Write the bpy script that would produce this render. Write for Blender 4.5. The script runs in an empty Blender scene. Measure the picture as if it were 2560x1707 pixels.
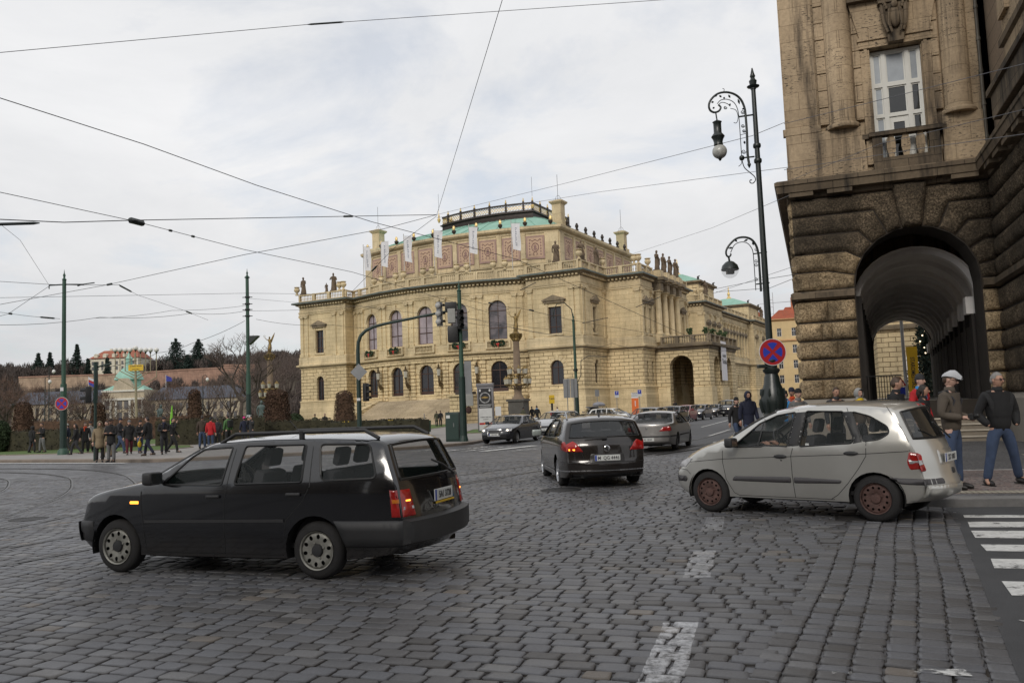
import bpy, bmesh, math, random
import numpy as np
from math import radians as R, sin, cos, pi, atan2, hypot, sqrt
from mathutils import Vector, Matrix
from mathutils.geometry import tessellate_polygon, delaunay_2d_cdt
random.seed(7); rng=np.random.default_rng(7)
SC=bpy.context.scene; COL=SC.collection
PITCH,ROLL,FPX,CH=R(4.7),R(2.2),2066.0,1.65
_F=Vector((0,cos(PITCH),sin(PITCH)));_R0=Vector((1,0,0));_U0=_R0.cross(_F)
_Rt=_R0*cos(ROLL)-_U0*sin(ROLL);_Up=_R0*sin(ROLL)+_U0*cos(ROLL)
cam=bpy.data.cameras.new('camera');camo=bpy.data.objects.new('camera',cam);COL.objects.link(camo)
camo.matrix_world=Matrix(((_Rt.x,_Up.x,-_F.x,0),(_Rt.y,_Up.y,-_F.y,0),(_Rt.z,_Up.z,-_F.z,CH),(0,0,0,1)))
cam.sensor_width=36;cam.lens=FPX/2560*36;cam.clip_end=6000;cam.clip_start=.1
SC.camera=camo
W=bpy.data.worlds.new('World');SC.world=W;W.use_nodes=True
nt=W.node_tree;N=nt.nodes;L=nt.links;N.clear()
SUN_EL,SUN_AZ=R(32),R(200)   # azimuth measured clockwise from +y
sky=N.new('ShaderNodeTexSky');sky.sky_type='NISHITA';sky.sun_disc=False;sky.sun_elevation=SUN_EL;sky.sun_rotation=SUN_AZ
tc=N.new('ShaderNodeTexCoord');sep=N.new('ShaderNodeSeparateXYZ');L.new(tc.outputs['Generated'],sep.inputs[0])
mx=N.new('ShaderNodeMath');mx.operation='MAXIMUM';L.new(sep.outputs[2],mx.inputs[0]);mx.inputs[1].default_value=.0
ad=N.new('ShaderNodeMath');L.new(mx.outputs[0],ad.inputs[0]);ad.inputs[1].default_value=.22
dv=N.new('ShaderNodeVectorMath');dv.operation='DIVIDE';L.new(tc.outputs['Generated'],dv.inputs[0])
cb=N.new('ShaderNodeCombineXYZ');[L.new(ad.outputs[0],cb.inputs[i]) for i in range(3)];L.new(cb.outputs[0],dv.inputs[1])
def wnoise(scale,detail,rough,off):
    mp=N.new('ShaderNodeMapping');mp.inputs['Location'].default_value=off;mp.inputs['Scale'].default_value=(1,1,.15);L.new(dv.outputs[0],mp.inputs[0])
    n=N.new('ShaderNodeTexNoise');n.inputs['Scale'].default_value=scale;n.inputs['Detail'].default_value=detail;n.inputs['Roughness'].default_value=rough;n.inputs['Distortion'].default_value=.35
    L.new(mp.outputs[0],n.inputs['Vector']);return n
n1=wnoise(1.6,9,.6,(3.1,1.4,2));n2=wnoise(1.3,8,.62,(7,3,1))
cr=N.new('ShaderNodeValToRGB');cr.color_ramp.elements[0].position=.36;cr.color_ramp.elements[0].color=(.72,.72,.72,1);cr.color_ramp.elements[1].position=.50;cr.color_ramp.elements[1].color=(1,1,1,1)
L.new(n1.outputs['Fac'],cr.inputs[0])
cc=N.new('ShaderNodeValToRGB');cc.color_ramp.elements[0].position=.3;cc.color_ramp.elements[0].color=(.77,.78,.80,1);cc.color_ramp.elements[1].position=.68;cc.color_ramp.elements[1].color=(.93,.93,.94,1)
L.new(n2.outputs['Fac'],cc.inputs[0])
hz=N.new('ShaderNodeMapRange');hz.inputs['From Min'].default_value=0;hz.inputs['From Max'].default_value=.33;hz.inputs['To Min'].default_value=.78;hz.inputs['To Max'].default_value=1.0
L.new(mx.outputs[0],hz.inputs['Value'])
cm=N.new('ShaderNodeMix');cm.data_type='RGBA';cm.blend_type='MULTIPLY';cm.inputs['Factor'].default_value=1
L.new(cc.outputs[0],cm.inputs['A']);L.new(hz.outputs[0],cm.inputs['B'])
bs=N.new('ShaderNodeBackground');bs.inputs['Strength'].default_value=.13;L.new(sky.outputs[0],bs.inputs[0])
bc=N.new('ShaderNodeBackground');bc.inputs['Strength'].default_value=1.0;L.new(cm.outputs['Result'],bc.inputs[0])
ms=N.new('ShaderNodeMixShader');L.new(cr.outputs[0],ms.inputs[0]);L.new(bs.outputs[0],ms.inputs[1]);L.new(bc.outputs[0],ms.inputs[2])
wo=N.new('ShaderNodeOutputWorld');L.new(ms.outputs[0],wo.inputs[0])
sl=bpy.data.lights.new('sun','SUN');sl.energy=1.5;sl.angle=R(18);sl.color=(1,.94,.86);so=bpy.data.objects.new('sun',sl);COL.objects.link(so)
sd=Vector((sin(SUN_AZ)*cos(SUN_EL),cos(SUN_AZ)*cos(SUN_EL),sin(SUN_EL)));so.rotation_euler=sd.to_track_quat('Z','Y').to_euler();so.location=sd*50
SC.view_settings.view_transform='Standard';SC.view_settings.look='None';SC.view_settings.exposure=0;SC.view_settings.gamma=1
SC.render.engine='CYCLES';SC.cycles.use_denoising=True;SC.cycles.max_bounces=6;SC.cycles.transparent_max_bounces=12;SC.cycles.diffuse_bounces=5;SC.cycles.glossy_bounces=3;SC.cycles.sample_clamp_indirect=6;SC.cycles.caustics_reflective=False;SC.cycles.caustics_refractive=False
def ray(px,py):
    return (_F*FPX+_Rt*(px-1280)+_Up*(853.5-py)).normalized()
def G(px,py,z=0.0):
    d=ray(px,py);t=(z-CH)/d.z;return Vector((d.x*t,d.y*t,z))
def at(px,py,Y):
    d=ray(px,py);t=Y/d.y;return Vector((d.x*t,Y,CH+d.z*t))
def zat(px,py,p):        # height at which the ray of a pixel passes over ground point p
    d=ray(px,py);return CH+d.z*hypot(p[0],p[1])/hypot(d.x,d.y)
def tag(o,label=None,cat=None,group=None,kind=None):
    if label:o['label']=label
    if cat:o['category']=cat
    if group:o['group']=group
    if kind:o['kind']=kind
    return o
def empty(name,loc=(0,0,0),rz=0,label=None,cat=None,group=None,parent=None):
    o=bpy.data.objects.new(name,None);o.location=loc;o.rotation_euler=(0,0,rz);o.empty_display_size=.1;COL.objects.link(o);o.parent=parent
    return tag(o,label,cat,group)
def kids(o):return list(o.children)
def copy_tree(o,parent=None):
    c=o.copy();COL.objects.link(c);c.parent=parent
    for ch in kids(o):copy_tree(ch,c)
    return c
def T(x=0,y=0,z=0):return Matrix.Translation((x,y,z))
def RZ(a):return Matrix.Rotation(a,4,'Z')
def RX(a):return Matrix.Rotation(a,4,'X')
def RY(a):return Matrix.Rotation(a,4,'Y')
def SCL(x,y,z):return Matrix.Diagonal((x,y,z,1))
class MB:
    def __init__(s):s.v=[];s.f=[];s.m=[Matrix()]
    def push(s,M):s.m.append(s.m[-1]@M);return s
    def pop(s):s.m.pop();return s
    def av(s,pts):
        M=s.m[-1];n=len(s.v)
        if len(s.m)>1:s.v+=[tuple(M@Vector(p)) for p in pts]
        else:s.v+=[tuple(p) for p in pts]
        return n
    def face(s,pts):
        n=s.av(pts);s.f.append(tuple(range(n,n+len(pts))));return s
    def mesh(s,pts,faces):
        n=s.av(pts);s.f+=[tuple(n+i for i in f) for f in faces];return s
    def box(s,x0,x1,y0,y1,z0,z1):
        return s.mesh([(x0,y0,z0),(x1,y0,z0),(x1,y1,z0),(x0,y1,z0),(x0,y0,z1),(x1,y0,z1),(x1,y1,z1),(x0,y1,z1)],
          [(0,3,2,1),(4,5,6,7),(0,1,5,4),(1,2,6,5),(2,3,7,6),(3,0,4,7)])
    def bbox(s,x0,x1,y0,y1,z0,z1,b=.02):   # bevelled box
        pts=[];fs=[]
        bm=bmesh.new();bmesh.ops.create_cube(bm,size=1)
        for v in bm.verts:v.co=Vector(((x0+x1)/2+v.co.x*(x1-x0),(y0+y1)/2+v.co.y*(y1-y0),(z0+z1)/2+v.co.z*(z1-z0)))
        bmesh.ops.bevel(bm,geom=bm.edges[:],offset=b,segments=2,affect='EDGES',profile=.6)
        bm.verts.ensure_lookup_table();s.mesh([tuple(v.co) for v in bm.verts],[tuple(v.index for v in f.verts) for f in bm.faces]);bm.free();return s
    def lathe(s,prof,n=12,c=(0,0,0),closed=True):   # prof [(r,z)...]
        pts=[(c[0]+r*cos(2*pi*i/n),c[1]+r*sin(2*pi*i/n),c[2]+z) for r,z in prof for i in range(n)]
        fs=[(k*n+i,k*n+(i+1)%n,(k+1)*n+(i+1)%n,(k+1)*n+i) for k in range(len(prof)-1) for i in range(n)]
        if closed:
            fs.append(tuple(range(n-1,-1,-1)));fs.append(tuple((len(prof)-1)*n+i for i in range(n)))
        return s.mesh(pts,fs)
    def tube(s,path,r,n=6,cap=True):
        path=[Vector(p) for p in path];rr=r if isinstance(r,(list,tuple)) else [r]*len(path)
        pts=[];up=Vector((0,0,1));prev=None
        for i,p in enumerate(path):
            d=(path[min(i+1,len(path)-1)]-path[max(i-1,0)])
            if d.length<1e-9:d=Vector((0,0,1))
            d.normalize()
            if prev is None:
                a=d.cross(up) if abs(d.z)<.95 else d.cross(Vector((1,0,0)))
            else:
                a=prev-d*prev.dot(d)
                if a.length<1e-6:a=d.cross(up)
            a.normalize();prev=a;b=d.cross(a)
            pts+=[tuple(p+(a*cos(2*pi*k/n)+b*sin(2*pi*k/n))*rr[i]) for k in range(n)]
        m=len(path);fs=[(i*n+k,i*n+(k+1)%n,(i+1)*n+(k+1)%n,(i+1)*n+k) for i in range(m-1) for k in range(n)]
        if cap:fs+=[tuple(range(n-1,-1,-1)),tuple((m-1)*n+k for k in range(n))]
        return s.mesh(pts,fs)
    def ell(s,c,r,nu=10,nv=6):
        pts=[(c[0],c[1],c[2]-r[2])];fs=[]
        for j in range(1,nv):
            t=-pi/2+pi*j/nv
            pts+=[(c[0]+r[0]*cos(t)*cos(2*pi*i/nu),c[1]+r[1]*cos(t)*sin(2*pi*i/nu),c[2]+r[2]*sin(t)) for i in range(nu)]
        pts.append((c[0],c[1],c[2]+r[2]));e=len(pts)-1
        fs+=[(0,1+(i+1)%nu,1+i) for i in range(nu)]
        for j in range(nv-2):
            a=1+j*nu;fs+=[(a+i,a+(i+1)%nu,a+nu+(i+1)%nu,a+nu+i) for i in range(nu)]
        a=1+(nv-2)*nu;fs+=[(a+i,a+(i+1)%nu,e) for i in range(nu)]
        return s.mesh(pts,fs)
    def prism(s,poly,y0,y1):   # poly in (x,z), extruded in y
        n=len(poly);return s.mesh([(x,y0,z) for x,z in poly]+[(x,y1,z) for x,z in poly],[tuple(range(n)),tuple(range(2*n-1,n-1,-1))]+[(i,n+i,n+(i+1)%n,(i+1)%n) for i in range(n)])
    def slab(s,poly,z0,z1):    # poly in (x,y)
        n=len(poly);return s.mesh([(x,y,z0) for x,y in poly]+[(x,y,z1) for x,y in poly],[tuple(range(n-1,-1,-1)),tuple(range(n,2*n))]+[(i,(i+1)%n,n+(i+1)%n,n+i) for i in range(n)])
    def sweep(s,line,prof,closed=False):
        m=len(line);P=[Vector(p) for p in line];pts=[]
        for i in range(m):
            a=P[i]-P[i-1] if (i>0 or closed) else None
            b=P[(i+1)%m]-P[i] if (i<m-1 or closed) else None
            if a is None:a=b
            if b is None:b=a
            a=a.normalized();b=b.normalized();na=Vector((a.y,-a.x));nb=Vector((b.y,-b.x));nn=(na+nb);nn=nn/max(nn.dot(na),.2)
            pts+=[(P[i].x+nn.x*o,P[i].y+nn.y*o,z) for o,z in prof]
        k=len(prof);fs=[(i*k+j,((i+1)%m)*k+j,((i+1)%m)*k+j+1,i*k+j+1) for i in range(m if closed else m-1) for j in range(k-1)]
        if not closed:fs+=[tuple(range(k)),tuple((m-1)*k+j for j in range(k-1,-1,-1))]
        return s.mesh(pts,fs)
    def build(s,name,mat,parent=None,smooth=None,loc=None):
        me=bpy.data.meshes.new(name);me.from_pydata(s.v,[],s.f);me.update()
        if mat is not None:me.materials.append(mat)
        nl=len(me.loops)
        co=np.empty(len(me.vertices)*3,np.float32);me.vertices.foreach_get('co',co);co=co.reshape(-1,3)
        vi=np.empty(nl,np.int32);me.loops.foreach_get('vertex_index',vi)
        npol=len(me.polygons);nr=np.empty(npol*3,np.float32);me.polygons.foreach_get('normal',nr);nr=nr.reshape(-1,3)
        lt=np.empty(npol,np.int32);me.polygons.foreach_get('loop_total',lt)
        nn=np.repeat(nr,lt,axis=0);pc=co[vi];hl=np.hypot(nn[:,0],nn[:,1])+1e-9
        u=(-nn[:,1]*pc[:,0]+nn[:,0]*pc[:,1])/hl;flat=np.abs(nn[:,2])>.75
        uv=np.stack([np.where(flat,pc[:,0],u),np.where(flat,pc[:,1],pc[:,2])],1).astype(np.float32)
        l=me.uv_layers.new(name='UVMap');l.data.foreach_set('uv',uv.ravel())
        if smooth is not None:
            me.shade_smooth()
            if smooth<179:me.set_sharp_from_angle(angle=R(smooth))
        o=bpy.data.objects.new(name,me);COL.objects.link(o);o.parent=parent
        if loc is not None:o.location=loc
        return o
_mc={}
def nodes(name):
    m=bpy.data.materials.new(name);m.use_nodes=True;t=m.node_tree;b=t.nodes['Principled BSDF'];return m,t,b
def mat(name,col,rough=.6,metal=0,var=.12,scale=2.0,bump=0,bscale=20,coat=0,spec=None,emit=None,alpha=None):
    if name in _mc:return _mc[name]
    m,t,b=nodes(name);N=t.nodes;Lk=t.links
    c=N.new('ShaderNodeTexCoord');n=N.new('ShaderNodeTexNoise');n.inputs['Scale'].default_value=scale;n.inputs['Detail'].default_value=5;n.inputs['Roughness'].default_value=.65
    Lk.new(c.outputs['Object'],n.inputs['Vector'])
    mr=N.new('ShaderNodeMapRange');mr.inputs['From Min'].default_value=.3;mr.inputs['From Max'].default_value=.7;mr.inputs['To Min'].default_value=1-var;mr.inputs['To Max'].default_value=1+var
    Lk.new(n.outputs['Fac'],mr.inputs['Value'])
    mi=N.new('ShaderNodeVectorMath');mi.operation='SCALE';mi.inputs[0].default_value=col[:3];Lk.new(mr.outputs[0],mi.inputs['Scale']);Lk.new(mi.outputs[0],b.inputs['Base Color'])
    b.inputs['Roughness'].default_value=rough;b.inputs['Metallic'].default_value=metal
    if coat:b.inputs['Coat Weight'].default_value=coat;b.inputs['Coat Roughness'].default_value=.06
    if spec is not None:b.inputs['Specular IOR Level'].default_value=spec
    if emit:b.inputs['Emission Color'].default_value=(*emit[:3],1);b.inputs['Emission Strength'].default_value=emit[3]
    if alpha is not None:b.inputs['Alpha'].default_value=alpha
    if bump:
        n2=N.new('ShaderNodeTexNoise');n2.inputs['Scale'].default_value=bscale;n2.inputs['Detail'].default_value=4;Lk.new(c.outputs['Object'],n2.inputs['Vector'])
        bp=N.new('ShaderNodeBump');bp.inputs['Strength'].default_value=bump;bp.inputs['Distance'].default_value=.02;Lk.new(n2.outputs['Fac'],bp.inputs['Height']);Lk.new(bp.outputs[0],b.inputs['Normal'])
    _mc[name]=m;return m
def ramp(N,pts):
    r=N.new('ShaderNodeValToRGB');e=r.color_ramp.elements
    while len(e)<len(pts):e.new(.5)
    for i,(p,c) in enumerate(pts):e[i].position=p;e[i].color=(*c[:3],1) if len(c)>=3 else (c[0],)*3+(1,)
    return r
def mixc(N,Lk,a,b,f,mode='MIX'):
    m=N.new('ShaderNodeMix');m.data_type='RGBA';m.blend_type=mode
    for k,v in (('A',a),('B',b)):
        if isinstance(v,tuple):m.inputs[k].default_value=(*v[:3],1)
        else:Lk.new(v,m.inputs[k])
    if isinstance(f,(int,float)):m.inputs['Factor'].default_value=f
    else:Lk.new(f,m.inputs['Factor'])
    return m.outputs['Result']
def noise(N,Lk,vec,scale,detail=4,rough=.6,sc3=None):
    if sc3:
        mp=N.new('ShaderNodeMapping');mp.inputs['Scale'].default_value=sc3;Lk.new(vec,mp.inputs[0]);vec=mp.outputs[0]
    n=N.new('ShaderNodeTexNoise');n.inputs['Scale'].default_value=scale;n.inputs['Detail'].default_value=detail;n.inputs['Roughness'].default_value=rough;Lk.new(vec,n.inputs['Vector']);return n.outputs['Fac']
def bumpn(N,Lk,b,h,st=.5,dist=.02):
    bp=N.new('ShaderNodeBump');bp.inputs['Strength'].default_value=st;bp.inputs['Distance'].default_value=dist;Lk.new(h,bp.inputs['Height']);Lk.new(bp.outputs[0],b.inputs['Normal'])
def stone(name,c1,c2,bw=1.2,bh=.5,mortar=.02,mcol=None,rough=.85,stain=(.12,.10,.08),samt=.35,bumpd=.02,pits=0,mstr=1.0,weather=.25):
    """ashlar stone laid in UV metres, with block-to-block tone, soot streaks and pits"""
    if name in _mc:return _mc[name]
    m,t,b=nodes(name);N=t.nodes;Lk=t.links
    c=N.new('ShaderNodeTexCoord');uv=c.outputs['UV'];ob=c.outputs['Object']
    br=N.new('ShaderNodeTexBrick');br.inputs['Scale'].default_value=1;br.inputs['Brick Width'].default_value=bw;br.inputs['Row Height'].default_value=bh;br.inputs['Mortar Size'].default_value=mortar;br.inputs['Mortar Smooth'].default_value=.2;br.inputs['Bias'].default_value=0
    br.inputs['Color1'].default_value=(*c1,1);br.inputs['Color2'].default_value=(*c2,1);br.inputs['Mortar'].default_value=(*(mcol or tuple(x*.35 for x in c1)),1);Lk.new(uv,br.inputs['Vector'])
    big=noise(N,Lk,ob,.25,5,.6);fine=noise(N,Lk,ob,9,4,.7)
    col=br.outputs['Color']
    r1=ramp(N,[(.35,(1-weather,)*3),(.65,(1+weather*.4,)*3)]);Lk.new(big,r1.inputs[0]);col=mixc(N,Lk,col,r1.outputs[0],1,'MULTIPLY')
    r2=ramp(N,[(.3,(.8,)*3),(.7,(1.1,)*3)]);Lk.new(fine,r2.inputs[0]);col=mixc(N,Lk,col,r2.outputs[0],1,'MULTIPLY')
    st=noise(N,Lk,uv,1.0,6,.65,(1.6,.16,1));rs=ramp(N,[(.50,(0,)*3),(.68,(samt,)*3)]);Lk.new(st,rs.inputs[0]);col=mixc(N,Lk,col,stain,rs.outputs[0])
    h=br.outputs['Fac'];inv=N.new('ShaderNodeMath');inv.operation='SUBTRACT';inv.inputs[0].default_value=1;Lk.new(h,inv.inputs[1])
    hh=N.new('ShaderNodeMath');hh.operation='MULTIPLY_ADD';Lk.new(fine,hh.inputs[0]);hh.inputs[1].default_value=.35;Lk.new(inv.outputs[0],hh.inputs[2]);hout=hh.outputs[0]
    if pits:
        pn=noise(N,Lk,uv,7,3,.6,(1,3.2,1));rp=ramp(N,[(.57,(0,)*3),(.62,(1,)*3)]);Lk.new(pn,rp.inputs[0])
        pm=noise(N,Lk,ob,1.1,3,.5);rm=ramp(N,[(.42,(0,)*3),(.6,(1,)*3)]);Lk.new(pm,rm.inputs[0])
        mm=N.new('ShaderNodeMath');mm.operation='MULTIPLY';Lk.new(rp.outputs[0],mm.inputs[0]);Lk.new(rm.outputs[0],mm.inputs[1])
        m2=N.new('ShaderNodeMath');m2.operation='MULTIPLY';Lk.new(mm.outputs[0],m2.inputs[0]);m2.inputs[1].default_value=pits;col=mixc(N,Lk,col,(.06,.05,.04),m2.outputs[0])
    Lk.new(col,b.inputs['Base Color']);b.inputs['Roughness'].default_value=rough;b.inputs['Specular IOR Level'].default_value=.25
    bumpn(N,Lk,b,hout,mstr,bumpd);_mc[name]=m;return m
def glass(name,tint=(.02,.03,.03),rough=.03,alpha=.55):
    if name in _mc:return _mc[name]
    m,t,b=nodes(name);N=t.nodes;Lk=t.links
    b.inputs['Base Color'].default_value=(*tint,1);b.inputs['Roughness'].default_value=rough;b.inputs['IOR'].default_value=1.52;b.inputs['Alpha'].default_value=alpha;b.inputs['Specular IOR Level'].default_value=.8
    c=N.new('ShaderNodeTexCoord');h=noise(N,Lk,c.outputs['Object'],1.2,2,.5);bumpn(N,Lk,b,h,.12,.03)
    _mc[name]=m;return m
A20=R(-20)
def cobble_nodes(name,mode):
    m,t,b=nodes(name);N=t.nodes;Lk=t.links;c=N.new('ShaderNodeTexCoord');ob=c.outputs['Object']
    big=noise(N,Lk,ob,.22,4,.55);mid=noise(N,Lk,ob,1.6,4,.6);fine=noise(N,Lk,ob,60,3,.7)
    if mode=='stones':
        at_=N.new('ShaderNodeAttribute');at_.attribute_name='tone';at_.attribute_type='GEOMETRY'
        r=ramp(N,[(0,(.060,.057,.055)),(.3,(.088,.086,.087)),(.6,(.103,.106,.116)),(.85,(.130,.128,.128)),(1,(.130,.113,.096))]);Lk.new(at_.outputs['Fac'],r.inputs[0]);col=r.outputs[0]
        sp=N.new('ShaderNodeSeparateXYZ');Lk.new(ob,sp.inputs[0])
        rz=N.new('ShaderNodeMapRange');rz.inputs['From Min'].default_value=-.016;rz.inputs['From Max'].default_value=-.007;Lk.new(sp.outputs[2],rz.inputs['Value']);
        col=mixc(N,Lk,(.030,.024,.020),col,rz.outputs[0])
        def ma(op,a,b_=None,c_=None):
            q=N.new('ShaderNodeMath');q.operation=op
            for i,v in enumerate((a,b_,c_)):
                if v is None:continue
                if isinstance(v,(int,float)):q.inputs[i].default_value=v
                else:Lk.new(v,q.inputs[i])
            return q.outputs[0]
        x,y=sp.outputs[0],sp.outputs[1]
        dist=ma('ABSOLUTE',ma('SUBTRACT',x,ma('MULTIPLY_ADD',y,.29,.80-.29*5.05)))
        wob=ma('MULTIPLY_ADD',mid,.08,.095);band=ma('LESS_THAN',dist,wob)
        def iv(a,b_,s):return ma('MULTIPLY',ma('MULTIPLY',ma('GREATER_THAN',y,a),ma('LESS_THAN',y,b_)),s)
        segs=ma('ADD',ma('ADD',iv(2.2,6.42,.62),iv(8.0,9.4,.48)),iv(10.8,12.1,.30))
        wn=noise(N,Lk,ob,13,4,.75);wr=ramp(N,[(.36,(0,)*3),(.6,(1,)*3)]);Lk.new(wn,wr.inputs[0])
        f=ma('MULTIPLY',ma('MULTIPLY',band,segs),ma('MULTIPLY',wr.outputs[0],rz.outputs[0]));col=mixc(N,Lk,col,(.62,.63,.65),f)
    else:
        mp=N.new('ShaderNodeMapping');mp.inputs['Rotation'].default_value=(0,0,-A20);Lk.new(ob,mp.inputs[0])
        wv=N.new('ShaderNodeTexNoise');wv.inputs['Scale'].default_value=.5;Lk.new(ob,wv.inputs['Vector'])
        mm=N.new('ShaderNodeVectorMath');mm.operation='MULTIPLY_ADD';Lk.new(wv.outputs['Color'],mm.inputs[0]);mm.inputs[1].default_value=(.35,.35,0);Lk.new(mp.outputs[0],mm.inputs[2])
        br=N.new('ShaderNodeTexBrick');br.inputs['Scale'].default_value=1;br.inputs['Brick Width'].default_value=.19;br.inputs['Row Height'].default_value=.14;br.inputs['Mortar Size'].default_value=.012;br.inputs['Mortar Smooth'].default_value=.3
        br.inputs['Color1'].default_value=(.068,.067,.070,1);br.inputs['Color2'].default_value=(.112,.115,.126,1);br.inputs['Mortar'].default_value=(.03,.025,.02,1);Lk.new(mm.outputs[0],br.inputs['Vector']);col=br.outputs['Color']
        inv=N.new('ShaderNodeMath');inv.operation='SUBTRACT';inv.inputs[0].default_value=1;Lk.new(br.outputs['Fac'],inv.inputs[1]);bumpn(N,Lk,b,inv.outputs[0],.8,.012)
    r=ramp(N,[(.35,(.78,.77,.76)),(.65,(1.16,1.16,1.17))]);Lk.new(big,r.inputs[0]);col=mixc(N,Lk,col,r.outputs[0],1,'MULTIPLY')
    r=ramp(N,[(.3,(.88,.88,.88)),(.7,(1.1,1.1,1.1))]);Lk.new(mid,r.inputs[0]);col=mixc(N,Lk,col,r.outputs[0],1,'MULTIPLY')
    r=ramp(N,[(.3,(.80,.80,.80)),(.7,(1.16,1.16,1.16))]);Lk.new(fine,r.inputs[0]);col=mixc(N,Lk,col,r.outputs[0],1,'MULTIPLY')
    Lk.new(col,b.inputs['Base Color']);rr=ramp(N,[(.35,(.38,)*3),(.65,(.62,)*3)]);Lk.new(mid,rr.inputs[0]);Lk.new(rr.outputs[0],b.inputs['Roughness']);b.inputs['Specular IOR Level'].default_value=.45
    if mode=='stones':bumpn(N,Lk,b,fine,.35,.004)
    return m
COB=cobble_nodes('granite_setts','stones');COBF=cobble_nodes('granite_setts_sheet','sheet')
g=MB();g.face([(-2500,-300,-.02),(2500,-300,-.02),(2500,4500,-.02),(-2500,4500,-.02)])
tag(g.build('ground',COBF),kind='structure')
def side(px,py,a,b):return (b[0]-a[0])*(py-a[1])-(b[1]-a[1])*(px-a[0])   # >0 left of a->b
SL0,SL1=(1.36,4.99),(3.67,9.81);SR0,SR1=(2.94,5.13),(5.37,10.24)
KERB=[(60,-6.9),(30,3.7),(16,8.8),(10,11.0),(8.2,11.66),(7.24,12.0),(6.25,12.3),(5.55,12.75),(5.15,13.4),(5.0,14.3),(5.1,15.4),(6.4,19.8),(9.2,25.8),(22,53),(62,137),(92,200)]
def inside_poly(x,y,poly):
    r=np.zeros(len(x),bool);j=len(poly)-1
    for i in range(len(poly)):
        xi,yi=poly[i];xj,yj=poly[j];c=((yi>y)!=(yj>y))&(x<(xj-xi)*(y-yi)/(yj-yi+1e-12)+xi);r^=c;j=i
    return r
PAVE=KERB+[(260,200),(260,-6.9)]
LEFTP=[(-90,74),(-40,49),(-26.1,42.0),(-21.2,39.3),(-16.7,36.6),(-14.4,36.0),(-9,37.2),(-5.5,38.6),(-3.6,40.1),(-2.4,42.0),(-1.6,45),(1.0,52),(8,67),(20,94),(26,104),(8,116),(-34,138),(-90,150)]
def rows(ang,a0,a1,b0,b1,wl,wh,rh,amp):
    ca,sa=cos(ang),sin(ang);X=[];nb=int((b1-b0)/rh)
    out=[]
    for k in range(nb):
        h=rh*rng.uniform(.94,1.06);n=int((a1-a0)/((wl+wh)/2))+2
        w=rng.uniform(wl,wh,n);a=a0+np.cumsum(w)-rng.uniform(0,wh);bb=b0+k*rh
        out.append(np.stack([a-w/2,np.full(n,bb),w,np.full(n,rh)],1))
    o=np.concatenate(out);a,b_=o[:,0],o[:,1]
    b_=b_+amp*(np.sin(a*.55+1)+.6*np.sin(a*1.3+b_*.2)+.5*np.sin(a*.21+b_*.13))
    o[:,1]=b_;x=ca*a-sa*b_;y=sa*a+ca*b_;return o,x,y,ang
def stones(sets,name):
    V=[];F=[];TN=[];base=0
    for o,x,y,ang,keep in sets:
        o=o[keep];x=x[keep];y=y[keep];n=len(o);gap=.008
        hw=(o[:,2]/2-gap)[:,None]*rng.uniform(.94,1.01,(n,1));hh=(o[:,3]/2-gap*.8)[:,None]*rng.uniform(.92,1.0,(n,1))
        ux=np.array([-1,-.88,0,.88,1,1,.88,0,-.88,-1]);uy=np.array([-.74,-1,-1.03,-1,-.74,.74,1,1.03,1,.74]);K=len(ux)
        jx=rng.normal(0,.04,(n,K));jy=rng.normal(0,.055,(n,K))
        lx=(ux+jx)*hw;ly=(uy+jy)*hh
        rot=rng.normal(0,.014,(n,1));lx,ly=lx*np.cos(rot)-ly*np.sin(rot),lx*np.sin(rot)+ly*np.cos(rot)
        ca,sa=cos(ang),sin(ang);zt=rng.normal(0,.0017,(n,1));tx=rng.normal(0,.014,(n,1));ty=rng.normal(0,.014,(n,1))
        rings=[]
        for s,z in ((1.03,-.03),(1.0,-.008),(.955,-.0015),(.72,.0)) :
            qx=lx*s;qy=ly*s;zz=z+zt+tx*qx+ty*qy if z>-.02 else np.full_like(qx,z)
            rings.append(np.stack([x[:,None]+ca*qx-sa*qy,y[:,None]+sa*qx+ca*qy,zz],2))
        P=np.concatenate(rings,1).reshape(-1,3);V.append(P)
        idx=np.arange(n)[:,None]*(4*K)+base;k=np.arange(K);k2=(k+1)%K
        q=[];
        for r in range(3):
            q.append(np.stack([r*K+k,r*K+k2,(r+1)*K+k2,(r+1)*K+k],1))
        q=np.concatenate(q);Q=(idx[:,:,None]+q[None]).reshape(-1,4)
        top=(idx+3*K+k[None]);F.append((Q,top));tn=np.clip(rng.normal(.5,.2,n),0,1);tn=np.where(rng.random(n)<.04,tn*.3,tn);TN.append((np.repeat(tn,len(q)),tn));base+=n*4*K
    V=np.concatenate(V).astype(np.float32);Q=np.concatenate([f[0] for f in F]);TP=np.concatenate([f[1] for f in F]);K=TP.shape[1]
    me=bpy.data.meshes.new(name);me.vertices.add(len(V));me.vertices.foreach_set('co',V.ravel())
    nl=Q.size+TP.size;me.loops.add(nl);me.loops.foreach_set('vertex_index',np.concatenate([Q.ravel(),TP.ravel()]).astype(np.int32))
    npg=len(Q)+len(TP);me.polygons.add(npg);ls=np.concatenate([np.arange(len(Q))*4,Q.size+np.arange(len(TP))*K]).astype(np.int32)
    me.polygons.foreach_set('loop_start',ls)
    me.update(calc_edges=True);me.validate()
    tn=np.concatenate([np.concatenate([t[0] for t in TN]),np.concatenate([t[1] for t in TN])]).astype(np.float32)
    if len(me.polygons)==len(tn):
        a=me.attributes.new('tone','FLOAT','FACE');a.data.foreach_set('value',tn)
    me.shade_smooth();me.materials.append(COB);o=bpy.data.objects.new(name,me);COL.objects.link(o);return o
o1,x1,y1,an=rows(A20,-26,24,-2,36,.185,.27,.158,.03)
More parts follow.
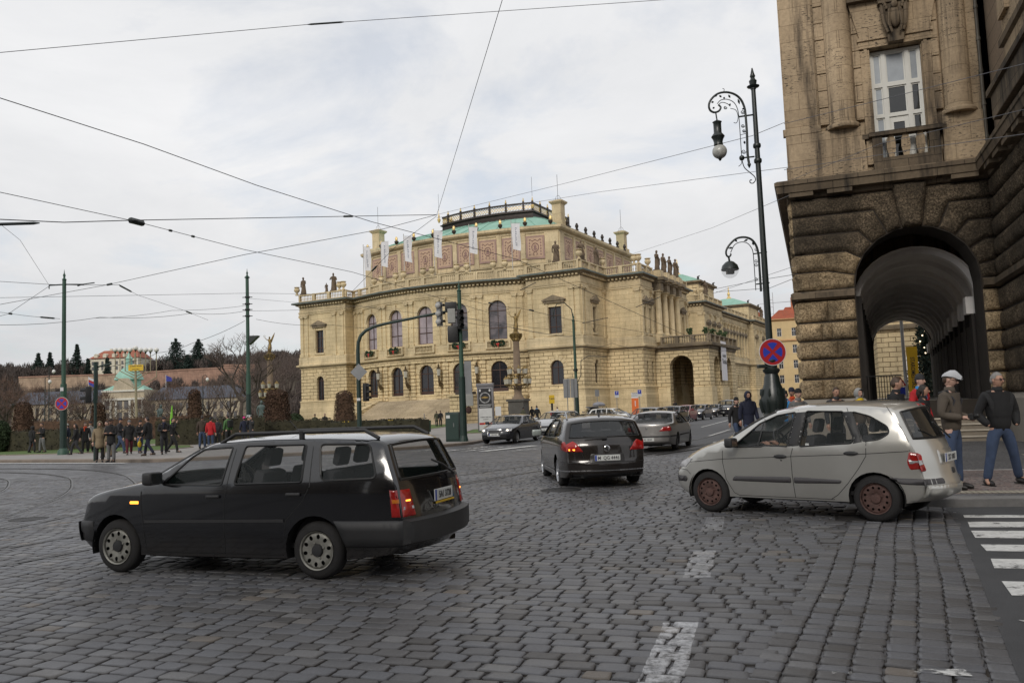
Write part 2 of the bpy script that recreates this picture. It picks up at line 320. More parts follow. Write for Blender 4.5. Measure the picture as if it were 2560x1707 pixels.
ASPH_NEAR=[SR0,SR1,(6.15,12.1),(7.24,11.98),(30,3.85),(30,-8),(-3,-8)]
kerbn=inside_poly(x1,y1,PAVE)
dv_=0.10
inst=(side(x1,y1,SL0,SL1)<dv_)&(y1<12.6)
far2=inside_poly(x1,y1,LEFTP)
vw=(np.abs(x1+.3)<.66*y1+1.2)&(y1>3.2)&(y1<27)&~kerbn&~inst&~far2
vw&=~((x1>4.7)&(y1<12.7))
ang2=atan2(SL1[1]-SL0[1],SL1[0]-SL0[0])-pi/2   # rows run across; stones stacked along the strip
o2,x2,y2,an2=rows(ang2+pi/2,-1,14,-9.5,4,.135,.185,.186,.018)
vs=(side(x2,y2,SL0,SL1)<-.0)&(side(x2,y2,SR0,SR1)>.02)&(y2<13.2)&(y2>2.5)&~inside_poly(x2,y2,PAVE)
tag(stones([(o1,x1,y1,an,vw),(o2,x2,y2,an2,vs)],'cobbled_road'),kind='structure')
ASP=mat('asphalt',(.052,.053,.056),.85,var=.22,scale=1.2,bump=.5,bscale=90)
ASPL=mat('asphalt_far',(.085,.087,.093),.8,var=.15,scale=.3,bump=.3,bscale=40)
def sheet(name,poly,z,m,kind='structure'):
    b=MB();tri=tessellate_polygon([[Vector((x,y,0)) for x,y in poly]])
    b.v=[(x,y,z) for x,y in poly];b.f=[tuple(t) for t in tri]
    b.f=[f if ((b.v[f[1]][0]-b.v[f[0]][0])*(b.v[f[2]][1]-b.v[f[0]][1])-(b.v[f[1]][1]-b.v[f[0]][1])*(b.v[f[2]][0]-b.v[f[0]][0]))>0 else f[::-1] for f in b.f]
    return tag(b.build(name,m),kind=kind)
sheet('asphalt_road',ASPH_NEAR,.002,ASP)
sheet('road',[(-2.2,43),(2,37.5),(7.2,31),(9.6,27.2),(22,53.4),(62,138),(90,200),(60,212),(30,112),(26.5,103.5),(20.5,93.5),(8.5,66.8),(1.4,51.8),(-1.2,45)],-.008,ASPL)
PAINT=mat('road_paint',(.62,.63,.62),.7,var=.2,scale=6)
def worn(name,thr=.42):
    m,t,b=nodes(name);N=t.nodes;Lk=t.links;c=N.new('ShaderNodeTexCoord');ob=c.outputs['Object']
    n=noise(N,Lk,ob,3.5,7,.75);r=ramp(N,[(thr,(0,)*3),(thr+.1,(1,)*3)]);Lk.new(n,r.inputs[0]);Lk.new(r.outputs[0],b.inputs['Alpha'])
    n2=noise(N,Lk,ob,9,5,.7);r2=ramp(N,[(.3,(.42,.42,.41)),(.6,(.62,.62,.60))]);Lk.new(n2,r2.inputs[0]);Lk.new(r2.outputs[0],b.inputs['Base Color']);b.inputs['Roughness'].default_value=.75;return m
WORN=worn('worn_paint',.36);WORN2=worn('very_worn_paint',.47)
def quadstrip(name,pts,z,m):
    b=MB();b.face([(x,y,z) for x,y in pts]);return tag(b.build(name,m),kind='structure')
k1=Vector((.945,-.325))
for (ax,ay),(bx,by) in (((5.98,11.30),(5.87,11.06)),((5.72,10.72),(5.51,10.29)),((5.38,10.02),(5.16,9.52)),((4.98,9.11),(4.83,8.73)),((4.64,8.33),(4.42,7.87)),((4.17,7.33),(3.95,6.82)),((3.72,6.25),(3.5,5.75)),((3.2,5.2),(3.0,4.7))):
    a=Vector((ax,ay));b2=Vector((bx,by));L_=6.5;d=Vector((.957,-.29))
    if ay>5.6 and ay<6.5:continue
    b=MB();n=26;jit=[random.uniform(-.012,.012) for _ in range(2*n+2)]
    up=[a+d*(L_*i/n)+Vector((0,jit[i])) for i in range(n+1)];lo=[b2+d*(L_*i/n)+Vector((0,jit[n+1+i])) for i in range(n+1)]
    b.mesh([(p.x,p.y,.006) for p in lo]+[(p.x,p.y,.006) for p in up],[(i,i+1,n+2+i,n+1+i) for i in range(n)])
    tag(b.build('crossing_stripe',WORN),kind='structure')
for q in ([(3.55,6.1),(3.75,6.0),(4.3,6.05),(4.1,5.75),(3.6,5.9)],[(2.25,5.02),(2.6,4.95),(2.62,5.08),(2.3,5.12)],[(1.83,5.08),(2.0,5.06),(2.0,5.1),(1.85,5.13)]):quadstrip('road_marking',q,.009,WORN2)
for a,b2,w in (((-1.36,33.9),(.85,37.3),.45),((-3.05,35.4),(-1.1,38.2),.4),((-2.2,34.6),(-.1,37.8),.35),((-.3,33.3),(.9,34.2),.3),((-4.4,36.0),(-3.2,37.9),.4)):
    a=Vector(a);b2=Vector(b2);d=(b2-a).normalized();n=Vector((-d.y,d.x))*w/2;quadstrip('crossing_stripe',[a-n,b2-n,b2+n,a+n],.006,WORN2 if w<.42 else WORN)
for a,b2,w in (((9.4,40.5),(12.6,48.8),.14),((12.4,55.4),(19.0,73.7),.14),((8.0,33.6),(8.3,34.6),.14),((15.2,50),(20,60),.12)):
    a=Vector(a);b2=Vector(b2);d=(b2-a).normalized();n=Vector((-d.y,d.x))*w/2;quadstrip('lane_line',[a-n,b2-n,b2+n,a+n],.004,WORN)
for pl in ([(-40,47.6),(-26.3,41.0),(-21.3,38.3),(-16.7,35.6)],):
    for i in range(len(pl)-1):
        a=Vector(pl[i]);b2=Vector(pl[i+1]);d=(b2-a).normalized();n=Vector((-d.y,d.x))*.17;quadstrip('lane_line',[a-n,b2-n,b2+n,a+n],.006,WORN)
GRAN=mat('kerb_granite',(.17,.165,.16),.8,var=.25,scale=3,bump=.4,bscale=60)
def catm(pts,n=8):
    P=[Vector(p) for p in pts];P=[P[0]*2-P[1]]+P+[P[-1]*2-P[-2]];o=[]
    for i in range(1,len(P)-2):
        for k in range(n):
            t=k/n;o.append(.5*((2*P[i])+(-P[i-1]+P[i+1])*t+(2*P[i-1]-5*P[i]+4*P[i+1]-P[i+2])*t*t+(-P[i-1]+3*P[i]-3*P[i+1]+P[i+2])*t**3))
    o.append(P[-2]);return o
def mosaic(name,cols,sc,wet=0):
    m,t,b=nodes(name);N=t.nodes;Lk=t.links;c=N.new('ShaderNodeTexCoord');ob=c.outputs['Object']
    v=N.new('ShaderNodeTexVoronoi');v.inputs['Scale'].default_value=sc;v.inputs['Randomness'].default_value=.55;Lk.new(ob,v.inputs['Vector'])
    ve=N.new('ShaderNodeTexVoronoi');ve.feature='DISTANCE_TO_EDGE';ve.inputs['Scale'].default_value=sc;ve.inputs['Randomness'].default_value=.55;Lk.new(ob,ve.inputs['Vector'])
    hs=N.new('ShaderNodeSeparateColor');Lk.new(v.outputs['Color'],hs.inputs[0])
    r=ramp(N,[(i/(len(cols)-1),q) for i,q in enumerate(cols)]);Lk.new(hs.outputs[0],r.inputs[0])
    e=ramp(N,[(0,(.25,)*3),(.09,(1,)*3)]);Lk.new(ve.outputs['Distance'],e.inputs[0]);col=mixc(N,Lk,r.outputs[0],e.outputs[0],1,'MULTIPLY')
    n=noise(N,Lk,ob,.6,5,.6);rn=ramp(N,[(.3,(.75,)*3),(.7,(1.12,)*3)]);Lk.new(n,rn.inputs[0]);col=mixc(N,Lk,col,rn.outputs[0],1,'MULTIPLY')
    Lk.new(col,b.inputs['Base Color']);b.inputs['Roughness'].default_value=.75;bumpn(N,Lk,b,e.outputs[0],.6,.01);return m
MOS=mosaic('mosaic_paving',[(.17,.13,.12),(.27,.20,.18),(.21,.19,.185),(.31,.25,.22)],15)
MOS2=mosaic('grey_mosaic',[(.10,.10,.105),(.14,.14,.145),(.12,.115,.11)],15)
def pavement(name,poly,z,m):
    b=MB();tri=tessellate_polygon([[Vector((x,y,0)) for x,y in poly]]);n=len(poly)
    b.v=[(x,y,z) for x,y in poly];b.f=[]
    for f in tri:
        A_,B_,C_=[poly[i] for i in f];b.f.append(tuple(f) if (B_[0]-A_[0])*(C_[1]-A_[1])-(B_[1]-A_[1])*(C_[0]-A_[0])>0 else tuple(f[::-1]))
    return tag(b.build(name,m),kind='structure')
kc=[(p.x,p.y) for p in catm(KERB,6)]
pavement('pavement',kc+[(260,200),(260,-6.9)],.125,MOS)
b=MB();b.sweep(kc[::-1],[(.14,-.05),(.14,.115),(.125,.128),(-.0,.130),(-.16,.130)]);kb=tag(b.build('kerb',GRAN,smooth=30),kind='structure')
b=MB();b.sweep(kc[::-1],[(-.17,.1295),(-.42,.1295)]);tag(b.build('gutter_paving',MOS2),kind='structure')
m_,t_,b_=nodes('tactile_paving');N=t_.nodes;Lk=t_.links;c=N.new('ShaderNodeTexCoord');br=N.new('ShaderNodeTexBrick');mp=N.new('ShaderNodeMapping');mp.inputs['Rotation'].default_value=(0,0,R(18));Lk.new(c.outputs['Object'],mp.inputs[0]);Lk.new(mp.outputs[0],br.inputs['Vector'])
br.offset=0;br.inputs['Scale'].default_value=1;br.inputs['Brick Width'].default_value=.085;br.inputs['Row Height'].default_value=.4;br.inputs['Mortar Size'].default_value=.007;br.inputs['Color1'].default_value=(.42,.39,.31,1);br.inputs['Color2'].default_value=(.33,.30,.24,1);br.inputs['Mortar'].default_value=(.08,.07,.06,1);Lk.new(br.outputs['Color'],b_.inputs['Base Color']);TACT=m_
def band(name,a,b2,w,z,m):
    a=Vector(a);b2=Vector(b2);d=(b2-a).normalized();n=Vector((-d.y,d.x))*w/2;return quadstrip(name,[a-n,b2-n,b2+n,a+n],z,m)
band('tactile_strip',(6.2,13.05),(30,4.95),.34,.1305,TACT)
band('paving_edge',(6.9,17.05),(16.5,13.75),.09,.1305,PAINT);band('paving_strip',(12.2,19.8),(10.0,13.5),.42,.1305,TACT)
quadstrip('paving_field',[(7.6,17.0),(10.2,16.1),(15.2,24.6),(14.5,26.4),(10.3,27.8)],.1290,MOS2)
PAVL=mat('pavement_slabs',(.24,.225,.21),.85,var=.16,scale=.5,bump=.3,bscale=40)
lc=[(p.x,p.y) for p in catm(LEFTP[:16],4)]+LEFTP[16:]
pavement('pavement_left',lc,.12,PAVL)
KB2=mat('kerb_brown',(.20,.165,.135),.85,var=.2,scale=2,bump=.3,bscale=50)
b=MB();b.sweep(lc[:60],[(.2,-.05),(.2,.10),(.17,.124),(0,.126),(-.12,.126)]);tag(b.build('kerb_left',KB2,smooth=30),kind='structure')
m_,t_,b_=nodes('lawn_turf');N=t_.nodes;Lk=t_.links;c=N.new('ShaderNodeTexCoord');n=noise(N,Lk,c.outputs['Object'],.8,6,.7);r=ramp(N,[(.3,(.05,.085,.022)),(.55,(.085,.14,.03)),(.8,(.12,.15,.05))]);Lk.new(n,r.inputs[0]);Lk.new(r.outputs[0],b_.inputs['Base Color']);b_.inputs['Roughness'].default_value=.95;n=noise(N,Lk,c.outputs['Object'],30,3,.7);bumpn(N,Lk,b_,n,.9,.05);TURF=m_
for i,pl in enumerate(([(-70,76),(-45,56.5),(-29,48.0),(-24,46.9),(-20,46.6),(-19.5,50),(-21.4,54.5),(-35,62),(-70,82)],[(-17.6,47.2),(-13,47.2),(-8,52),(-9,62),(-15,60)],[(-3.7,57),(-1.2,57),(3.5,68),(5,73),(-3.4,68)],[(-70,88),(-36,66),(-22,58),(-9,66),(-6,100),(-34,120),(-90,140)])):
    pavement('lawn',pl,.135,TURF)
    b=MB();b.sweep((pl+[pl[0]])[::1],[(.12,.1),(.12,.16),(0,.165),(-.0,.13)]);tag(b.build('lawn_kerb',KB2),kind='structure')
STEEL=mat('rail_steel',(.085,.083,.082),.42,metal=.6,var=.25,scale=4);GRV=mat('rail_groove',(.012,.011,.010),.9)
def rail(pts):
    c=[Vector((p.x,p.y)) for p in catm(pts,10)];l=[(p.x,p.y) for p in c]
    b=MB();b.sweep(l,[(.034,-.03),(.034,.006),(-.012,.006)]);b.sweep(l,[(-.048,-.004),(-.048,.004),(-.062,.004),(-.062,-.03)]);r_=tag(b.build('tram_rail',STEEL),kind='structure')
    b=MB();b.sweep(l,[(-.012,.0035),(-.048,.0035)]);tag(b.build('rail_groove',GRV),kind='structure')
rail([(-12.5,2),(-8.9,7.9),(-7.32,11.2),(-6.55,12.9),(-5.6,14.8),(-4.2,17.3),(-2.4,20.3),(-.8,22.6),(.6,24.6),(2.6,27.4),(7.5,36),(12,46),(24,71.5),(50,126)])
rail([(-11.2,1.3),(-7.7,7.2),(-6.2,10.35),(-5.35,12.1),(-4.3,14.1),(-2.9,16.6),(-1.3,19.3),(-.3,20.9),(.9,22.6),(3.8,26.8),(8.7,35.3),(13.3,45.4),(25.3,70.9),(51.3,125.4)])
rail([(-13.5,6),(-10.4,11.5),(-9.73,15.2),(-10.09,17.37),(-11.0,20.2),(-12.64,23.68),(-15.2,27.9),(-19,31.5),(-27,36),(-45,44)])
rail([(-12.2,5.4),(-9.2,10.8),(-8.3,15.2),(-8.6,17.7),(-9.6,20.9),(-11.3,24.5),(-14.0,28.9),(-18,32.9),(-26.2,37.3),(-44,45.2)])
rail([(-14.5,10),(-12.6,15),(-12.5,18.2),(-13.33,21.3),(-15.0,24.6),(-17.3,28.0),(-21,31.5),(-29,36),(-46,42.5)])
rail([(-1.9,17.9),(-.6,20.0),(.5,21.9),(3,25.2),(9.9,34.6),(15.5,45)])
rail([(-16,9),(-14.3,14.5),(-14.2,18.2),(-15.2,22.2),(-17,25.6),(-20,29)])
DRN=mat('cast_iron',(.035,.033,.032),.6,metal=.5,var=.3,bump=.6,bscale=60)
for px,py,r_ in ((1402,1224,.42),(72,1297,.33)):
    p=G(px,py);b=MB();b.lathe([(r_,-.02),(r_,.005),(r_-.05,.007),(r_-.06,.003),(0.01,.006)],20,(p.x,p.y,0));tag(b.build('manhole_cover',DRN,smooth=40),'round iron manhole cover set in the cobbles '+('behind the dark brown estate car' if px>1000 else 'between the tram rails at the left'),'manhole cover')
b=MB()
for i in range(9):b.box(-.25,.25,-.25+i*.06,-.225+i*.06,-.01,.006)
b.box(-.29,-.25,-.29,.29,-.02,.007);b.box(.25,.29,-.29,.29,-.02,.007);b.box(-.25,.25,.25,.29,-.02,.0065);b.box(-.25,.25,-.29,-.25,-.02,.0065)
o=b.build('drain_grate',DRN);o.location=(4.62,11.45,.004);o.rotation_euler=(0,0,A20);tag(o,'square iron drain grate under the tail of the silver hatchback','drain grate')
def arcpts(cx,zs,r,n=10,a0=0,a1=pi):return [(cx+r*cos(a0+(a1-a0)*i/n),zs+r*sin(a0+(a1-a0)*i/n)) for i in range(n+1)]
def opening_outline(s,w,zb,zt,arched,n=10):
    if arched:
        zs=zt-w/2;return [(s-w/2,zb),(s+w/2,zb)]+arcpts(s,zs,w/2,n)   # ccw
    return [(s-w/2,zb),(s+w/2,zb),(s+w/2,zt),(s-w/2,zt)]
def wall(mb,p0,p1,z0,z1,ops=(),reveal=.4,s0=0):
    """flat wall panel from p0 to p1 (outside on the right), with real openings and their reveals"""
    p0=Vector(p0);p1=Vector(p1);d=(p1-p0);Ln=d.length;d.normalize();n=Vector((d.y,-d.x))
    def W3(s,z,o=0):return (p0.x+d.x*s+n.x*o,p0.y+d.y*s+n.y*o,z)
    outer=[(0,z0),(Ln,z0),(Ln,z1),(0,z1)];loops=[outer]+[opening_outline(*op) for op in ops]
    tri=tessellate_polygon([[Vector((s,z,0)) for s,z in lp] for lp in loops]);flat=[q for lp in loops for q in lp]
    fs=[]
    for t in tri:
        a,b,c=[flat[i] for i in t];cr=(b[0]-a[0])*(c[1]-a[1])-(b[1]-a[1])*(c[0]-a[0])
        if abs(cr)<1e-9:continue
        fs.append(tuple(t) if cr>0 else tuple(t[::-1]))
    mb.mesh([W3(s,z) for s,z in flat],fs)
    for lp in loops[1:]:
        k=len(lp);mb.mesh([W3(s,z) for s,z in lp]+[W3(s,z,-reveal) for s,z in lp],[(i,(i+1)%k,k+(i+1)%k,k+i) for i in range(k)])
class Pl:   # local frame of a wall: s along, o outwards, z up
    def __init__(s,p0,p1):
        s.p=Vector(p0);d=Vector(p1)-s.p;s.L=d.length;s.d=d.normalized();s.n=Vector((s.d.y,-s.d.x))
    def M(s):return Matrix(((s.d.x,-s.n.x,0,s.p.x),(s.d.y,-s.n.y,0,s.p.y),(0,0,1,0),(0,0,0,1)))   # local (s,-out,z)
def wmesh(mf,mg,pl,s,w,zb,zt,arched,back=.34,fr=.10,nv=1,hz=(),door=False,panel=0):
    """window joinery in wall-local coordinates: frame mesh mf, pane mesh mg; y runs inwards"""
    M=pl.M();mf.push(M);mg.push(M)
    ol=opening_outline(s,w,zb,zt,arched);k=len(ol);cx,cz=s,(zb+zt)/2
    inn=[]
    for (x,z) in ol:
        inn.append((cx+(x-cx)*(1-2*fr/w),cz+(z-cz)*(1-2*fr/(zt-zb))))
    mf.mesh([(x,back,z) for x,z in ol]+[(x,back,z) for x,z in inn]+[(x,back+.06,z) for x,z in inn],[(i,(i+1)%k,k+(i+1)%k,k+i) for i in range(k)]+[(k+i,k+(i+1)%k,2*k+(i+1)%k,2*k+i) for i in range(k)])
    mg.face([(x,back+.05,z) for x,z in inn])
    zs=zt-w/2 if arched else zt
    for i in range(1,nv+1):
        x=s-w/2+w*i/(nv+1);top=zs+(sqrt(max((w/2)**2-(x-s)**2,0)) if arched else 0)-.02;mf.box(x-fr*.45,x+fr*.45,back-.02,back+.045,zb+.02,top)
    for z in hz:
        hw=w/2 if z<=zs else sqrt(max((w/2)**2-(z-zs)**2,.01));mf.box(s-hw+.02,s+hw-.02,back-.035,back+.044,z-fr*.5,z+fr*.5)
    if panel:
        mf.box(s-w/2+.05,s+w/2-.05,back-.01,back+.043,zb+.02,zb+panel)
    mf.pop();mg.pop()
def baluster(mb,x,y,z0,z1,r=.09,n=6):
    h=z1-z0;mb.lathe([(r*.9,0),(r*.9,h*.08),(r*.45,h*.14),(r,h*.38),(r*.55,h*.62),(r*.42,h*.8),(r*.8,h*.9),(r*.8,h)],n,(x,y,z0),closed=False)
def balustrade(mb,p0,p1,z0,z1,sp=.3,ped=2.6,w=.34,solid=(),r=.085,base=.16,rail=.16,n=6):
    pl=Pl(p0,p1);M=pl.M();mb.push(M);L_=pl.L
    mb.box(0,L_,-w/2,w/2,z0,z0+base);mb.box(0,L_,-w/2-.04,w/2+.04,z1-rail,z1)
    k=max(1,round(L_/ped));
    for i in range(k+1):
        x=L_*i/k;mb.box(max(x-.28,0),min(x+.28,L_),-w/2-.05,w/2+.05,z0-.001,z1+.03)
    for i in range(k):
        a=L_*i/k+.28;b=L_*(i+1)/k-.28;m=max(1,int((b-a)/sp))
        for j in range(m):baluster(mb,a+(j+.5)*(b-a)/m,0,z0+base,z1-rail,r,n)
    mb.pop()
def urn(mb,x,y,z,h=1.2):
    q=h/1.2;mb.lathe([(.26*q,0),(.26*q,.1*q),(.12*q,.2*q),(.12*q,.3*q),(.36*q,.55*q),(.42*q,.75*q),(.36*q,.92*q),(.24*q,1.0*q),(.40*q,1.1*q),(.40*q,1.16*q),(.1*q,1.2*q)],10,(x,y,z))
def statue(mb,x,y,z,h=2.6,rz=0,arm=1):
    q=h/2.6;mb.push(T(x,y,z)@RZ(rz)@SCL(q,q,q))
    mb.box(-.42,.42,-.36,.36,0,.16)
    n=14;prof=[(.40,.16),(.42,.3),(.36,.8),(.33,1.2),(.27,1.5),(.33,1.75),(.36,1.95),(.30,2.08),(.12,2.15),(.10,2.22)]
    pts=[];
    for r,zz in prof:
        for i in range(n):
            a=2*pi*i/n;f=1+(.11*sin(5*a+zz*1.3) if zz<1.6 else 0);pts.append((r*f*cos(a)+.05*sin(zz*1.6),r*.72*f*sin(a),zz))
    fs=[(k*n+i,k*n+(i+1)%n,(k+1)*n+(i+1)%n,(k+1)*n+i) for k in range(len(prof)-1) for i in range(n)]
    mb.mesh(pts,fs);mb.ell((.0,-.03,2.38),(.14,.16,.21),8,6)
    mb.tube([(.32,0,2.0),(.46,-.08,1.62),(.3,-.34,1.42)],[.10,.085,.06],6)
    if arm:mb.tube([(-.32,0,2.0),(-.47,-.05,1.66),(-.36,-.3,1.75)],[.10,.085,.06],6)
    else:mb.tube([(-.32,0,2.0),(-.42,-.02,1.6),(-.38,-.1,1.15)],[.10,.085,.06],6)
    mb.tube([(-.25,-.25,1.9),(.1,-.33,1.4),(.33,-.2,.8),(.36,0,.4)],[.05,.09,.10,.07],5)
    mb.pop()
DENT=[(0,18.75),(.14,18.8),(.14,19.0),(.42,19.05),(.55,19.22),(.86,19.28),(.9,19.5),(.78,19.56),(-.2,19.62)]
HS=stone('hall_ashlar',(.72,.585,.36),(.66,.53,.32),1.5,.62,.010,(.40,.29,.15),samt=.22,weather=.22,stain=(.17,.125,.07))
HR=stone('hall_rustic',(.74,.595,.36),(.69,.55,.325),1.35,.50,.035,(.22,.15,.08),samt=.28,bumpd=.05,weather=.25,stain=(.15,.11,.065))
HC=stone('hall_trim',(.68,.56,.36),(.62,.50,.31),2.4,1.5,.008,(.30,.24,.15),samt=.35,weather=.25,stain=(.14,.105,.07))
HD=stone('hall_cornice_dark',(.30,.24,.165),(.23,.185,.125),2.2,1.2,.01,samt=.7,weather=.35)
STAT=mat('statue_stone',(.135,.098,.066),.9,var=.35,scale=1.5,bump=.4,bscale=9)
COPPER=mat('green_copper',(.235,.42,.335),.75,var=.14,scale=.7,bump=.15,bscale=3)
BRZ=mat('dark_bronze',(.035,.026,.022),.5,metal=.3,var=.3)
GILT=mat('gilding',(.72,.52,.22),.4,metal=.45,var=.3,scale=5)
WFR=mat('hall_window_frame',(.060,.028,.020),.5,var=.2)
WGL=glass('hall_window_glass',(.012,.014,.018),.05,1.0)
LIL=mat('lilac_blind',(.33,.29,.30),.9,var=.12,scale=1.5)
def curt():
    m,t,b=nodes('hall_pane');N=t.nodes;Lk=t.links;c=N.new('ShaderNodeTexCoord');n=noise(N,Lk,c.outputs['Object'],.35,3,.6)
    r=ramp(N,[(.40,(.018,.020,.026)),(.56,(.16,.135,.145))]);Lk.new(n,r.inputs[0]);Lk.new(r.outputs[0],b.inputs['Base Color']);b.inputs['Roughness'].default_value=.08;b.inputs['Specular IOR Level'].default_value=.7;return m
PANE=curt();DPANE=mat('dark_pane_hall',(.018,.018,.022),.08,spec=.7,var=.3);LPANE=mat('pale_lilac_pane',(.30,.25,.27),.12,spec=.6,var=.3,scale=.6)  # LPANE: paler lilac pane colour for the left centre bays
def sgraf():
    m,t,b=nodes('sgraffito_panel');N=t.nodes;Lk=t.links;c=N.new('ShaderNodeTexCoord');ob=c.outputs['Object']
    n=noise(N,Lk,ob,1.2,5,.6);r=ramp(N,[(.35,(.46,.32,.22)),(.7,(.56,.40,.28))]);Lk.new(n,r.inputs[0]);Lk.new(r.outputs[0],b.inputs['Base Color']);b.inputs['Roughness'].default_value=.9;return m
SGR=sgraf();SGD=mat('sgraffito_dark',(.27,.17,.145),.9,var=.3,scale=2);SGF=mat('sgraffito_frame',(.36,.24,.20),.9,var=.2,scale=1)
OR=(-34.4,128.9);hall=empty('concert_hall',(OR[0],OR[1],0),R(-28.2),'long sandstone concert hall with curved arcaded front, statues and green copper roof','concert hall')
def H2W(u,v,z=0):
    a=R(-28.2);return Vector((OR[0]+u*cos(a)-v*sin(a),OR[1]+u*sin(a)+v*cos(a),z))
def bowv(u):return -.7+3.7*((u-25.5)/15.6)**2
arcu=[9.9,12.0,14.7-2.7+0,17.4,22.8,28.2,33.6,39.0,41.1]
arcu=[9.9,12.0,17.4,22.8,28.2,33.6,39.0,41.1];ARC=[(u,bowv(u)) for u in arcu]
OUT=[(.9,60),(.9,.9),(9.9,.9)]+ARC+[(41.1,.9),(48.9,.9),(48.9,9.3),(54.1,9.3),(54.1,14.2),(53.2,14.2),(53.2,26),(54.1,26),(54.1,31),(48.9,31),(48.9,47.4),(52.3,47.4),(52.3,60.4),(50.4,60.4),(50.4,91),(51.6,91),(51.6,104.4),(30,104.4)]
segs=list(zip(OUT[:-1],OUT[1:]))
lowm=MB();upm=MB();fr=MB();gl=MB()
winframes=[]
def win(pl,s,w,zb,zt,arch,name='window',pm=None,**k):
    f=MB();g=MB();wmesh(f,g,pl,s,w,zb,zt,arch,**k);o=f.build(name,WFR,hall);g.build('pane',pm or DPANE,o);return o
pedm=MB();ped2=MB()
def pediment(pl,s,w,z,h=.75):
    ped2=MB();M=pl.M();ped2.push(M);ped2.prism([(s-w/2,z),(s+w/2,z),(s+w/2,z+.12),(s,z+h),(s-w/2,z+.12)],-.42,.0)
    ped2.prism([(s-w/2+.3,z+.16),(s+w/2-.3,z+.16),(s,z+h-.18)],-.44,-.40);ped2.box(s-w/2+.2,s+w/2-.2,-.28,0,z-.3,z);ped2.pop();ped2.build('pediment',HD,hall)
    pedm=MB();pedm.push(M)
    for q in (-1,1):pedm.box(s+q*(w/2-.55)-.14,s+q*(w/2-.55)+.14,-.10,0,z-3.7,z-.3)
    pedm.pop();pedm.build('window_surround',HC,hall)
for i,(a,b) in enumerate(segs):
    pl=Pl(a,b);Ln=pl.L;lo=[];up=[]
    if 3<=i<=9:     # curved centre, bays 4..8
        if 4<=i<=8:
            lo=[(Ln/2,2.35,3.45,8.35,True)];up=[(Ln/2,2.55,11.3,16.65,True)]
    if i==1:lo=[(3.9,1.35,4.2,7.9,True)];up=[(3.9,1.55,11.5,15.0,False)]
    if i==11:lo=[(4.0,1.9,4.7,7.9,True)];up=[(4.0,1.9,11.4,14.95,False)]
    if i==12:lo=[(4.4,1.1,4.8,7.9,True)];up=[(4.4,1.15,11.5,15.0,False)]
    if i==14:lo=[(1.0+.6,.75,4.8,7.6,True),(3.7,.75,4.8,7.6,True)];up=[(1.4,.95,11.45,15.0,False),(3.6,.95,11.45,15.0,False)]
    if i==16:up=[(1.9+2.65*k,1.7,11.4,16.5,True) for k in range(4)]
    if i==18:lo=[(2.5,1.0,4.8,7.6,True)];up=[(2.5,1.15,11.5,15,False)]
    if i==20:lo=[(8,1.5,4.5,7.8,True)]
    if i==22:lo=[(4,1.2,4.5,7.6,True),(9,1.2,4.5,7.6,True)];up=[(3,1.2,11.4,15,False),(6.5,1.2,11.4,15,False),(10,1.2,11.4,15,False)]
    if i==24:up=[(3+2.7*k,1.5,11.4,15,False) for k in range(10)];lo=[(3+2.7*k,1.0,4.5,7.2,True) for k in range(10)]
    if i==26:lo=[(6.7,1.2,4.5,7.6,True)];up=[(3,1.2,11.4,15,False),(10,1.2,11.4,15,False)]
    wall(lowm,a,b,0,9.6,lo,.45);wall(upm,a,b,9.6,18.8,up,.40)
    if i not in (0,len(segs)-1):
        for (s,w,zb,zt,ar) in lo:
            dr=4<=i<=8
            win(pl,s,w,zb,zt,ar,'door' if dr else 'window',nv=1,hz=(zt-w/2,) if not dr else (zt-w/2-.05,5.0),panel=1.2 if dr else 0)
        for (s,w,zb,zt,ar) in up:
            win(pl,s,w,zb,zt,ar,pm=(LPANE if 4<=i<=6 else (PANE if 4<=i<=8 else None)),nv=1,hz=(zt-w/2-.1,12.9) if ar else (13.2+.6,12.3))
            if not ar:
                pediment(pl,s,w+1.5,15.75)
                pedm=MB();pedm.push(pl.M());pedm.box(s-w/2-.25,s+w/2+.25,-.16,0,zb-.28,zb-.02);pedm.pop();pedm.build('window_sill',HC,hall)
            else:
                M=pl.M();pedm=MB();pedm.push(M);k=12;r0,r1=w/2+.02,w/2+.34;zc=zt-w/2
                A0=arcpts(s,zc,r0,k);A1=arcpts(s,zc,r1,k);pedm.mesh([(x,-.1,z) for x,z in A0]+[(x,-.1,z) for x,z in A1]+[(x,0,z) for x,z in A1],[(j,j+1,k+1+j+1,k+1+j) for j in range(k)]+[(k+1+j,k+2+j,2*k+3+j,2*k+2+j) for j in range(k)])
                pedm.box(s-.2,s+.2,-.22,.0,zt+.0,zt+.75);pedm.pop();pedm.build('window_surround',HC,hall)
lowm.build('rusticated_wall',HR,hall);upm.build('upper_wall',HS,hall)
vs_=MB()
for i,(a,b) in enumerate(segs):
    if i in (1,11,12) or 4<=i<=8:
        pl=Pl(a,b);s,w,zt=(pl.L/2,2.35,8.35) if 4<=i<=8 else ((3.9,1.35,7.9) if i==1 else ((4.0,1.9,7.9) if i==11 else (4.4,1.1,7.9)))
        vs_=MB();vs_.push(pl.M());zc=zt-w/2
        for k in range(7):
            a0=pi*(k+.06)/7;a1=pi*(k+.94)/7;r0=w/2+.01;r1=w/2+.62
            q=[(s+r0*cos(a0),zc+r0*sin(a0)),(s+r1*cos(a0),zc+r1*sin(a0)),(s+r1*1.02*cos((a0+a1)/2),zc+r1*1.02*sin((a0+a1)/2)),(s+r1*cos(a1),zc+r1*sin(a1)),(s+r0*cos(a1),zc+r0*sin(a1))];vs_.prism(q,-.075,.0)
        vs_.pop();vs_.build('voussoir_ring',HS,hall)
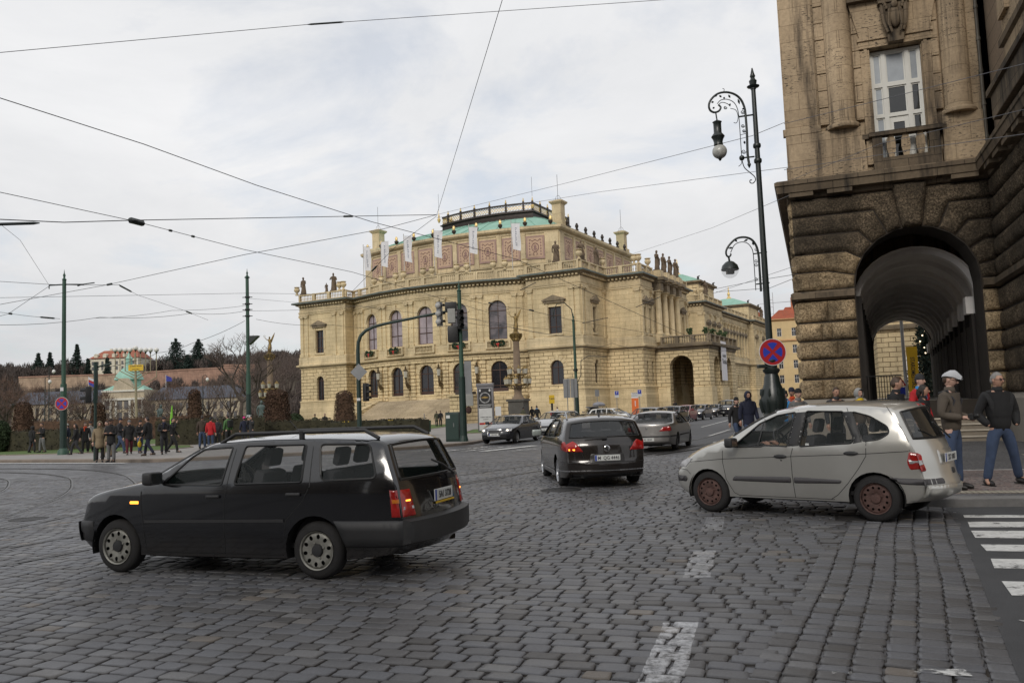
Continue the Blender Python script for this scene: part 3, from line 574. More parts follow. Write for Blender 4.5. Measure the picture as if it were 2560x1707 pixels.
b=MB();b.sweep(OUT,[(0,0),(.22,0),(.22,3.0),(.12,3.2),(.12,3.9),(.2,3.98),(.2,4.12),(0,4.2)]);b.build('plinth',HS,hall)
b=MB();b.sweep(OUT,[(0,9.15),(.12,9.2),(.16,9.4),(.5,9.5),(.55,9.72),(.30,9.80),(.2,9.85),(.2,10.9),(.0,11.0)]);b.build('string_course',HC,hall)
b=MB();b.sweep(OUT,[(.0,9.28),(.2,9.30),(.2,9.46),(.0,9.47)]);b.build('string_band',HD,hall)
b=MB();b.sweep(OUT,[(0,17.55),(.12,17.6),(.12,17.8),(.2,17.85),(.2,18.05),(.08,18.1),(.08,18.7),(.0,18.78)]);b.build('entablature',HC,hall)
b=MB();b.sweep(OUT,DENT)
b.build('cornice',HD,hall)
b=MB();b.sweep(OUT,[(.90,19.28),(.97,19.3),(.97,19.5),(.80,19.57)]);b.build('cornice_gutter',mat('lead_gutter',(.10,.12,.11),.6,var=.3),hall)
d=MB()
for i,(a,bb) in enumerate(segs[:-1]):
    pl=Pl(a,bb);d.push(pl.M());n=int(pl.L/.52)
    if i>0:
        for k in range(n):
            x=(k+.5)*pl.L/n;d.box(x-.14,x+.14,-.50,-.13,18.84,19.06)
    d.pop()
d.build('dentil_row',HC,hall)
pil=MB();cap=MB()
def pilaster(pl,s,w=.62,zb=10.95,zt=17.55,o=.14,hf=True):
    pil=MB();cap=MB();M=pl.M();pil.push(M);pil.box(s-w/2,s+w/2,-o,0.0,zb+.5,zt-.55);pil.box(s-w/2-.10,s+w/2+.10,-o-.08,0,zb,zb+.5);pil.pop()
    cap.push(M);cap.box(s-w/2-.04,s+w/2+.04,-o-.03,0,zt-.62,zt-.48);cap.prism([(s-w/2,zt-.48),(s+w/2,zt-.48),(s+w/2+.14,zt-.12),(s-w/2-.14,zt-.12)],-o-.16,0);cap.box(s-w/2-.17,s+w/2+.17,-o-.19,0,zt-.12,zt)
    for q in (-1,1):cap.tube([(s+q*(w/2+.03),-o-.22,zt-.27),(s+q*(w/2+.03),-.0,zt-.27)],.13,6)
    cap.pop();q_=pil.build('pilaster',HS,hall);cap.build('capital',HC,q_)
for i,(a,bb) in enumerate(segs):
    pl=Pl(a,bb);Ln=pl.L
    if i==1:
        for s in (.4,1.35,6.9,8.4):pilaster(pl,s)
    if i==11:
        for s in (.45,6.55,7.4):pilaster(pl,s)
    if i==12:
        for s in (.5,1.5,7.9):pilaster(pl,s)
    if i==13:pilaster(pl,4.75)
    if i==14:
        for s in (.4,4.5):pilaster(pl,s)
    if i==18:
        for s in (.4,4.6):pilaster(pl,s)
    if 4<=i<=8:
        for s in (.45,Ln-.45):pilaster(pl,s,.56)
    if i==3:pilaster(pl,Ln-.45,.56);pilaster(pl,.5)
    if i==9:pilaster(pl,.45,.56)
    if i==21:
        for s in (.5,2.9):pilaster(pl,s)
    if i==22:
        for s in (.45,4.8,8.2,12.5):pilaster(pl,s)
    if i==24:
        for k in range(11):pilaster(pl,1.65+2.7*k,.5,o=.35)
    if i==26:
        for s in (.45,5,8.4,12.9):pilaster(pl,s)
hc=MB()
for i in range(3,10):
    a,bb=segs[i];pl=Pl(a,bb);hc=MB();hc.push(pl.M())
    for s in ([.55,pl.L-.55] if 4<=i<=8 else [pl.L/2 if False else (pl.L-.55 if i==3 else .55)]):
        z=3.4
        while z<8.3:
            hc.box(s-.40,s+.40,-.26,0,z+.04,z+.46);z+=.5
        hc.box(s-.33,s+.33,-.20,0,3.4,8.6)
    hc.box(0,pl.L,-.30,0,8.65,9.16);hc.pop();hc.build('banded_pier',HR,hall)
bal=MB()
for i in range(4,9):
    a,bb=segs[i];pl=Pl(a,bb);p=pl.p+pl.d*(pl.L/2-1.75)+pl.n*.34;q=pl.p+pl.d*(pl.L/2+1.75)+pl.n*.34
    bal=MB();balustrade(bal,p,q,10.0,11.12,sp=.24,ped=5,w=.26,r=.07);bal.build('balcony_balustrade',HC,hall)
rb=MB();pr=[tuple(p) for p in OUT]
INS=[(-.05,)]
for i,(a,bb) in enumerate(segs):
    if i in (0,len(segs)-1):continue
    pl=Pl(a,bb);rb_p=pl.p+pl.n*.1;rb_q=Vector(bb)+pl.n*.1
    if pl.L>1.5:balustrade(rb,rb_p,rb_q,19.62,20.8,sp=.30,ped=3.0,w=.3,n=5)
rb.build('roof_balustrade',HC,hall)
b=MB();b.slab([(1,2)]+[(9.9,2)]+[(u,v+.3) for u,v in ARC]+[(41.1,1.2),(48.8,1.2),(48.8,9.5),(54,9.5),(54,30.8),(48.8,30.8),(48.8,47.6),(52.2,47.6),(52.2,60.3),(50.3,60.3),(50.3,104),(1,104)],18.9,19.55);b.build('roof_deck',mat('roof_lead',(.16,.17,.16),.8),hall)
def bow2(u):return 9.8+3.2*((u-24.6)/17.4)**2-3.2
AU=[7.2+34.8*i/12 for i in range(13)];AP=[(u,bow2(u)) for u in AU]
BL=[(7.2,40.5),(7.2,bow2(7.2))]+AP[1:]+[(42.0,40.5)]
b=MB()
for a,bb in zip(BL[:-1],BL[1:]):wall(b,a,bb,19.5,27.7)
b.build('attic_wall',stone('hall_attic',(.72,.585,.37),(.66,.535,.335),2.0,1.1,.008,(.3,.22,.12),samt=.25,weather=.2),hall)
b=MB();b.sweep(BL,[(0,26.9),(.12,26.95),(.12,27.3),(.5,27.4),(.72,27.6),(.75,27.95),(-.3,28.05)]);b.build('attic_cornice',HC,hall)
b=MB();b.sweep(BL,[(0,22.3),(.18,22.35),(.18,22.6),(0,22.65)]);b.build('attic_base_band',HC,hall)
apil=MB();pf=MB();pp=MB();pd=MB()
def panel(pl,s,w,z0,z1,seed):
    pf=MB();pp=MB();pd=MB()
    rr=random.Random(seed);M=pl.M();pf.push(M);pf.box(s-w/2,s+w/2,-.05,0,z0,z1);pf.pop();pp.push(M);pp.box(s-w/2+.27,s+w/2-.27,-.058,-.0,z0+.27,z1-.27);pp.pop()
    pd.push(M);cz=(z0+z1)/2
    ring=[(s+.5*cos(t),cz+.62*sin(t)) for t in [2*pi*k/16 for k in range(16)]];pd.tube([(x,-.06,z) for x,z in ring+[ring[0]]],.07,4,False)
    pd.ell((s,-.055,cz+.1),(.22,.04,.3),8,5);pd.ell((s,-.055,cz-.25),(.3,.04,.2),8,5)
    for q in (-1,1):
        for k in range(6):
            pd.ell((s+q*(w/2-.55),-.055,z0+.65+k*(z1-z0-1.3)/5),(.13-.03*(k%2),.03,.16),6,4)
        pd.tube([(s,-.06,z1-.55),(s+q*.4,-.06,z1-.8),(s+q*.75,-.06,z1-.5)],.06,4);pd.tube([(s+q*.1,-.06,cz-.65),(s+q*.35,-.06,cz-.95),(s+q*.15,-.06,cz-1.15)],.05,4)
    pd.pop();q_=pf.build('panel_frame',SGF,hall);pp.build('sgraffito_panel',SGR,q_);pd.build('ornament',SGD,q_)
fa=Vector(AP[0]);
import bisect
cum=[0]
for p,q in zip(AP[:-1],AP[1:]):cum.append(cum[-1]+(Vector(q)-Vector(p)).length)
TL=cum[-1]
def onfront(s):
    k=min(max(bisect.bisect(cum,s)-1,0),len(AP)-2);t=(s-cum[k])/(cum[k+1]-cum[k]);p=Vector(AP[k]).lerp(Vector(AP[k+1]),t);d=(Vector(AP[k+1])-Vector(AP[k])).normalized();return p,d
nP=9;st=(TL-3.2)/nP
for k in range(nP):
    s=1.6+st*(k+.5);p,d=onfront(s);pl=Pl(p-d*1.4+Vector((d.y,-d.x))*.06,p+d*1.4+Vector((d.y,-d.x))*.06);panel(pl,1.4,2.75,23.2,26.6,k)
for k in range(nP+1):
    s=1.6+st*k;p,d=onfront(s);pl=Pl(p-d*.45,p+d*.45);apil.push(pl.M());apil.box(.1,.8,-.16,.1,22.6,26.95);apil.box(.02,.88,-.2,.1,22.4,22.9);apil.box(.05,.85,-.19,.1,26.7,26.94);apil.pop()
pl=Pl((42,bow2(42)),(42,40.5))
for k in range(7):
    panel(pl,3.4+4.1*k,2.9,23.2,26.6,50+k)
    apil.push(pl.M());apil.box(1.35+4.1*k-.35,1.35+4.1*k+.35,-.16,0,22.6,26.95);apil.pop()
apil.push(pl.M());apil.box(0,1.0,-.22,0,19.6,26.95);apil.pop();p,d=onfront(.8);apil.push(Pl(p-d*.8,p+d*.8).M());apil.box(0,1.6,-.2,.1,19.6,26.95);apil.pop();p,d=onfront(TL-.8);apil.push(Pl(p-d*.8,p+d*.8).M());apil.box(0,1.6,-.2,.1,19.6,26.95);apil.pop()
apil.build('attic_pilaster',HC,hall);
CU=[16.0+17.2*i/8 for i in range(9)];CP=[(u,19.6+1.4*((u-24.6)/8.6)**2-1.4) for u in CU]
base=[(7.0,40.5)]+[(u,bow2(u)-.3) for u in AU]+[(42.2,40.5)];top=[(16.0,33.5)]+[(16.0+17.2*i/12,19.6+1.4*((i/6-1))**2-1.4) for i in range(13)]+[(33.2,33.5)]
b=MB();n=len(base);b.mesh([(x,y,28.0) for x,y in base]+[(x+(tx-x)*.5,y+(ty-y)*.5,30.35) for (x,y),(tx,ty) in zip(base,top)]+[(x,y,32.2) for x,y in top],[(i,(i+1)%n,n+(i+1)%n,n+i) for i in range(n)]+[(n+i,n+(i+1)%n,2*n+(i+1)%n,2*n+i) for i in range(n)]+[tuple(range(2*n,3*n))])
for i in range(n):   # standing seams
    x,y=base[i];tx,ty=top[i];b.tube([(x,y,28.05),(x+(tx-x)*.5,y+(ty-y)*.5,30.4),(tx,ty,32.25)],.05,4)
rf=b.build('copper_roof',COPPER,hall)
b=MB();lp=top[::1];b.sweep(lp,[(-.6,32.1),(.35,32.1),(.35,32.35),(.05,32.5),(.05,32.95),(.35,33.1),(.35,33.25),(-.3,33.3)],closed=True);b.build('cresting_base',BRZ,hall)
crd=MB();crg=MB()
for i in range(n):
    a=Vector(lp[i]);c_=Vector(lp[(i+1)%n]);pl=Pl(a,c_);kk=max(1,round(pl.L/2.9)) if pl.L>3 else 1
    crd.push(pl.M());crg.push(pl.M())
    crd.box(0,pl.L,-.10,.10,33.25,33.45);crd.box(0,pl.L,-.12,.12,34.45,34.68)
    for k in range(kk):
        x=pl.L*k/kk
        if (i%2==0) or kk>1:
            crd.box(x-.15,x+.15,-.15,.15,33.2,34.85);crg.lathe([(.02,0),(.14,.1),(.16,.25),(.06,.4),(.1,.5),(.02,.7)],8,(x,0,34.8))
    m=max(2,int(pl.L/.45))
    for k in range(m):
        x=(k+.5)*pl.L/m;w=pl.L/m*.42
        ring=[(x+w*cos(t),0,33.93+w*sin(t)) for t in [2*pi*j/8 for j in range(9)]];crg.tube(ring,.06,3,False)
        crg.tube([(x-w,0,33.45),(x,0,33.7),(x+w,0,33.45)],.055,3,False);crg.tube([(x-w,0,34.42),(x,0,34.15),(x+w,0,34.42)],.055,3,False)
    crd.pop();crg.pop()
crd.build('cresting_rail',BRZ,hall);crg.build('gilded_cresting',GILT,hall)
af=MB();ag=MB()
for k in range(10):
    p,d=onfront(1.0+(TL-2)*k/9);af.lathe([(.12,0),(.32,.25),(.36,.5),(.18,.6)],8,(p.x+d.y*.3,p.y-d.x*.3,28.1));ag.ell((p.x+d.y*.32,p.y-d.x*.32,28.95),(.25,.18,.42),8,6)
for k in range(8):
    v=12.5+27*k/8.;af.lathe([(.22,0),(.3,.2),(.16,.45),(.3,.8),(.12,1.25)],8,(42.35,v,28.0))
af.build('antefix',BRZ,hall);ag.build('antefix_gilt',GILT,hall)
for u,v in ((8.5,11.5),(41.2,12.0),(41.0,38.5),(8.5,38.5)):
    b=MB();b.box(u-1.0,u+1.0,v-1.0,v+1.0,27.5,28.9);b.box(u-.72,u+.72,v-.72,v+.72,28.9,31.4)
    b.mesh([(u-.72,v-.72,31.4),(u+.72,v-.72,31.4),(u+.72,v+.72,31.4),(u-.72,v+.72,31.4),(u-1.05,v-1.05,31.75),(u+1.05,v-1.05,31.75),(u+1.05,v+1.05,31.75),(u-1.05,v+1.05,31.75)],[(0,1,5,4),(1,2,6,5),(2,3,7,6),(3,0,4,7)]);b.box(u-1.05,u+1.05,v-1.05,v+1.05,31.75,31.95);b.box(u-.5,u+.5,v-.5,v+.5,31.95,32.15)
    c=b.build('chimney',HC,hall);m=MB();m.tube([(u,v,32.1),(u,v,36)],.03,4);m.tube([(u-.5,v,32.1),(u-.3,v,32.7),(u,v,32.9),(u+.3,v,32.7),(u+.5,v,32.1)],.025,4);m.build('lightning_rod',BRZ,c)
for u,v,z,h in ((16,18.5,33.3,5.2),(33.2,19.6,33.3,5.5)):
    m=MB();m.lathe([(.1,0),(.25,.35),(.3,.6),(.1,.9),(.16,1.2),(.05,1.5),(.02,2.2)],8,(u,v,z+.2));m.build('finial',GILT,hall);m=MB();m.tube([(u,v,z+1.5),(u,v,z+h)],.025,4);m.build('lightning_rod',BRZ,hall)
for (u0,u1,v0,v1,zt,za) in ((40.8,51.4,48.8,59.2,23.3,25.6),(39.5,50.6,92.5,103.3,23.3,25.6)):
    b=MB();
    for a,bb in zip([(u0,v1),(u0,v0),(u1,v0),(u1,v1)],[(u0,v0),(u1,v0),(u1,v1),(u0,v1)]):wall(b,a,bb,19.5,zt)
    b.build('attic_wall',HS,hall)
    b=MB();b.sweep([(u0,v1),(u0,v0),(u1,v0),(u1,v1)],[(0,zt-.5),(.1,zt-.45),(.1,zt-.2),(.55,zt-.05),(.6,zt+.25),(-.3,zt+.3)],closed=True);b.build('attic_cornice',HD,hall)
    b=MB();cu,cv=(u0+u1)/2,(v0+v1)/2;e=.5
    b.mesh([(u0-e,v0-e,zt+.25),(u1+e,v0-e,zt+.25),(u1+e,v1+e,zt+.25),(u0-e,v1+e,zt+.25),(cu-1.2,cv-1.2,za),(cu+1.2,cv-1.2,za),(cu+1.2,cv+1.2,za),(cu-1.2,cv+1.2,za)],[(0,1,5,4),(1,2,6,5),(2,3,7,6),(3,0,4,7),(4,5,6,7)]);b.build('copper_roof',COPPER,hall)
    b=MB();b.lathe([(.9,0),(.5,.3),(.2,.8),(.35,1.1),(.3,1.4),(.1,1.8),(.16,2.1),(.03,3.2)],8,(cu,cv,za));b.build('finial',GILT,hall)
    b=MB()
    for (x,y) in ((u0,v0),(u1,v0),(u1,v1)):b.tube([(x,y,zt+.3),(x,y-.1,zt+.9),(x+.35,y-.2,zt+1.0)],[.25,.18,.08],6)
    b.build('corner_ornament',BRZ,hall)
b=MB();c=MB();e=MB()
for k in range(4):
    v=15.3+2.95*k;u=54.6
    c.box(u-.62,u+.62,v-.62,v+.62,10.3,11.5);c.lathe([(.56,0),(.56,.12),(.46,.22),(.46,.4),(.46,3.2),(.38,5.4),(.40,5.5)],14,(u,v,11.5))
    e.lathe([(.40,0),(.46,.12),(.5,.2),(.44,.35),(.62,.55)],10,(u,v,17.0));e.box(u-.62,u+.62,v-.62,v+.62,17.5,17.66)
    b.box(53.2,55.3,v-.62,v+.62,17.66,18.75);b.box(53.2,55.9,v-1.05,v+1.05,19.05,19.5);b.box(53.2,55.55,v-.8,v+.8,18.75,19.05)
    e.box(54.1,55.4,v-.65,v+.65,19.5,20.5)
c.build('portico_column',HC,hall);e.build('portico_pedestal',HC,hall);b.build('portico_entablature',HD,hall)
PO=[(53.2,14.6),(61.6,14.6),(61.6,29.5),(53.2,29.5)]
b=MB();wall(b,PO[0],PO[1],0,9.3,[(4.45,3.3,.3,8.25,True)],1.3);wall(b,PO[1],PO[2],0,9.3,[(3.9,3.0,.3,8.0,True),(7.45,.1,.3,.4,False),(11,3.0,.3,8.0,True)],1.3);wall(b,PO[2],PO[3],0,9.3);b.build('porch_wall',HR,hall)
b=MB();b.sweep(PO,[(0,0),(.45,0),(.45,3.7),(.15,3.9),(0,4)])
b2_=MB();
for q_ in ((53.2,56.0,14.35,14.6),(59.3,61.6,14.35,14.6),(61.6,61.85,14.35,17.0),(61.6,61.85,20.0,24.1)):b2_=MB();b2_.box(*q_,0,3.8);b2_.build('porch_plinth',HS,hall)
b=MB();b.sweep(PO,[(0,8.9),(.15,9.0),(.2,9.3),(.7,9.42),(.75,9.75),(-.3,9.8)]);b.build('porch_cornice',HD,hall);b=MB();b.slab(PO,9.3,9.75);b.build('porch_roof',HC,hall)
b=MB();balustrade(b,(55,14.4),(61.8,14.4),9.78,10.95,sp=.34,ped=2.4,n=6);balustrade(b,(61.8,14.4),(61.8,29.5),9.78,10.95,sp=.34,ped=2.6,n=6);b.build('porch_balustrade',HD,hall)
gr=mat('potted_green',(.035,.06,.02),.9,var=.4,scale=6)
for u,v in ((61.2,15.2),(61.2,18.6),(61.2,22),(61.2,25.4),(59.0,15.2)):
    b=MB();b.lathe([(.22,0),(.34,.4)],8,(u,v,10.95))
    for k in range(22):
        t=random.uniform(0,2*pi);r=random.uniform(.1,.5);b.ell((u+r*cos(t),v+r*sin(t),11.5+random.uniform(-.15,.4)),(.16,.16,.12),5,4)
    p=H2W(u,v);o=b.build('potted_shrub',gr);o.parent=hall;o.parent=None;o.location=(OR[0],OR[1],0);o.rotation_euler=(0,0,R(-28.2));tag(o,'clipped green shrub in a pot on the parapet of the carriage porch','potted shrub','shrubs along the porch parapet')
def ontop(o,label,cat,group):
    o.location=(OR[0],OR[1],0);o.rotation_euler=(0,0,R(-28.2));tag(o,label,cat,group)
urnp=[(.6,.6),(8.9,.9),(9.7,.9),(15,1.6),(16.9,.9),(20.2,.0),(21.8,-.3),(25.5,-.7),(27,-.7),(30.9,-.3),(32.4,-.1),(36,1.0),(37.6,1.4),(40.2,2.4),(48.9,.95),(48.9,9.1),(53.4,9.4),(54.0,9.5),(54.0,13.4),(52.2,47.5),(51,47.5)]
for u,v in urnp:
    b=MB();urn(b,u,v,20.82,1.35);ontop(b.build('urn',HC,smooth=40),'pale stone urn standing on the roof parapet of the concert hall','urn','urns on the concert hall parapet')
stp=[(1.5,1.1,2.9,0,'brown stone statue leaning to the urn at the left corner of the concert hall roof'),(7.6,1.1,2.9,.4,'slim brown stone statue on the left wing parapet of the concert hall'),(45.6,.95,2.9,.2,'brown stone statue just left of the right wing corner, before the attic'),(48.6,2.4,2.9,.8,'brown stone statue beside the corner urn of the right wing'),(48.7,7.3,2.7,1.2,'brown stone statue on the side parapet at the set-back of the hall'),(52.0,50.8,2.9,1.0,'brown stone statue below the first small copper roof of the side wing'),(51.2,103,2.9,1.0,'brown stone statue at the far end of the side wing'),
 (54.7,15.3,3.0,1.5,'nearest of the four statues above the portico columns'),(54.7,18.25,3.0,1.3,'second of the four statues above the portico columns'),(54.7,21.2,3.0,1.6,'third of the four statues above the portico columns'),(54.7,24.15,3.0,1.2,'farthest of the four statues above the portico columns')]
for k,(u,v,h,a,lb) in enumerate(stp):
    b=MB();zz=20.82 if v<14 or v>30 else 20.5;statue(b,u,v,zz,h,a,k%2);ontop(b.build('statue',STAT,smooth=60),lb,'statue','statues on the concert hall roof')
b=MB();statue(b,6.1,1.2,20.82,1.5,.3,0);ontop(b.build('statue',STAT,smooth=60),'small crouching figure next to the slim statue on the left wing parapet','statue','statues on the concert hall roof')
FLG=mat('banner_cloth',(.66,.65,.67),.8,var=.06,scale=2)
FTX=mat('banner_print',(.30,.31,.36),.8)
POLE=mat('pale_metal_pole',(.45,.43,.40),.5,metal=.4)
for k,u in enumerate((12.4,16.9,21.7,27.1,32.5,38.3)):
    v=bowv(u)+.6;t_=empty('flag',(0,0,0),0,('white banner with vertical print on a pole, %s along the concert hall parapet'%['leftmost','second','third','fourth','fifth','rightmost'][k]),'flag','white banners on the concert hall parapet')
    t_.location=(OR[0],OR[1],0);t_.rotation_euler=(0,0,R(-28.2))
    b=MB();b.tube([(u,v,20.8),(u,v,27.6)],[.06,.04],6);b.ell((u,v,27.65),(.08,.08,.08),6,4);b.tube([(u,v,27.4),(u+1.5,v,27.2)],.025,4);b.build('pole',POLE,t_)
    b=MB();c=MB();nx,nz=6,14;lean=random.uniform(-.15,.2)
    def fp(i,j,o=0):
        x=i/nx*1.35;z=27.3-j/nz*3.6;return (u+.06+x*(1-.1*j/nz)+lean*(j/nz)**2,v+.12*sin(x*3.5+j*.45+k)*(i/nx)-o,z-.10*x-.25*(i/nx)*(j/nz)*(1 if k!=0 else .3))
    b.mesh([fp(i,j) for j in range(nz+1) for i in range(nx+1)],[(j*(nx+1)+i,(j+1)*(nx+1)+i,(j+1)*(nx+1)+i+1,j*(nx+1)+i+1) for j in range(nz) for i in range(nx)]);cl=b.build('cloth',FLG,t_,smooth=60)
    for j in range(2,12):
        q=[fp(2.4,j+.15,.02),fp(2.4,j+.75,.02),fp(3.5-.5*(j%3==0),j+.75,.02),fp(3.5-.5*(j%3==0),j+.15,.02)];c.face(q)
    c.build('print',FTX,cl)
WR=mat('fir_garland',(.016,.036,.016),.95,var=.5,scale=8);RED=mat('red_bow',(.45,.03,.025),.6)
for i in (4,5,7,8):
    a,bb=segs[i];pl=Pl(a,bb);b=MB();b.push(pl.M());c=MB();c.push(pl.M());s=pl.L/2;rr=random.Random(i)
    for q in (-.5,.5):
        for k in range(60):
            t=rr.uniform(0,2*pi);r=rr.uniform(.22,.46);b.ell((s+q+r*cos(t),-.62+rr.uniform(-.1,.1),10.75+r*sin(t)*.9),(.10,.08,.10),4,3)
    c.ell((s-.1,-.72,10.6),(.16,.08,.12),6,4);c.ell((s+.1,-.72,10.62),(.16,.08,.12),6,4);c.tube([(s,-.72,10.6),(s+.08,-.74,10.2)],[.05,.09],4)
    w=b.build('wreath',WR);w.location=(OR[0],OR[1],0);w.rotation_euler=(0,0,R(-28.2));c.build('bow',RED,w)
    tag(w,'fir garland with red bow on the balcony of the hall, %s window from the left'%{4:'first',5:'second',7:'fourth',8:'fifth'}[i],'garland','garlands on the hall balconies')
LAN=mat('lantern_glass',(.42,.40,.34),.25,var=.1);LBR=mat('lantern_bronze',(.10,.07,.035),.5,metal=.5,var=.4)
for i in (4,5,6,7):
    a,bb=segs[i];pl=Pl(a,bb);b=MB();b.push(pl.M());c=MB();c.push(pl.M());s=pl.L
    b.tube([(s,-.3,5.6),(s,-.55,5.4),(s,-.9,5.9),(s,-1.0,6.6)],[.22,.3,.2,.08],6);b.lathe([(.3,0),(.36,.1),(.1,.35),(.16,.5),(.02,.8)],6,(s,-1.0,7.6));b.lathe([(.1,-.2),(.28,0)],6,(s,-1.0,6.7))
    c.lathe([(.22,0),(.3,.9)],6,(s,-1.0,6.7));w=b.build('wall_lantern',LBR,hall);c.build('lantern_glass',LAN,w)
b=MB();b.slab([(11,1.9),(11,-2.0),(18.3,-2.0),(34.6,-2.0),(40.5,-2.0),(40.5,1.9),(36,.4),(30,-.5),(21,-.5),(15,.8)],0,3.44);b.build('terrace',HR,hall)
b=MB();n=22
for k in range(n):
    z1=3.45*(n-k)/n;v0=-2.0-.36*k;e=.10*k;pts=[(18.3,1.5),(18.3,v0-.36),(34.6,v0-.36),(34.6,1.5)]
    b.slab(pts,0 if k==n-1 else z1-.175,z1)
b.build('stair',stone('hall_steps',(.58,.48,.34),(.50,.41,.28),2.2,.157,.012,(.15,.11,.07),samt=.2),hall)
b=MB();b.prism([(-11.5,0),(-2,0),(-2,3.6),(-3,3.6),(-11.5,1.2)],0,.7);bb_=MB();bb_.push(T(18.3,0,0)@RZ(pi/2)@T(0,0,0));bb_.prism([(-11.5,0),(0,0),(0,3.6),(-2,3.6),(-11.0,.9)],0,.9);bb_.pop();bb_.box(34.6,37.0,-9.0,-5.2,0,3.5);bb_.box(34.4,37.2,-9.2,-5.0,3.5,3.75);bb_.box(34.6,36.8,-5.2,.2,0,3.5);bb_.build('stair_flank',HR,hall)
b=MB();M=T(35.8,-7.0,3.75);b.push(M);b.box(-.9,.9,-1.1,1.1,0,.4);b.tube([(-.1,.9,.5),(-.1,.6,1.6),(.0,.1,2.3),(.1,-.5,3.0)],[.55,.62,.62,.42],10);b.ell((.1,-.8,3.35),(.36,.5,.42),8,6);b.tube([(.25,-.4,2.2),(.3,-.75,1.2),(.3,-.8,.4)],[.24,.2,.2],7);b.tube([(-.35,-.4,2.2),(-.3,-.75,1.2),(-.3,-.8,.4)],[.24,.2,.2],7);b.pop()
ontop(b.build('sphinx_statue',mat('dark_stone_statue',(.055,.045,.038),.9,var=.3),smooth=60),'dark seated sphinx statue on the pedestal beside the great stair','statue',None)
t_=empty('porch_banner',(OR[0],OR[1],0),R(-28.2),'long white printed banner hanging by the carriage porch of the concert hall','banner')
b=MB();b.box(62.0,62.08,19.6,22.4,4.6,10.2);b.build('cloth',FLG,t_)
def text(s,size,mat_,parent,M,name='lettering',align='CENTER',ext=.004,sp=1.0,xs=1.0):
    c=bpy.data.curves.new(name,'FONT');c.body=s;c.size=size;c.align_x=align;c.align_y='CENTER';c.extrude=ext;c.space_character=sp;c.resolution_u=2
    o=bpy.data.objects.new(name,c);c.offset=size*.012;me=bpy.data.meshes.new_from_object(o);bpy.data.objects.remove(o);me.materials.append(mat_)
    o=bpy.data.objects.new(name,me);COL.objects.link(o);o.parent=parent;o.matrix_local=M@SCL(xs,1,1);return o
def side_text(s,size,mat_,parent,x,y,z,rz,**k):return text(s,size,mat_,parent,T(x,y,z)@RZ(rz)@RX(pi/2),**k)
INK=mat('dark_ink',(.03,.03,.035),.6)
side_text('Trnka',.95,INK,t_,62.12,21.0,7.3,pi/2)
side_text('GALERIE',.5,INK,t_,62.12,21.0,8.1,pi/2)
from mathutils import noise as mnoise
def fbm(p,s):return mnoise.fractal(Vector(p)*s,.9,2.1,4)
def cdt_poly(poly,step,holes=(),rings=()):
    """triangulate a 2-D polygon with interior grid points"""
    vs=[];es=[]
    def addloop(lp,closed=True):
        n0=len(vs);out=[]
        m=len(lp)
        for i in range(m):
            a=Vector(lp[i]);b=Vector(lp[(i+1)%m]);k=max(1,int((b-a).length/step))
            for j in range(k):out.append(a.lerp(b,j/k))
        vs.extend(out);es.extend([(n0+i,n0+(i+1)%len(out)) for i in range(len(out))])
    addloop(poly)
    for h in holes:addloop(h)
    px=np.array([p[0] for p in poly]);py=np.array([p[1] for p in poly])
    gx=np.arange(px.min()+step*.5,px.max(),step);gy=np.arange(py.min()+step*.5,py.max(),step)
    if len(gx) and len(gy):
        X,Y=np.meshgrid(gx,gy);X=X.ravel();Y=Y.ravel();ok=inside_poly(X,Y,poly)
        for h in holes:ok&=~inside_poly(X,Y,h)
        A=np.array([v[:] for v in vs])
        d=np.array([((A[:,0]-x)**2+(A[:,1]-y)**2).min() if o else 0 for x,y,o in zip(X,Y,ok)]);ok&=d>(step*.45)**2
        vs.extend([Vector((x,y)) for x,y in zip(X[ok],Y[ok])])
    r=delaunay_2d_cdt(vs,es,[],1 if not holes else 1,1e-5)
    V=[tuple(v) for v in r[0]];Fc=[]
    for f in r[2]:
        cx=sum(V[i][0] for i in f)/len(f);cy=sum(V[i][1] for i in f)/len(f)
        if not inside_poly(np.array([cx]),np.array([cy]),poly)[0]:continue
        if any(inside_poly(np.array([cx]),np.array([cy]),h)[0] for h in holes):continue
        a,b,c=[V[i] for i in f[:3]];cr=(b[0]-a[0])*(c[1]-a[1])-(b[1]-a[1])*(c[0]-a[0]);Fc.append(tuple(f) if cr>0 else tuple(f[::-1]))
    return V,Fc
def edgedist(p,poly):
    P=Vector(p);m=1e9
    for i in range(len(poly)):
        a=Vector(poly[i]);b=Vector(poly[(i+1)%len(poly)]);ab=b-a;t=max(0,min(1,(P-a).dot(ab)/max(ab.length_squared,1e-9)));m=min(m,(a+ab*t-P).length)
    return m
def rock(mb,poly,depth=.13,step=.085,rough=.035,rad=.16,flip=False,seed=0):
    """rock-faced block: polygon in (x,z) swelling towards -y"""
    V,Fc=cdt_poly(poly,step);pts=[]
    for x,z in V:
        d=edgedist((x,z),poly);t=min(d/rad,1);o=depth*sqrt(max(1-(1-t)**2,0))+(.0 if d<.01 else rough*fbm((x+seed,z,seed*.37),3.2)*min(1,d/.05))
        pts.append((x,-o+.012,z))
    mb.mesh(pts,Fc)
TRV=stone('travertine',(.50,.385,.255),(.44,.335,.22),.95,.62,.006,(.16,.115,.07),samt=.95,pits=1.0,weather=.35,stain=(.045,.036,.03),mstr=.5)
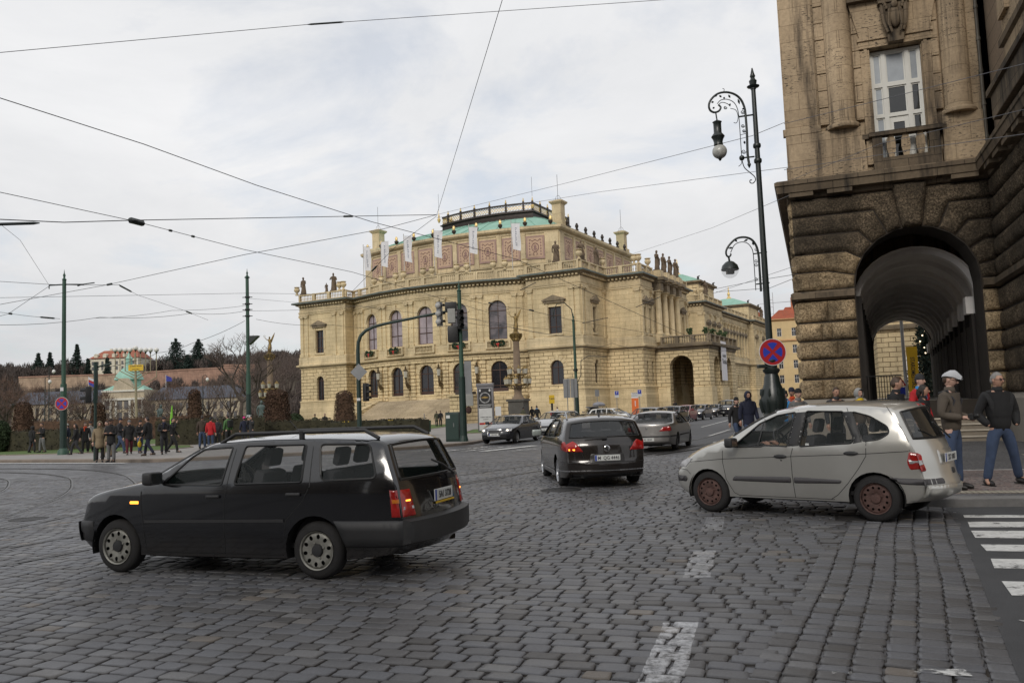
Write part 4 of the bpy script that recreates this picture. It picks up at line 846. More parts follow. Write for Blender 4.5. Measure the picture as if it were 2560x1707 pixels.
def rockmat(name,c0,c1,c2):
    m,t,b=nodes(name);N=t.nodes;Lk=t.links;c=N.new('ShaderNodeTexCoord');ob=c.outputs['Object']
    n=noise(N,Lk,ob,16,6,.78);r=ramp(N,[(.36,c0),(.50,c1),(.62,c2)]);Lk.new(n,r.inputs[0])
    n2=noise(N,Lk,ob,.9,4,.6);r2=ramp(N,[(.35,(.55,)*3),(.65,(1.2,)*3)]);Lk.new(n2,r2.inputs[0]);col=mixc(N,Lk,r.outputs[0],r2.outputs[0],1,'MULTIPLY')
    n3=noise(N,Lk,ob,.35,5,.65);r3=ramp(N,[(.42,(0,)*3),(.60,(.65,)*3)]);Lk.new(n3,r3.inputs[0]);col=mixc(N,Lk,col,(.045,.038,.03),r3.outputs[0])
    Lk.new(col,b.inputs['Base Color']);b.inputs['Roughness'].default_value=.95;b.inputs['Specular IOR Level'].default_value=.15;bumpn(N,Lk,b,n,1.0,.05);return m
RK=rockmat('rock_faced_stone',(.10,.072,.042),(.42,.31,.185),(.75,.58,.36));RKD=rockmat('dark_rock_faced_stone',(.03,.024,.018),(.10,.078,.054),(.26,.20,.135))  # RKD: same rock in a darker tone, for voussoirs and return wall
JNT=mat('deep_joint',(.035,.028,.022),.95);SOOT=stone('sooty_cornice',(.20,.155,.105),(.15,.115,.08),1.6,.5,.008,(.05,.04,.03),samt=1.0,stain=(.03,.026,.022),weather=.4)
PLN=mat('plinth_stone',(.26,.235,.20),.85,var=.18,scale=1.2,bump=.3,bscale=20)
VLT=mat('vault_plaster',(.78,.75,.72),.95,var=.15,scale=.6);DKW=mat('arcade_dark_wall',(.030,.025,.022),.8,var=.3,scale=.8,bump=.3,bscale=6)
FO=Vector((15.8,26.45,0));FA=R(-20);fac=empty('corner_building',FO,FA,'sooty stone corner building with rock-faced arcade arch, columns and white framed window','building')
zc=[1.59,2.28,2.96,3.59,4.23,4.98];za=[5.31,5.98,6.61,7.26,7.93,8.56]
CX,CZ,CR=-2.42,5.35,1.90
b=MB();wall(b,(-6.2,0.02),(0.02,0.02),-.1,8.8,[(6.2+CX,2*CR-.02,1.42,CZ+CR,True)],1.5);b.build('arcade_front_wall',JNT,fac)
blk=MB();x0=-6.2;cid=0
rr=random.Random(3)
def course(z0,z1,xa,xb,mb=blk,split=None):
    g=.03;cuts=[xa]+sorted(split or [])+[xb]
    for a,c in zip(cuts[:-1],cuts[1:]):
        ga=.0 if a==xa else .006
        rock(mb,[(a+ga,z0+g),(c-ga,z0+g),(c-ga,z1-g),(a+ga,z1-g)],seed=rr.uniform(0,50))
for k in range(5):
    sp=[-6.2+rr.uniform(.45,.9),-6.2+rr.uniform(1.0,1.4)] if k%2 else [-6.2+rr.uniform(.5,1.2)]
    course(zc[k],zc[k+1],-6.22,-4.34,blk,sp);course(zc[k],zc[k+1],-.50,-.0)
angs=[0,13,31,49,66,81]
def apt(a,s=-1):return (CX+s*CR*cos(R(a)),CZ+CR*sin(R(a)))
def knee(k,s=-1):
    a=R(angs[k]);z=za[k]
    if k==0:return None
    q=(z-CZ)/sin(a);return (CX+s*q*cos(a),z)
blk2=MB()
def clipx(poly,xmax):
    out=[]
    for i in range(len(poly)):
        a=poly[i];c=poly[(i+1)%len(poly)]
        if a[0]<=xmax:out.append(a)
        if (a[0]<=xmax)!=(c[0]<=xmax):
            t=(xmax-a[0])/(c[0]-a[0]);out.append((xmax,a[1]+t*(c[1]-a[1])))
    return out
def shrink(poly,g=.022):
    n=len(poly);ar=sum(poly[i][0]*poly[(i+1)%n][1]-poly[(i+1)%n][0]*poly[i][1] for i in range(n))/2;s=1 if ar>0 else -1;out=[]
    for i in range(n):
        p0=Vector(poly[i-1]);p=Vector(poly[i]);p1=Vector(poly[(i+1)%n]);d0=(p-p0).normalized();d1=(p1-p).normalized()
        n0=Vector((-d0.y,d0.x))*s;n1=Vector((-d1.y,d1.x))*s;m=n0+n1;m=m/max(m.dot(n0),.4);out.append((p.x+m.x*g,p.y+m.y*g))
    return out if s>0 else out[::-1]
for s in (-1,1):
    for k in range(5):
        a0,a1=angs[k],angs[k+1];arc=[apt(a0+(a1-a0)*j/3,s) for j in range(4)]
        lo=knee(k,s);hi=knee(k+1,s)
        xe=-6.22 if s<0 else .0
        poly=[(xe,za[k])]+([lo] if lo and (s<0 or lo[0]<0) else [])+arc+([hi] if (s<0 or hi[0]<0) else [])
        if s<0:poly.append((xe,za[k+1]))
        else:
            if hi[0]>=0:
                q=apt(a1,s);t=(0-q[0])/(hi[0]-q[0]);zz=q[1]+t*(hi[1]-q[1]);poly+=[(0,zz)]
                poly[0]=(0,za[k]) if not(lo and lo[0]>=0) else (0,apt(a0,s)[1]+(0-apt(a0,s)[0])/(lo[0]-apt(a0,s)[0])*(lo[1]-apt(a0,s)[1]))
            else:
                poly.append((0,za[k+1]))
                if lo and lo[0]>=0:
                    q=apt(a0,s);t=(0-q[0])/(lo[0]-q[0]);poly[0]=(0,q[1]+t*(lo[1]-q[1]))
        poly=[p for i,p in enumerate(poly) if (Vector(p)-Vector(poly[i-1])).length>.02]
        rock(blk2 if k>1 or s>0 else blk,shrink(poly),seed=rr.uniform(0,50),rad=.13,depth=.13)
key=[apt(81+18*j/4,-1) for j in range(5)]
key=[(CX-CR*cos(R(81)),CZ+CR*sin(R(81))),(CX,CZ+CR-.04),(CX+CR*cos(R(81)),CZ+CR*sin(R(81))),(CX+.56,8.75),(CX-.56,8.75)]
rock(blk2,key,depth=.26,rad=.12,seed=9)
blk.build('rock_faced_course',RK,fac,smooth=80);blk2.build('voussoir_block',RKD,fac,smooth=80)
fl=MB();fl.push(T(-6.2,0,0)@RZ(-pi/2)@T(0,0,0))
for k in range(5):rock(fl,[(-1.5,zc[k]+.03),(0.02,zc[k]+.03),(0.02,zc[k+1]-.03),(-1.5,zc[k+1]-.03)],seed=k)
for k in range(5):rock(fl,[(-1.5,za[k]+.03),(0.02,za[k]+.03),(0.02,za[k+1]-.03),(-1.5,za[k+1]-.03)],seed=k+7)
fl.pop();fl.build('pier_flank',RK,fac,smooth=80)
b=MB();b.push(Matrix());wall(b,(-6.2,32),(-6.2,0.02),-.1,8.8,[(3+4.6*k,3.2,1.5,6.4,True) for k in range(6)],1.0);b.build('side_arcade_wall',RK,fac)
b=MB();b.sweep([(-6.2,33),(-6.2,0),(-4.35,0)],[(0,4.99),(.10,5.0),(.20,5.06),(.20,5.24),(.12,5.30),(0,5.32)]);b.sweep([(-.5,0),(0,0),(0,-14)],[(0,4.99),(.10,5.0),(.22,5.06),(.22,5.24),(.12,5.30),(0,5.32)]);b.build('impost_band',SOOT,fac)
b=MB();b.sweep([(-6.2,33),(-6.2,0),(-4.3,0),(-4.3,1.3)],[(0,-.1),(.16,-.1),(.16,1.42),(.06,1.55),(0,1.59)]);b.sweep([(-.45,1.3),(-.45,0),(0,0),(0,-14)],[(0,-.1),(.16,-.1),(.16,1.42),(.06,1.55),(0,1.59)]);b.build('plinth',PLN,fac)
ret=MB();ret.push(T(0,0,0)@RZ(-pi/2))   # local x -> -y world-frame of building, faces -x
lev=zc+za[1:]
for k in range(len(lev)-1):
    z0,z1=lev[k],lev[k+1]
    if abs(z0-4.98)<.01:z0=5.31
    x=0.0
    while x<13.5:
        w=rr.uniform(1.5,2.6);rock(ret,[(x+.008,z0+.03),(min(x+w,13.6)-.008,z0+.03),(min(x+w,13.6)-.008,z1-.03),(x+.008,z1-.03)],step=.11,seed=rr.uniform(0,40));x+=w
ret.pop();ret.build('return_rock_course',RKD,fac,smooth=80)
b=MB();b.face([(0.03,0,-.1),(.03,-14,-.1),(.03,-14,9),(.03,0,9)]);b.build('return_backing',JNT,fac)
prof=[(0,8.56),(.10,8.6),(.14,8.72),(.42,8.76),(.46,8.98),(.50,9.02),(.50,9.14),(.40,9.2),(-.3,9.24)]
b=MB();b.sweep([(-6.2,33),(-6.2,0),(0,0),(0,-14)],prof);b.build('cornice',SOOT,fac)
for x in (-5.8,-4.55,-.75):b=MB();b.box(x-.45,x+.35,-.38,-.1,8.60,8.755);b.build('mutule',SOOT,fac)
for k in range(10):b=MB();b.box(-.38,-.1,-1.1-1.3*k-.8,-1.1-1.3*k,8.60,8.755);b.build('mutule',SOOT,fac)
SK=.073;PL_=31.0
def tx(v,x):return x+SK*v
b=MB();n=18;ring=[(CX+ (CR+.12)*cos(pi*j/n),4.95+(CR-.05)*sin(pi*j/n)) for j in range(n+1)]
st=[1.5+ (PL_-1.5)*k/40 for k in range(41)]
b.mesh([(tx(v,x),v,z) for v in st for x,z in ring],[(k*(n+1)+j,(k+1)*(n+1)+j,(k+1)*(n+1)+j+1,k*(n+1)+j+1) for k in range(40) for j in range(n)]);b.build('barrel_vault',VLT,fac,smooth=60)
b=MB()
for v in [2.0,4.7,7.6,10.3,12.9,15.4,18.0,20.6,23.2,25.8,28.4,30.9]:
    r0=[(CX+(CR-.06)*cos(pi*j/n),4.95+(CR-.22)*sin(pi*j/n)) for j in range(n+1)];w=.5
    m=n+1;b.mesh([(tx(v,x),v,z) for x,z in r0]+[(tx(v,x),v,z) for x,z in ring]+[(tx(v+w,x),v+w,z) for x,z in r0]+[(tx(v+w,x),v+w,z) for x,z in ring],[(j,j+1,m+j+1,m+j) for j in range(n)]+[(2*m+j,j,j+1,2*m+j+1)[::-1] for j in range(n)]+[(2*m+j,3*m+j,3*m+j+1,2*m+j+1) for j in range(n)])
    b.box(tx(v,CX+CR-.35),tx(v,CX+CR+.1),v-.02,v+w+.02,4.35,4.94)
b.build('vault_rib',VLT,fac,smooth=40)
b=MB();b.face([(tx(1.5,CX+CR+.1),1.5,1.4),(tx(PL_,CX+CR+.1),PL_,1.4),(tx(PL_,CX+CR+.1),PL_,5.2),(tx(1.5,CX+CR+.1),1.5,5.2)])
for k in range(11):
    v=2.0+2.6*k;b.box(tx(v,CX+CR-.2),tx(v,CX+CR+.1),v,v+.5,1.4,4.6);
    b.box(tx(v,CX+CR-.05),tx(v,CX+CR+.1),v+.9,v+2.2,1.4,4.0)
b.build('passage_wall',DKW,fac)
b=MB()
for k in range(5):
    v=3.2+2.6*k;b.box(tx(v,CX+CR-.12),tx(v,CX+CR+.08),v-.1,v+.6,1.4,1.95)
b.build('passage_plinth',PLN,fac)
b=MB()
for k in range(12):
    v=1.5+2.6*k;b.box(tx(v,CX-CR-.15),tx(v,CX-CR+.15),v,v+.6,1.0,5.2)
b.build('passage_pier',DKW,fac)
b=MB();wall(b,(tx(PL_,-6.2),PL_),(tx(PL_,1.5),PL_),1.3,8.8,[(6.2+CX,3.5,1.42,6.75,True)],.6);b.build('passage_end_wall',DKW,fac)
b=MB();b.slab([(-6.1,1.9),(-.1,1.9),(2.5,PL_+14),(-4.2,PL_+14)],1.2,1.40)
b.build('passage_floor',mat('passage_paving',(.36,.34,.31),.8,var=.2),fac)
b=MB()
for k in range(7):b.box(-4.28,-.47,-1.15+.32*k,2.1,.12+.18*k,.12+.18*(k+1))
stp_=b.build('entrance_step',mat('step_stone',(.25,.215,.17),.85,var=.2,scale=1.5,bump=.3,bscale=20),fac)
b=MB()
for k in range(7):b.box(-4.27,-.48,-1.20+.32*k,-1.13+.32*k,.12+.18*(k+1)-.045,.12+.18*(k+1)+.004)
b.build('step_nosing',mat('step_nosing',(.50,.45,.37),.8,var=.15),stp_)
rl=MB()
for k in range(11):rl.tube([(-4.1+.09*k,1.0,1.2),(-4.1+.09*k,1.0,2.3)],.012,4)
rl.box(-4.15,-3.0,.98,1.02,2.3,2.34);rl.build('iron_gate',mat('black_iron',(.012,.012,.013),.5,metal=.6),fac)
b=MB();wall(b,(-6.2,0.12),(0,0.12),9.1,24,[(3.64,1.66,9.5,13.55,False)],.35);wall(b,(-6.2,33),(-6.2,.12),9.1,24);b.build('upper_wall',TRV,fac)
b=MB()
b.box(-6.22,-5.12,-.02,.12,11.1,24);b.box(-6.3,-5.05,-.10,.12,10.86,11.1);b.build('flat_pilaster',TRV,fac)
b=MB();b.box(-6.26,-3.66,-.12,.12,9.2,9.72);b.box(-6.22,-3.68,-.08,.12,9.72,10.86);b.build('column_pedestal',TRV,fac)
b=MB();b.box(-1.32,-.06,-.12,.12,9.2,9.72);b.box(-1.28,-.08,-.08,.12,9.72,10.86);b.build('column_pedestal',TRV,fac)
for cx,r in ((-4.33,.45),(-.74,.42)):
    b=MB();b.lathe([(r+.10,10.86),(r+.13,10.93),(r+.10,11.0),(r+.02,11.04),(r+.02,11.1),(r,11.16),(r,24)],28,(cx,.12,0));b.build('round_column',TRV,fac,smooth=50)
qb_=[MB(),MB(),MB()]
for k in range(24):
    z0=11.1+.61*k;z1=z0+.585
    for b,(xa,xb) in zip(qb_,((-5.05,-4.72),(-3.86,-3.62),(-1.42,-1.2))):b.bbox(xa,xb,-.03 if k%2 else -.015,.14,z0,z1,.02)
for b in qb_:b.build('quoin_strip',TRV,fac)
b=MB();b.box(-3.62,-3.33,.0,.14,9.5,13.5);b.box(-3.50,-3.40,-.03,.14,9.5,13.6);b.box(-1.70,-1.42,.0,.14,9.5,13.5);b.box(-1.64,-1.54,-.03,.14,9.5,13.6)
b.box(-3.66,-1.38,-.06,.14,13.55,13.80);b.box(-3.7,-1.34,-.12,.14,13.80,13.92);b.build('window_surround',TRV,fac)
b=MB();b.prism([(-3.62,13.92),(-1.42,13.92),(-1.15,15.15),(-3.9,15.15)],-.12,.14);b.build('flared_lintel',TRV,fac)
b=MB();b.box(-3.95,-1.05,-.35,.14,15.15,15.35);b.box(-3.85,-1.15,-.25,.14,15.35,15.6);b.prism([(-3.95,15.6),(-1.05,15.6),(-2.5,16.5)],-.35,.14);b.build('window_hood',SOOT,fac)
b=MB();b.prism([(-2.72,13.55),(-2.26,13.55),(-2.05,14.95),(-2.93,14.95)],-.34,.0)
b.tube([(-2.86,-.36,14.75),(-2.82,-.40,14.2),(-2.72,-.4,13.85)],[.10,.07,.05],6);b.tube([(-2.12,-.36,14.75),(-2.16,-.40,14.2),(-2.26,-.4,13.85)],[.10,.07,.05],6);b.ell((-2.49,-.40,14.35),(.20,.16,.38),8,7);b.ell((-2.49,-.47,14.75),(.12,.11,.14),8,6)
for q in (-1,1):
    b.tube([(-2.49+q*.16,-.5,14.6),(-2.49+q*.2,-.52,14.1),(-2.49+q*.12,-.5,13.8)],[.05,.05,.03],5)
    for k in range(3):b.ell((-2.49+q*(.30-.03*k),-.40,14.9-.1*k),(.07,.06,.07),6,4)
b.box(-2.98,-2.0,-.40,0,14.9,15.05);b.build('carved_keystone',SOOT,fac,smooth=40)
WW=mat('white_window_paint',(.62,.62,.58),.5,var=.06,bump=.1,bscale=20);DGL=glass('dark_pane',(.010,.012,.012),.03,1.0);PAL=mat('pane_with_curtain',(.30,.33,.36),.12,var=.25,scale=.8,spec=.7)
w=MB();x0,x1,z0,z1=-3.33,-1.71,9.5,13.5;ws=[x0,x0+.43,x0+1.17,x1]
w.box(x0,x0+.10,.30,.40,z0,z1);w.box(x1-.10,x1,.30,.40,z0,z1);w.box(x0+.1,x1-.1,.30,.40,z1-.10,z1);w.box(x0+.1,x1-.1,.30,.40,z0,z0+.1)
for x in ws[1:3]:w.box(x-.07,x+.07,.28,.40,z0+.1,z1-.1)
for z,h in ((12.28,.12),(11.2,.10)):
    for a,c in ((x0+.1,ws[1]-.07),(ws[1]+.07,ws[2]-.07),(ws[2]+.07,x1-.1)):w.box(a,c,.285,.399,z-h/2,z+h/2)
fr_=[]
for a,c in ((x0+.1,ws[1]-.07),(ws[1]+.07,ws[2]-.07),(ws[2]+.07,x1-.1)):
    for e,f in ((9.6,11.15),(11.25,12.22),(12.34,13.4)):
        w.box(a,a+.045,.33,.38,e,f);w.box(c-.045,c,.33,.38,e,f);w.box(a+.045,c-.045,.33,.38,e,e+.045);w.box(a+.045,c-.045,.33,.38,f-.045,f);fr_.append((a+.04,c-.04,e+.04,f-.04))
w.box(ws[1]+.11,ws[1]+.20,.32,.37,9.65,11.1);w.box(ws[2]-.20,ws[2]-.11,.32,.37,9.65,11.1);w.box(ws[1]+.2,ws[2]-.2,.32,.37,10.95,11.1)
wo_=w.build('window_frame',WW,fac)
for i,(a,c,e,f) in enumerate(fr_):
    g=MB();g.face([(a,.36,e),(c,.36,e),(c,.36,f),(a,.36,f)]);g.build('pane',PAL if (i in (0,1,2,5,8)) else DGL,wo_)
b=MB();b.box(-3.55,-1.30,-.30,.05,10.38,10.52);b.box(-3.45,-3.15,-.22,.0,9.62,10.38);b.box(-1.72,-1.40,-.22,.0,9.62,10.38);b.box(-3.45,-1.40,-.24,.05,9.2,9.62)
b.box(-3.75,-3.55,-.1,.1,10.38,10.55);b.box(-1.36,-1.16,-.1,.1,10.38,10.55)
bp_=b.build('window_parapet',SOOT,fac)
b=MB()
for cx in (-2.88,-2.43,-1.98):
    b.prism([(cx-.08,9.62),(cx+.08,9.62),(cx+.14,9.95),(cx+.13,10.2),(cx+.08,10.38),(cx-.08,10.38),(cx-.13,10.2),(cx-.14,9.95)],-.18,-.04)
b.build('flat_baluster',TRV,bp_)
PLS=stone('lined_plaster',(.30,.23,.165),(.29,.222,.16),40,.60,.010,(.09,.065,.045),samt=.2,weather=.12,mstr=.4)
b=MB();b.face([(.25,.12,9.1),(.25,-14,9.1),(.25,-14,24),(.25,.12,24)]);b.build('return_upper_wall',PLS,fac)
b=MB();b.tube([(-.02,.0,9.3),(-.02,.0,24)],.055,8)
for k in range(12):b.tube([(-.02,.0,9.9+1.1*k),(-.02,.0,10.0+1.1*k)],.075,8)
b.build('drainpipe',mat('zinc_pipe',(.13,.12,.10),.6,metal=.3,var=.3),fac)
b=MB();b.sweep([(.25,.1),(.25,-3.4),(-.05,-3.4),(-.05,-14)],[(0,9.2),(.14,9.2),(.14,10.0),(.08,10.1),(.0,10.15)]);b.sweep([(.25,-3.4),(-.05,-3.4),(-.05,-14)],[(0,11.55),(.1,11.6),(.1,11.8),(0,11.85)]);b.build('return_ledge',SOOT,fac)
b=MB();b.box(-.05,.24,-14,-3.4,10.1,24);b.box(-.18,-.05,-4.5,-3.6,12.3,24);b.build('return_pilaster',TRV,fac)
b=MB();b.bbox(-.62,-.1,-14,-4.1,9.25,9.95,.03);b.box(-.72,-.05,-14,-4.0,9.95,10.12);b.build('return_balcony',SOOT,fac)
b=MB();b.slab([(-6.2,.13),(.25,.13),(.25,-14),(14,-14),(14,33),(-6.2,33)],23.9,24.4);b.build('roof',mat('roof_dark',(.06,.05,.05),.9),fac)
b=MB();b.face([(14,-14,0),(14,33,0),(14,33,24),(14,-14,24)]);b.face([(0.03,-14,0),(14,-14,0),(14,-14,24),(.03,-14,24)]);b.face([(14,33,6.8),(-6.2,33,6.8),(-6.2,33,24),(14,33,24)]);b.face([(14,33,0),(2.2,33,0),(2.2,33,6.8),(14,33,6.8)]);b.build('rear_wall',TRV,fac)
def roundline(P,rad):
    """P: list of n-tuples (multi-channel polyline); returns points with corners eased and a float index for each"""
    out=[];n=len(P)
    for i,p in enumerate(P):
        v=np.array(p,float)
        if i in (0,n-1):out.append((v,float(i)));continue
        a=np.array(P[i-1],float);b=np.array(P[i+1],float);r=rad.get(i,.05) if isinstance(rad,dict) else rad
        la=np.linalg.norm((a-v)[:2]);lb=np.linalg.norm((b-v)[:2]);ta=min(r/max(la,1e-6),.45);tb=min(r/max(lb,1e-6),.45)
        A=v+(a-v)*ta;B=v+(b-v)*tb
        for t in (0,.25,.5,.75,1):
            q=A*(1-t)**2+v*2*t*(1-t)+B*t*t;out.append((q,i-ta*(1-t)**2+tb*t**2))
    res=[]
    for k in range(len(out)):
        res.append(out[k])
        if k<len(out)-1:
            L_=np.linalg.norm((out[k+1][0]-out[k][0])[:2]);m=int(L_/.11)
            for j in range(1,m+1):
                t=j/(m+1);res.append((out[k][0]*(1-t)+out[k+1][0]*t,out[k][1]*(1-t)+out[k+1][1]*t))
    return res
TYRE=mat('tyre_rubber',(.017,.016,.016),.85,var=.25,scale=5,bump=.3,bscale=60);CBLK=mat('car_black_plastic',(.022,.022,.023),.55,var=.2);RUB=mat('window_rubber',(.010,.010,.010),.4);INT=mat('car_interior',(.020,.020,.021),.85,var=.3)
SEAT=mat('car_seat_cloth',(.055,.055,.06),.9,var=.2);CGL=glass('car_glass',(.020,.030,.028),.02,.22);CGD=glass('tinted_car_glass',(.010,.012,.013),.03,.80);CHR=mat('chrome',(.62,.62,.63),.18,metal=1,var=.1);WELL=mat('wheel_well',(.006,.006,.006),.95)
REDL=mat('red_lamp',(.32,.012,.010),.12,var=.35,scale=8,spec=.7);WHL=mat('clear_lamp',(.40,.40,.41),.10,var=.35,scale=8,spec=.7);AMB=mat('amber_lamp',(.55,.16,.02),.15);AMBL=mat('amber_lamp_lit',(.8,.22,.03),.3,emit=(1,.36,.04,2.6));REDLIT=mat('red_lamp_lit',(1,.1,.05),.3,emit=(1,.10,.04,2.5));HEADL=mat('headlamp_lit',(1,.9,.75),.3,emit=(1,.82,.6,4))
PLW=mat('plate_white',(.55,.56,.54),.5,var=.05);PLB=mat('plate_blue',(.02,.05,.30),.5)
def paint(name,col,metal=.35,rough=.32,coat=1,var=.05):
    if name in _mc:return _mc[name]
    m=mat(name,col,rough,metal=metal,var=var,scale=1.2,coat=coat)
    t=m.node_tree;N=t.nodes;Lk=t.links;b=N['Principled BSDF'];src=b.inputs['Base Color'].links[0].from_socket
    c=N.new('ShaderNodeTexCoord');sp=N.new('ShaderNodeSeparateXYZ');Lk.new(c.outputs['Object'],sp.inputs[0]);n=noise(N,Lk,c.outputs['Object'],3,5,.7)
    ma=N.new('ShaderNodeMath');ma.operation='MULTIPLY_ADD';Lk.new(n,ma.inputs[0]);ma.inputs[1].default_value=.35;Lk.new(sp.outputs[2],ma.inputs[2])
    r=N.new('ShaderNodeMapRange');r.inputs['From Min'].default_value=.34;r.inputs['From Max'].default_value=.66;r.inputs['To Min'].default_value=.22;r.inputs['To Max'].default_value=0;Lk.new(ma.outputs[0],r.inputs['Value'])
    Lk.new(mixc(N,Lk,src,(.075,.065,.055),r.outputs[0]),b.inputs['Base Color'])
    r2=N.new('ShaderNodeMapRange');r2.inputs['From Min'].default_value=.30;r2.inputs['From Max'].default_value=.8;r2.inputs['To Min'].default_value=.25;r2.inputs['To Max'].default_value=coat;Lk.new(ma.outputs[0],r2.inputs['Value']);Lk.new(r2.outputs[0],b.inputs['Coat Weight'])
    return m
class Car:
    def __init__(s,S,name,label,cat,loc,rz,group=None):
        s.S=S;s.root=empty(name,loc,rz,label,cat,group)
        s.side=[p[0] for p in S['prof']];s.cen=[p[1] for p in S['prof']]
        P=[(a[0],a[1],b[0],b[1]) for a,b in zip(s.side,s.cen)]
        s.R=roundline(P,S.get('rad',.05));s.W=S['w'];s.step=S.get('step',.085)
        s.sp=[(float(q[0]),float(q[1])) for q,_ in s.R];s.cp=[(float(q[2]),float(q[3])) for q,_ in s.R];s.pi=[p for _,p in s.R]
        s.x0=min(p[0] for p in s.sp);s.x1=max(p[0] for p in s.sp)
        s.zb=S['belt'];s.zr=max(p[1] for p in s.sp);s.segs=np.array([[a[0],a[1],b[0],b[1]] for a,b in zip(s.sp[:-1],s.sp[1:])])
    def hw0(s,x,z):
        S=s.S;h=s.W/2
        if z>s.zb:h-=S['tum']*((z-s.zb)/(s.zr-s.zb))**1.25
        if z<.5:h-=S.get('tuck',.035)*((.5-z)/.3)
        fl=S.get('flen',.9);rl=S.get('rlen',.9)
        t=max(0,(s.x0+fl-x)/fl);h-=S.get('fcut',.10)*t**2.2
        t=max(0,(x-(s.x1-rl))/rl);h-=S.get('rcut',.07)*t**2.2
        return h
    def hw(s,x,z):
        h=s.hw0(x,z);rr=.045;A=s.segs;ax,az,bx,bz=A.T;dx=bx-ax;dz=bz-az;t=np.clip(((x-ax)*dx+(z-az)*dz)/np.maximum(dx*dx+dz*dz,1e-9),0,1);d=np.hypot(x-ax-t*dx,z-az-t*dz).min()
        if d<rr:h-=rr*(1-sqrt(max(1-(1-d/rr)**2,0)))*.8
        return h
    def polySide(s):
        S=s.S;poly=list(s.sp);zs=S['sill'];out=[]
        def arch(xw,zw,ra):
            z0=zs;a0=math.asin(max(-1,min(1,(z0-zw)/ra)));k=14
            return [(xw+ra*cos(a),zw+ra*sin(a)) for a in [a0+(pi-2*a0)*i/k for i in range(k+1)]]
        for (xw,ra) in ((S['xr'],S.get('ra',.36)),(S['xf'],S.get('ra',.36))):
            out+=arch(xw,S['rw'],ra)
        return poly+out
    def body(s):
        S=s.S;poly=s.polySide();holes=[w['p'] for w in S['win']]
        rings=[]
        V,Fc=cdt_poly2(poly,s.step,holes,[shrink(poly,g) for g in (.012,.035)])
        mb=MB();H=[s.hw(x,z) for x,z in V]
        mb.mesh([(x,-h,z) for (x,z),h in zip(V,H)],Fc);mb.mesh([(x,h,z) for (x,z),h in zip(V,H)],[f[::-1] for f in Fc])
        K=S.get('K',[-1,-.985,-.95,-.88,-.78,-.6,-.3,0,.3,.6,.78,.88,.95,.985,1]);gm=MB();rows=[]
        for i,(a,c) in enumerate(zip(s.sp,s.cp)):
            h=s.hw(a[0],a[1]);row=[]
            for k in K:
                t=abs(k)**S.get('pw',2.4);row.append((c[0]+(a[0]-c[0])*t,k*h,c[1]+(a[1]-c[1])*t))
            rows.append(row)
        m=len(K);gl={}
        faces=[];gf={'screen':[],'back':[]}
        for i in range(len(rows)-1):
            lab=None
            for nm,(pa,pb) in S['glass'].items():
                if s.pi[i]>=pa-1e-6 and s.pi[i+1]<=pb+1e-6:lab=nm
            for j in range(m-1):
                f=(i*m+j,(i+1)*m+j,(i+1)*m+j+1,i*m+j+1)
                if lab and abs(K[j]+K[j+1])/2<S.get('gk',.93):gf[lab].append(f)
                else:faces.append(f)
        flat=[p for r in rows for p in r];mb.mesh(flat,[f[::-1] for f in faces])
        o=mb.build('body',S['paint'],s.root);bm=bmesh.new();bm.from_mesh(o.data);bmesh.ops.remove_doubles(bm,verts=bm.verts,dist=.004);bmesh.ops.recalc_face_normals(bm,faces=bm.faces);bm.to_mesh(o.data);bm.free();o.data.shade_smooth();o.data.set_sharp_from_angle(angle=R(52))
        s.bodyo=o
        for nm,fs in gf.items():
            if not fs:continue
            used=sorted({i for f in fs for i in f});mp={u:k for k,u in enumerate(used)};g=MB();g.mesh([(flat[u][0],flat[u][1],flat[u][2]) for u in used],[tuple(mp[i] for i in f) for f in fs])
            go=g.build({'screen':'windscreen','back':'rear_window'}[nm],S.get('glassmat',CGL) if nm=='screen' else S.get('backmat',S.get('glassmat',CGL)),s.root,smooth=60)
            b=MB();cols=[0,0]
            ii=sorted({u//m for u in used});jj=sorted({u%m for u in used});sg=.028
            path=[flat[i*m+jj[0]] for i in ii]+[flat[ii[-1]*m+j] for j in jj[1:]]+[flat[i*m+jj[-1]] for i in ii[::-1][1:]]+[flat[ii[0]*m+j] for j in jj[::-1][1:]]
            b.tube(path,.016,5,False);b.build('window_seal',RUB,go)
        for w in S['win']:
            for sd in (-1,1):
                b=MB();V,F2=cdt_poly2(w['p'],.14,(),[]);b.mesh([(x,sd*(s.hw(x,z)-.012),z) for x,z in V],F2 if sd<0 else [f[::-1] for f in F2]);g=b.build('side_window',w.get('m',S.get('glassmat',CGL)),s.root,smooth=60)
                b=MB();pp=[(x,sd*(s.hw(x,z)-.001),z) for x,z in densify(w['p'],.09)];b.tube(pp+[pp[0]],w.get('seal',.012),5,False);b.build('window_seal',RUB,g)
    def sy(s,x,z,sd,off=0):return (x,sd*(s.hw(x,z)+off),z)
    def spatch(s,poly,off,m,name,sides=(-1,1),parent=None,smooth=60,ease=.02):
        r=[]
        for sd in sides:
            V,Fc=cdt_poly2(poly,max(.05,s.step*.8),(),[shrink(poly,ease)] if ease else []);b=MB()
            b.mesh([(x,sd*(s.hw(x,z)+(off if edgedist((x,z),poly)>ease*.5 else min(0,off)-.002)),z) for x,z in V],Fc if sd<0 else [f[::-1] for f in Fc]);r.append(b.build(name,m,parent or s.root,smooth=smooth))
        return r
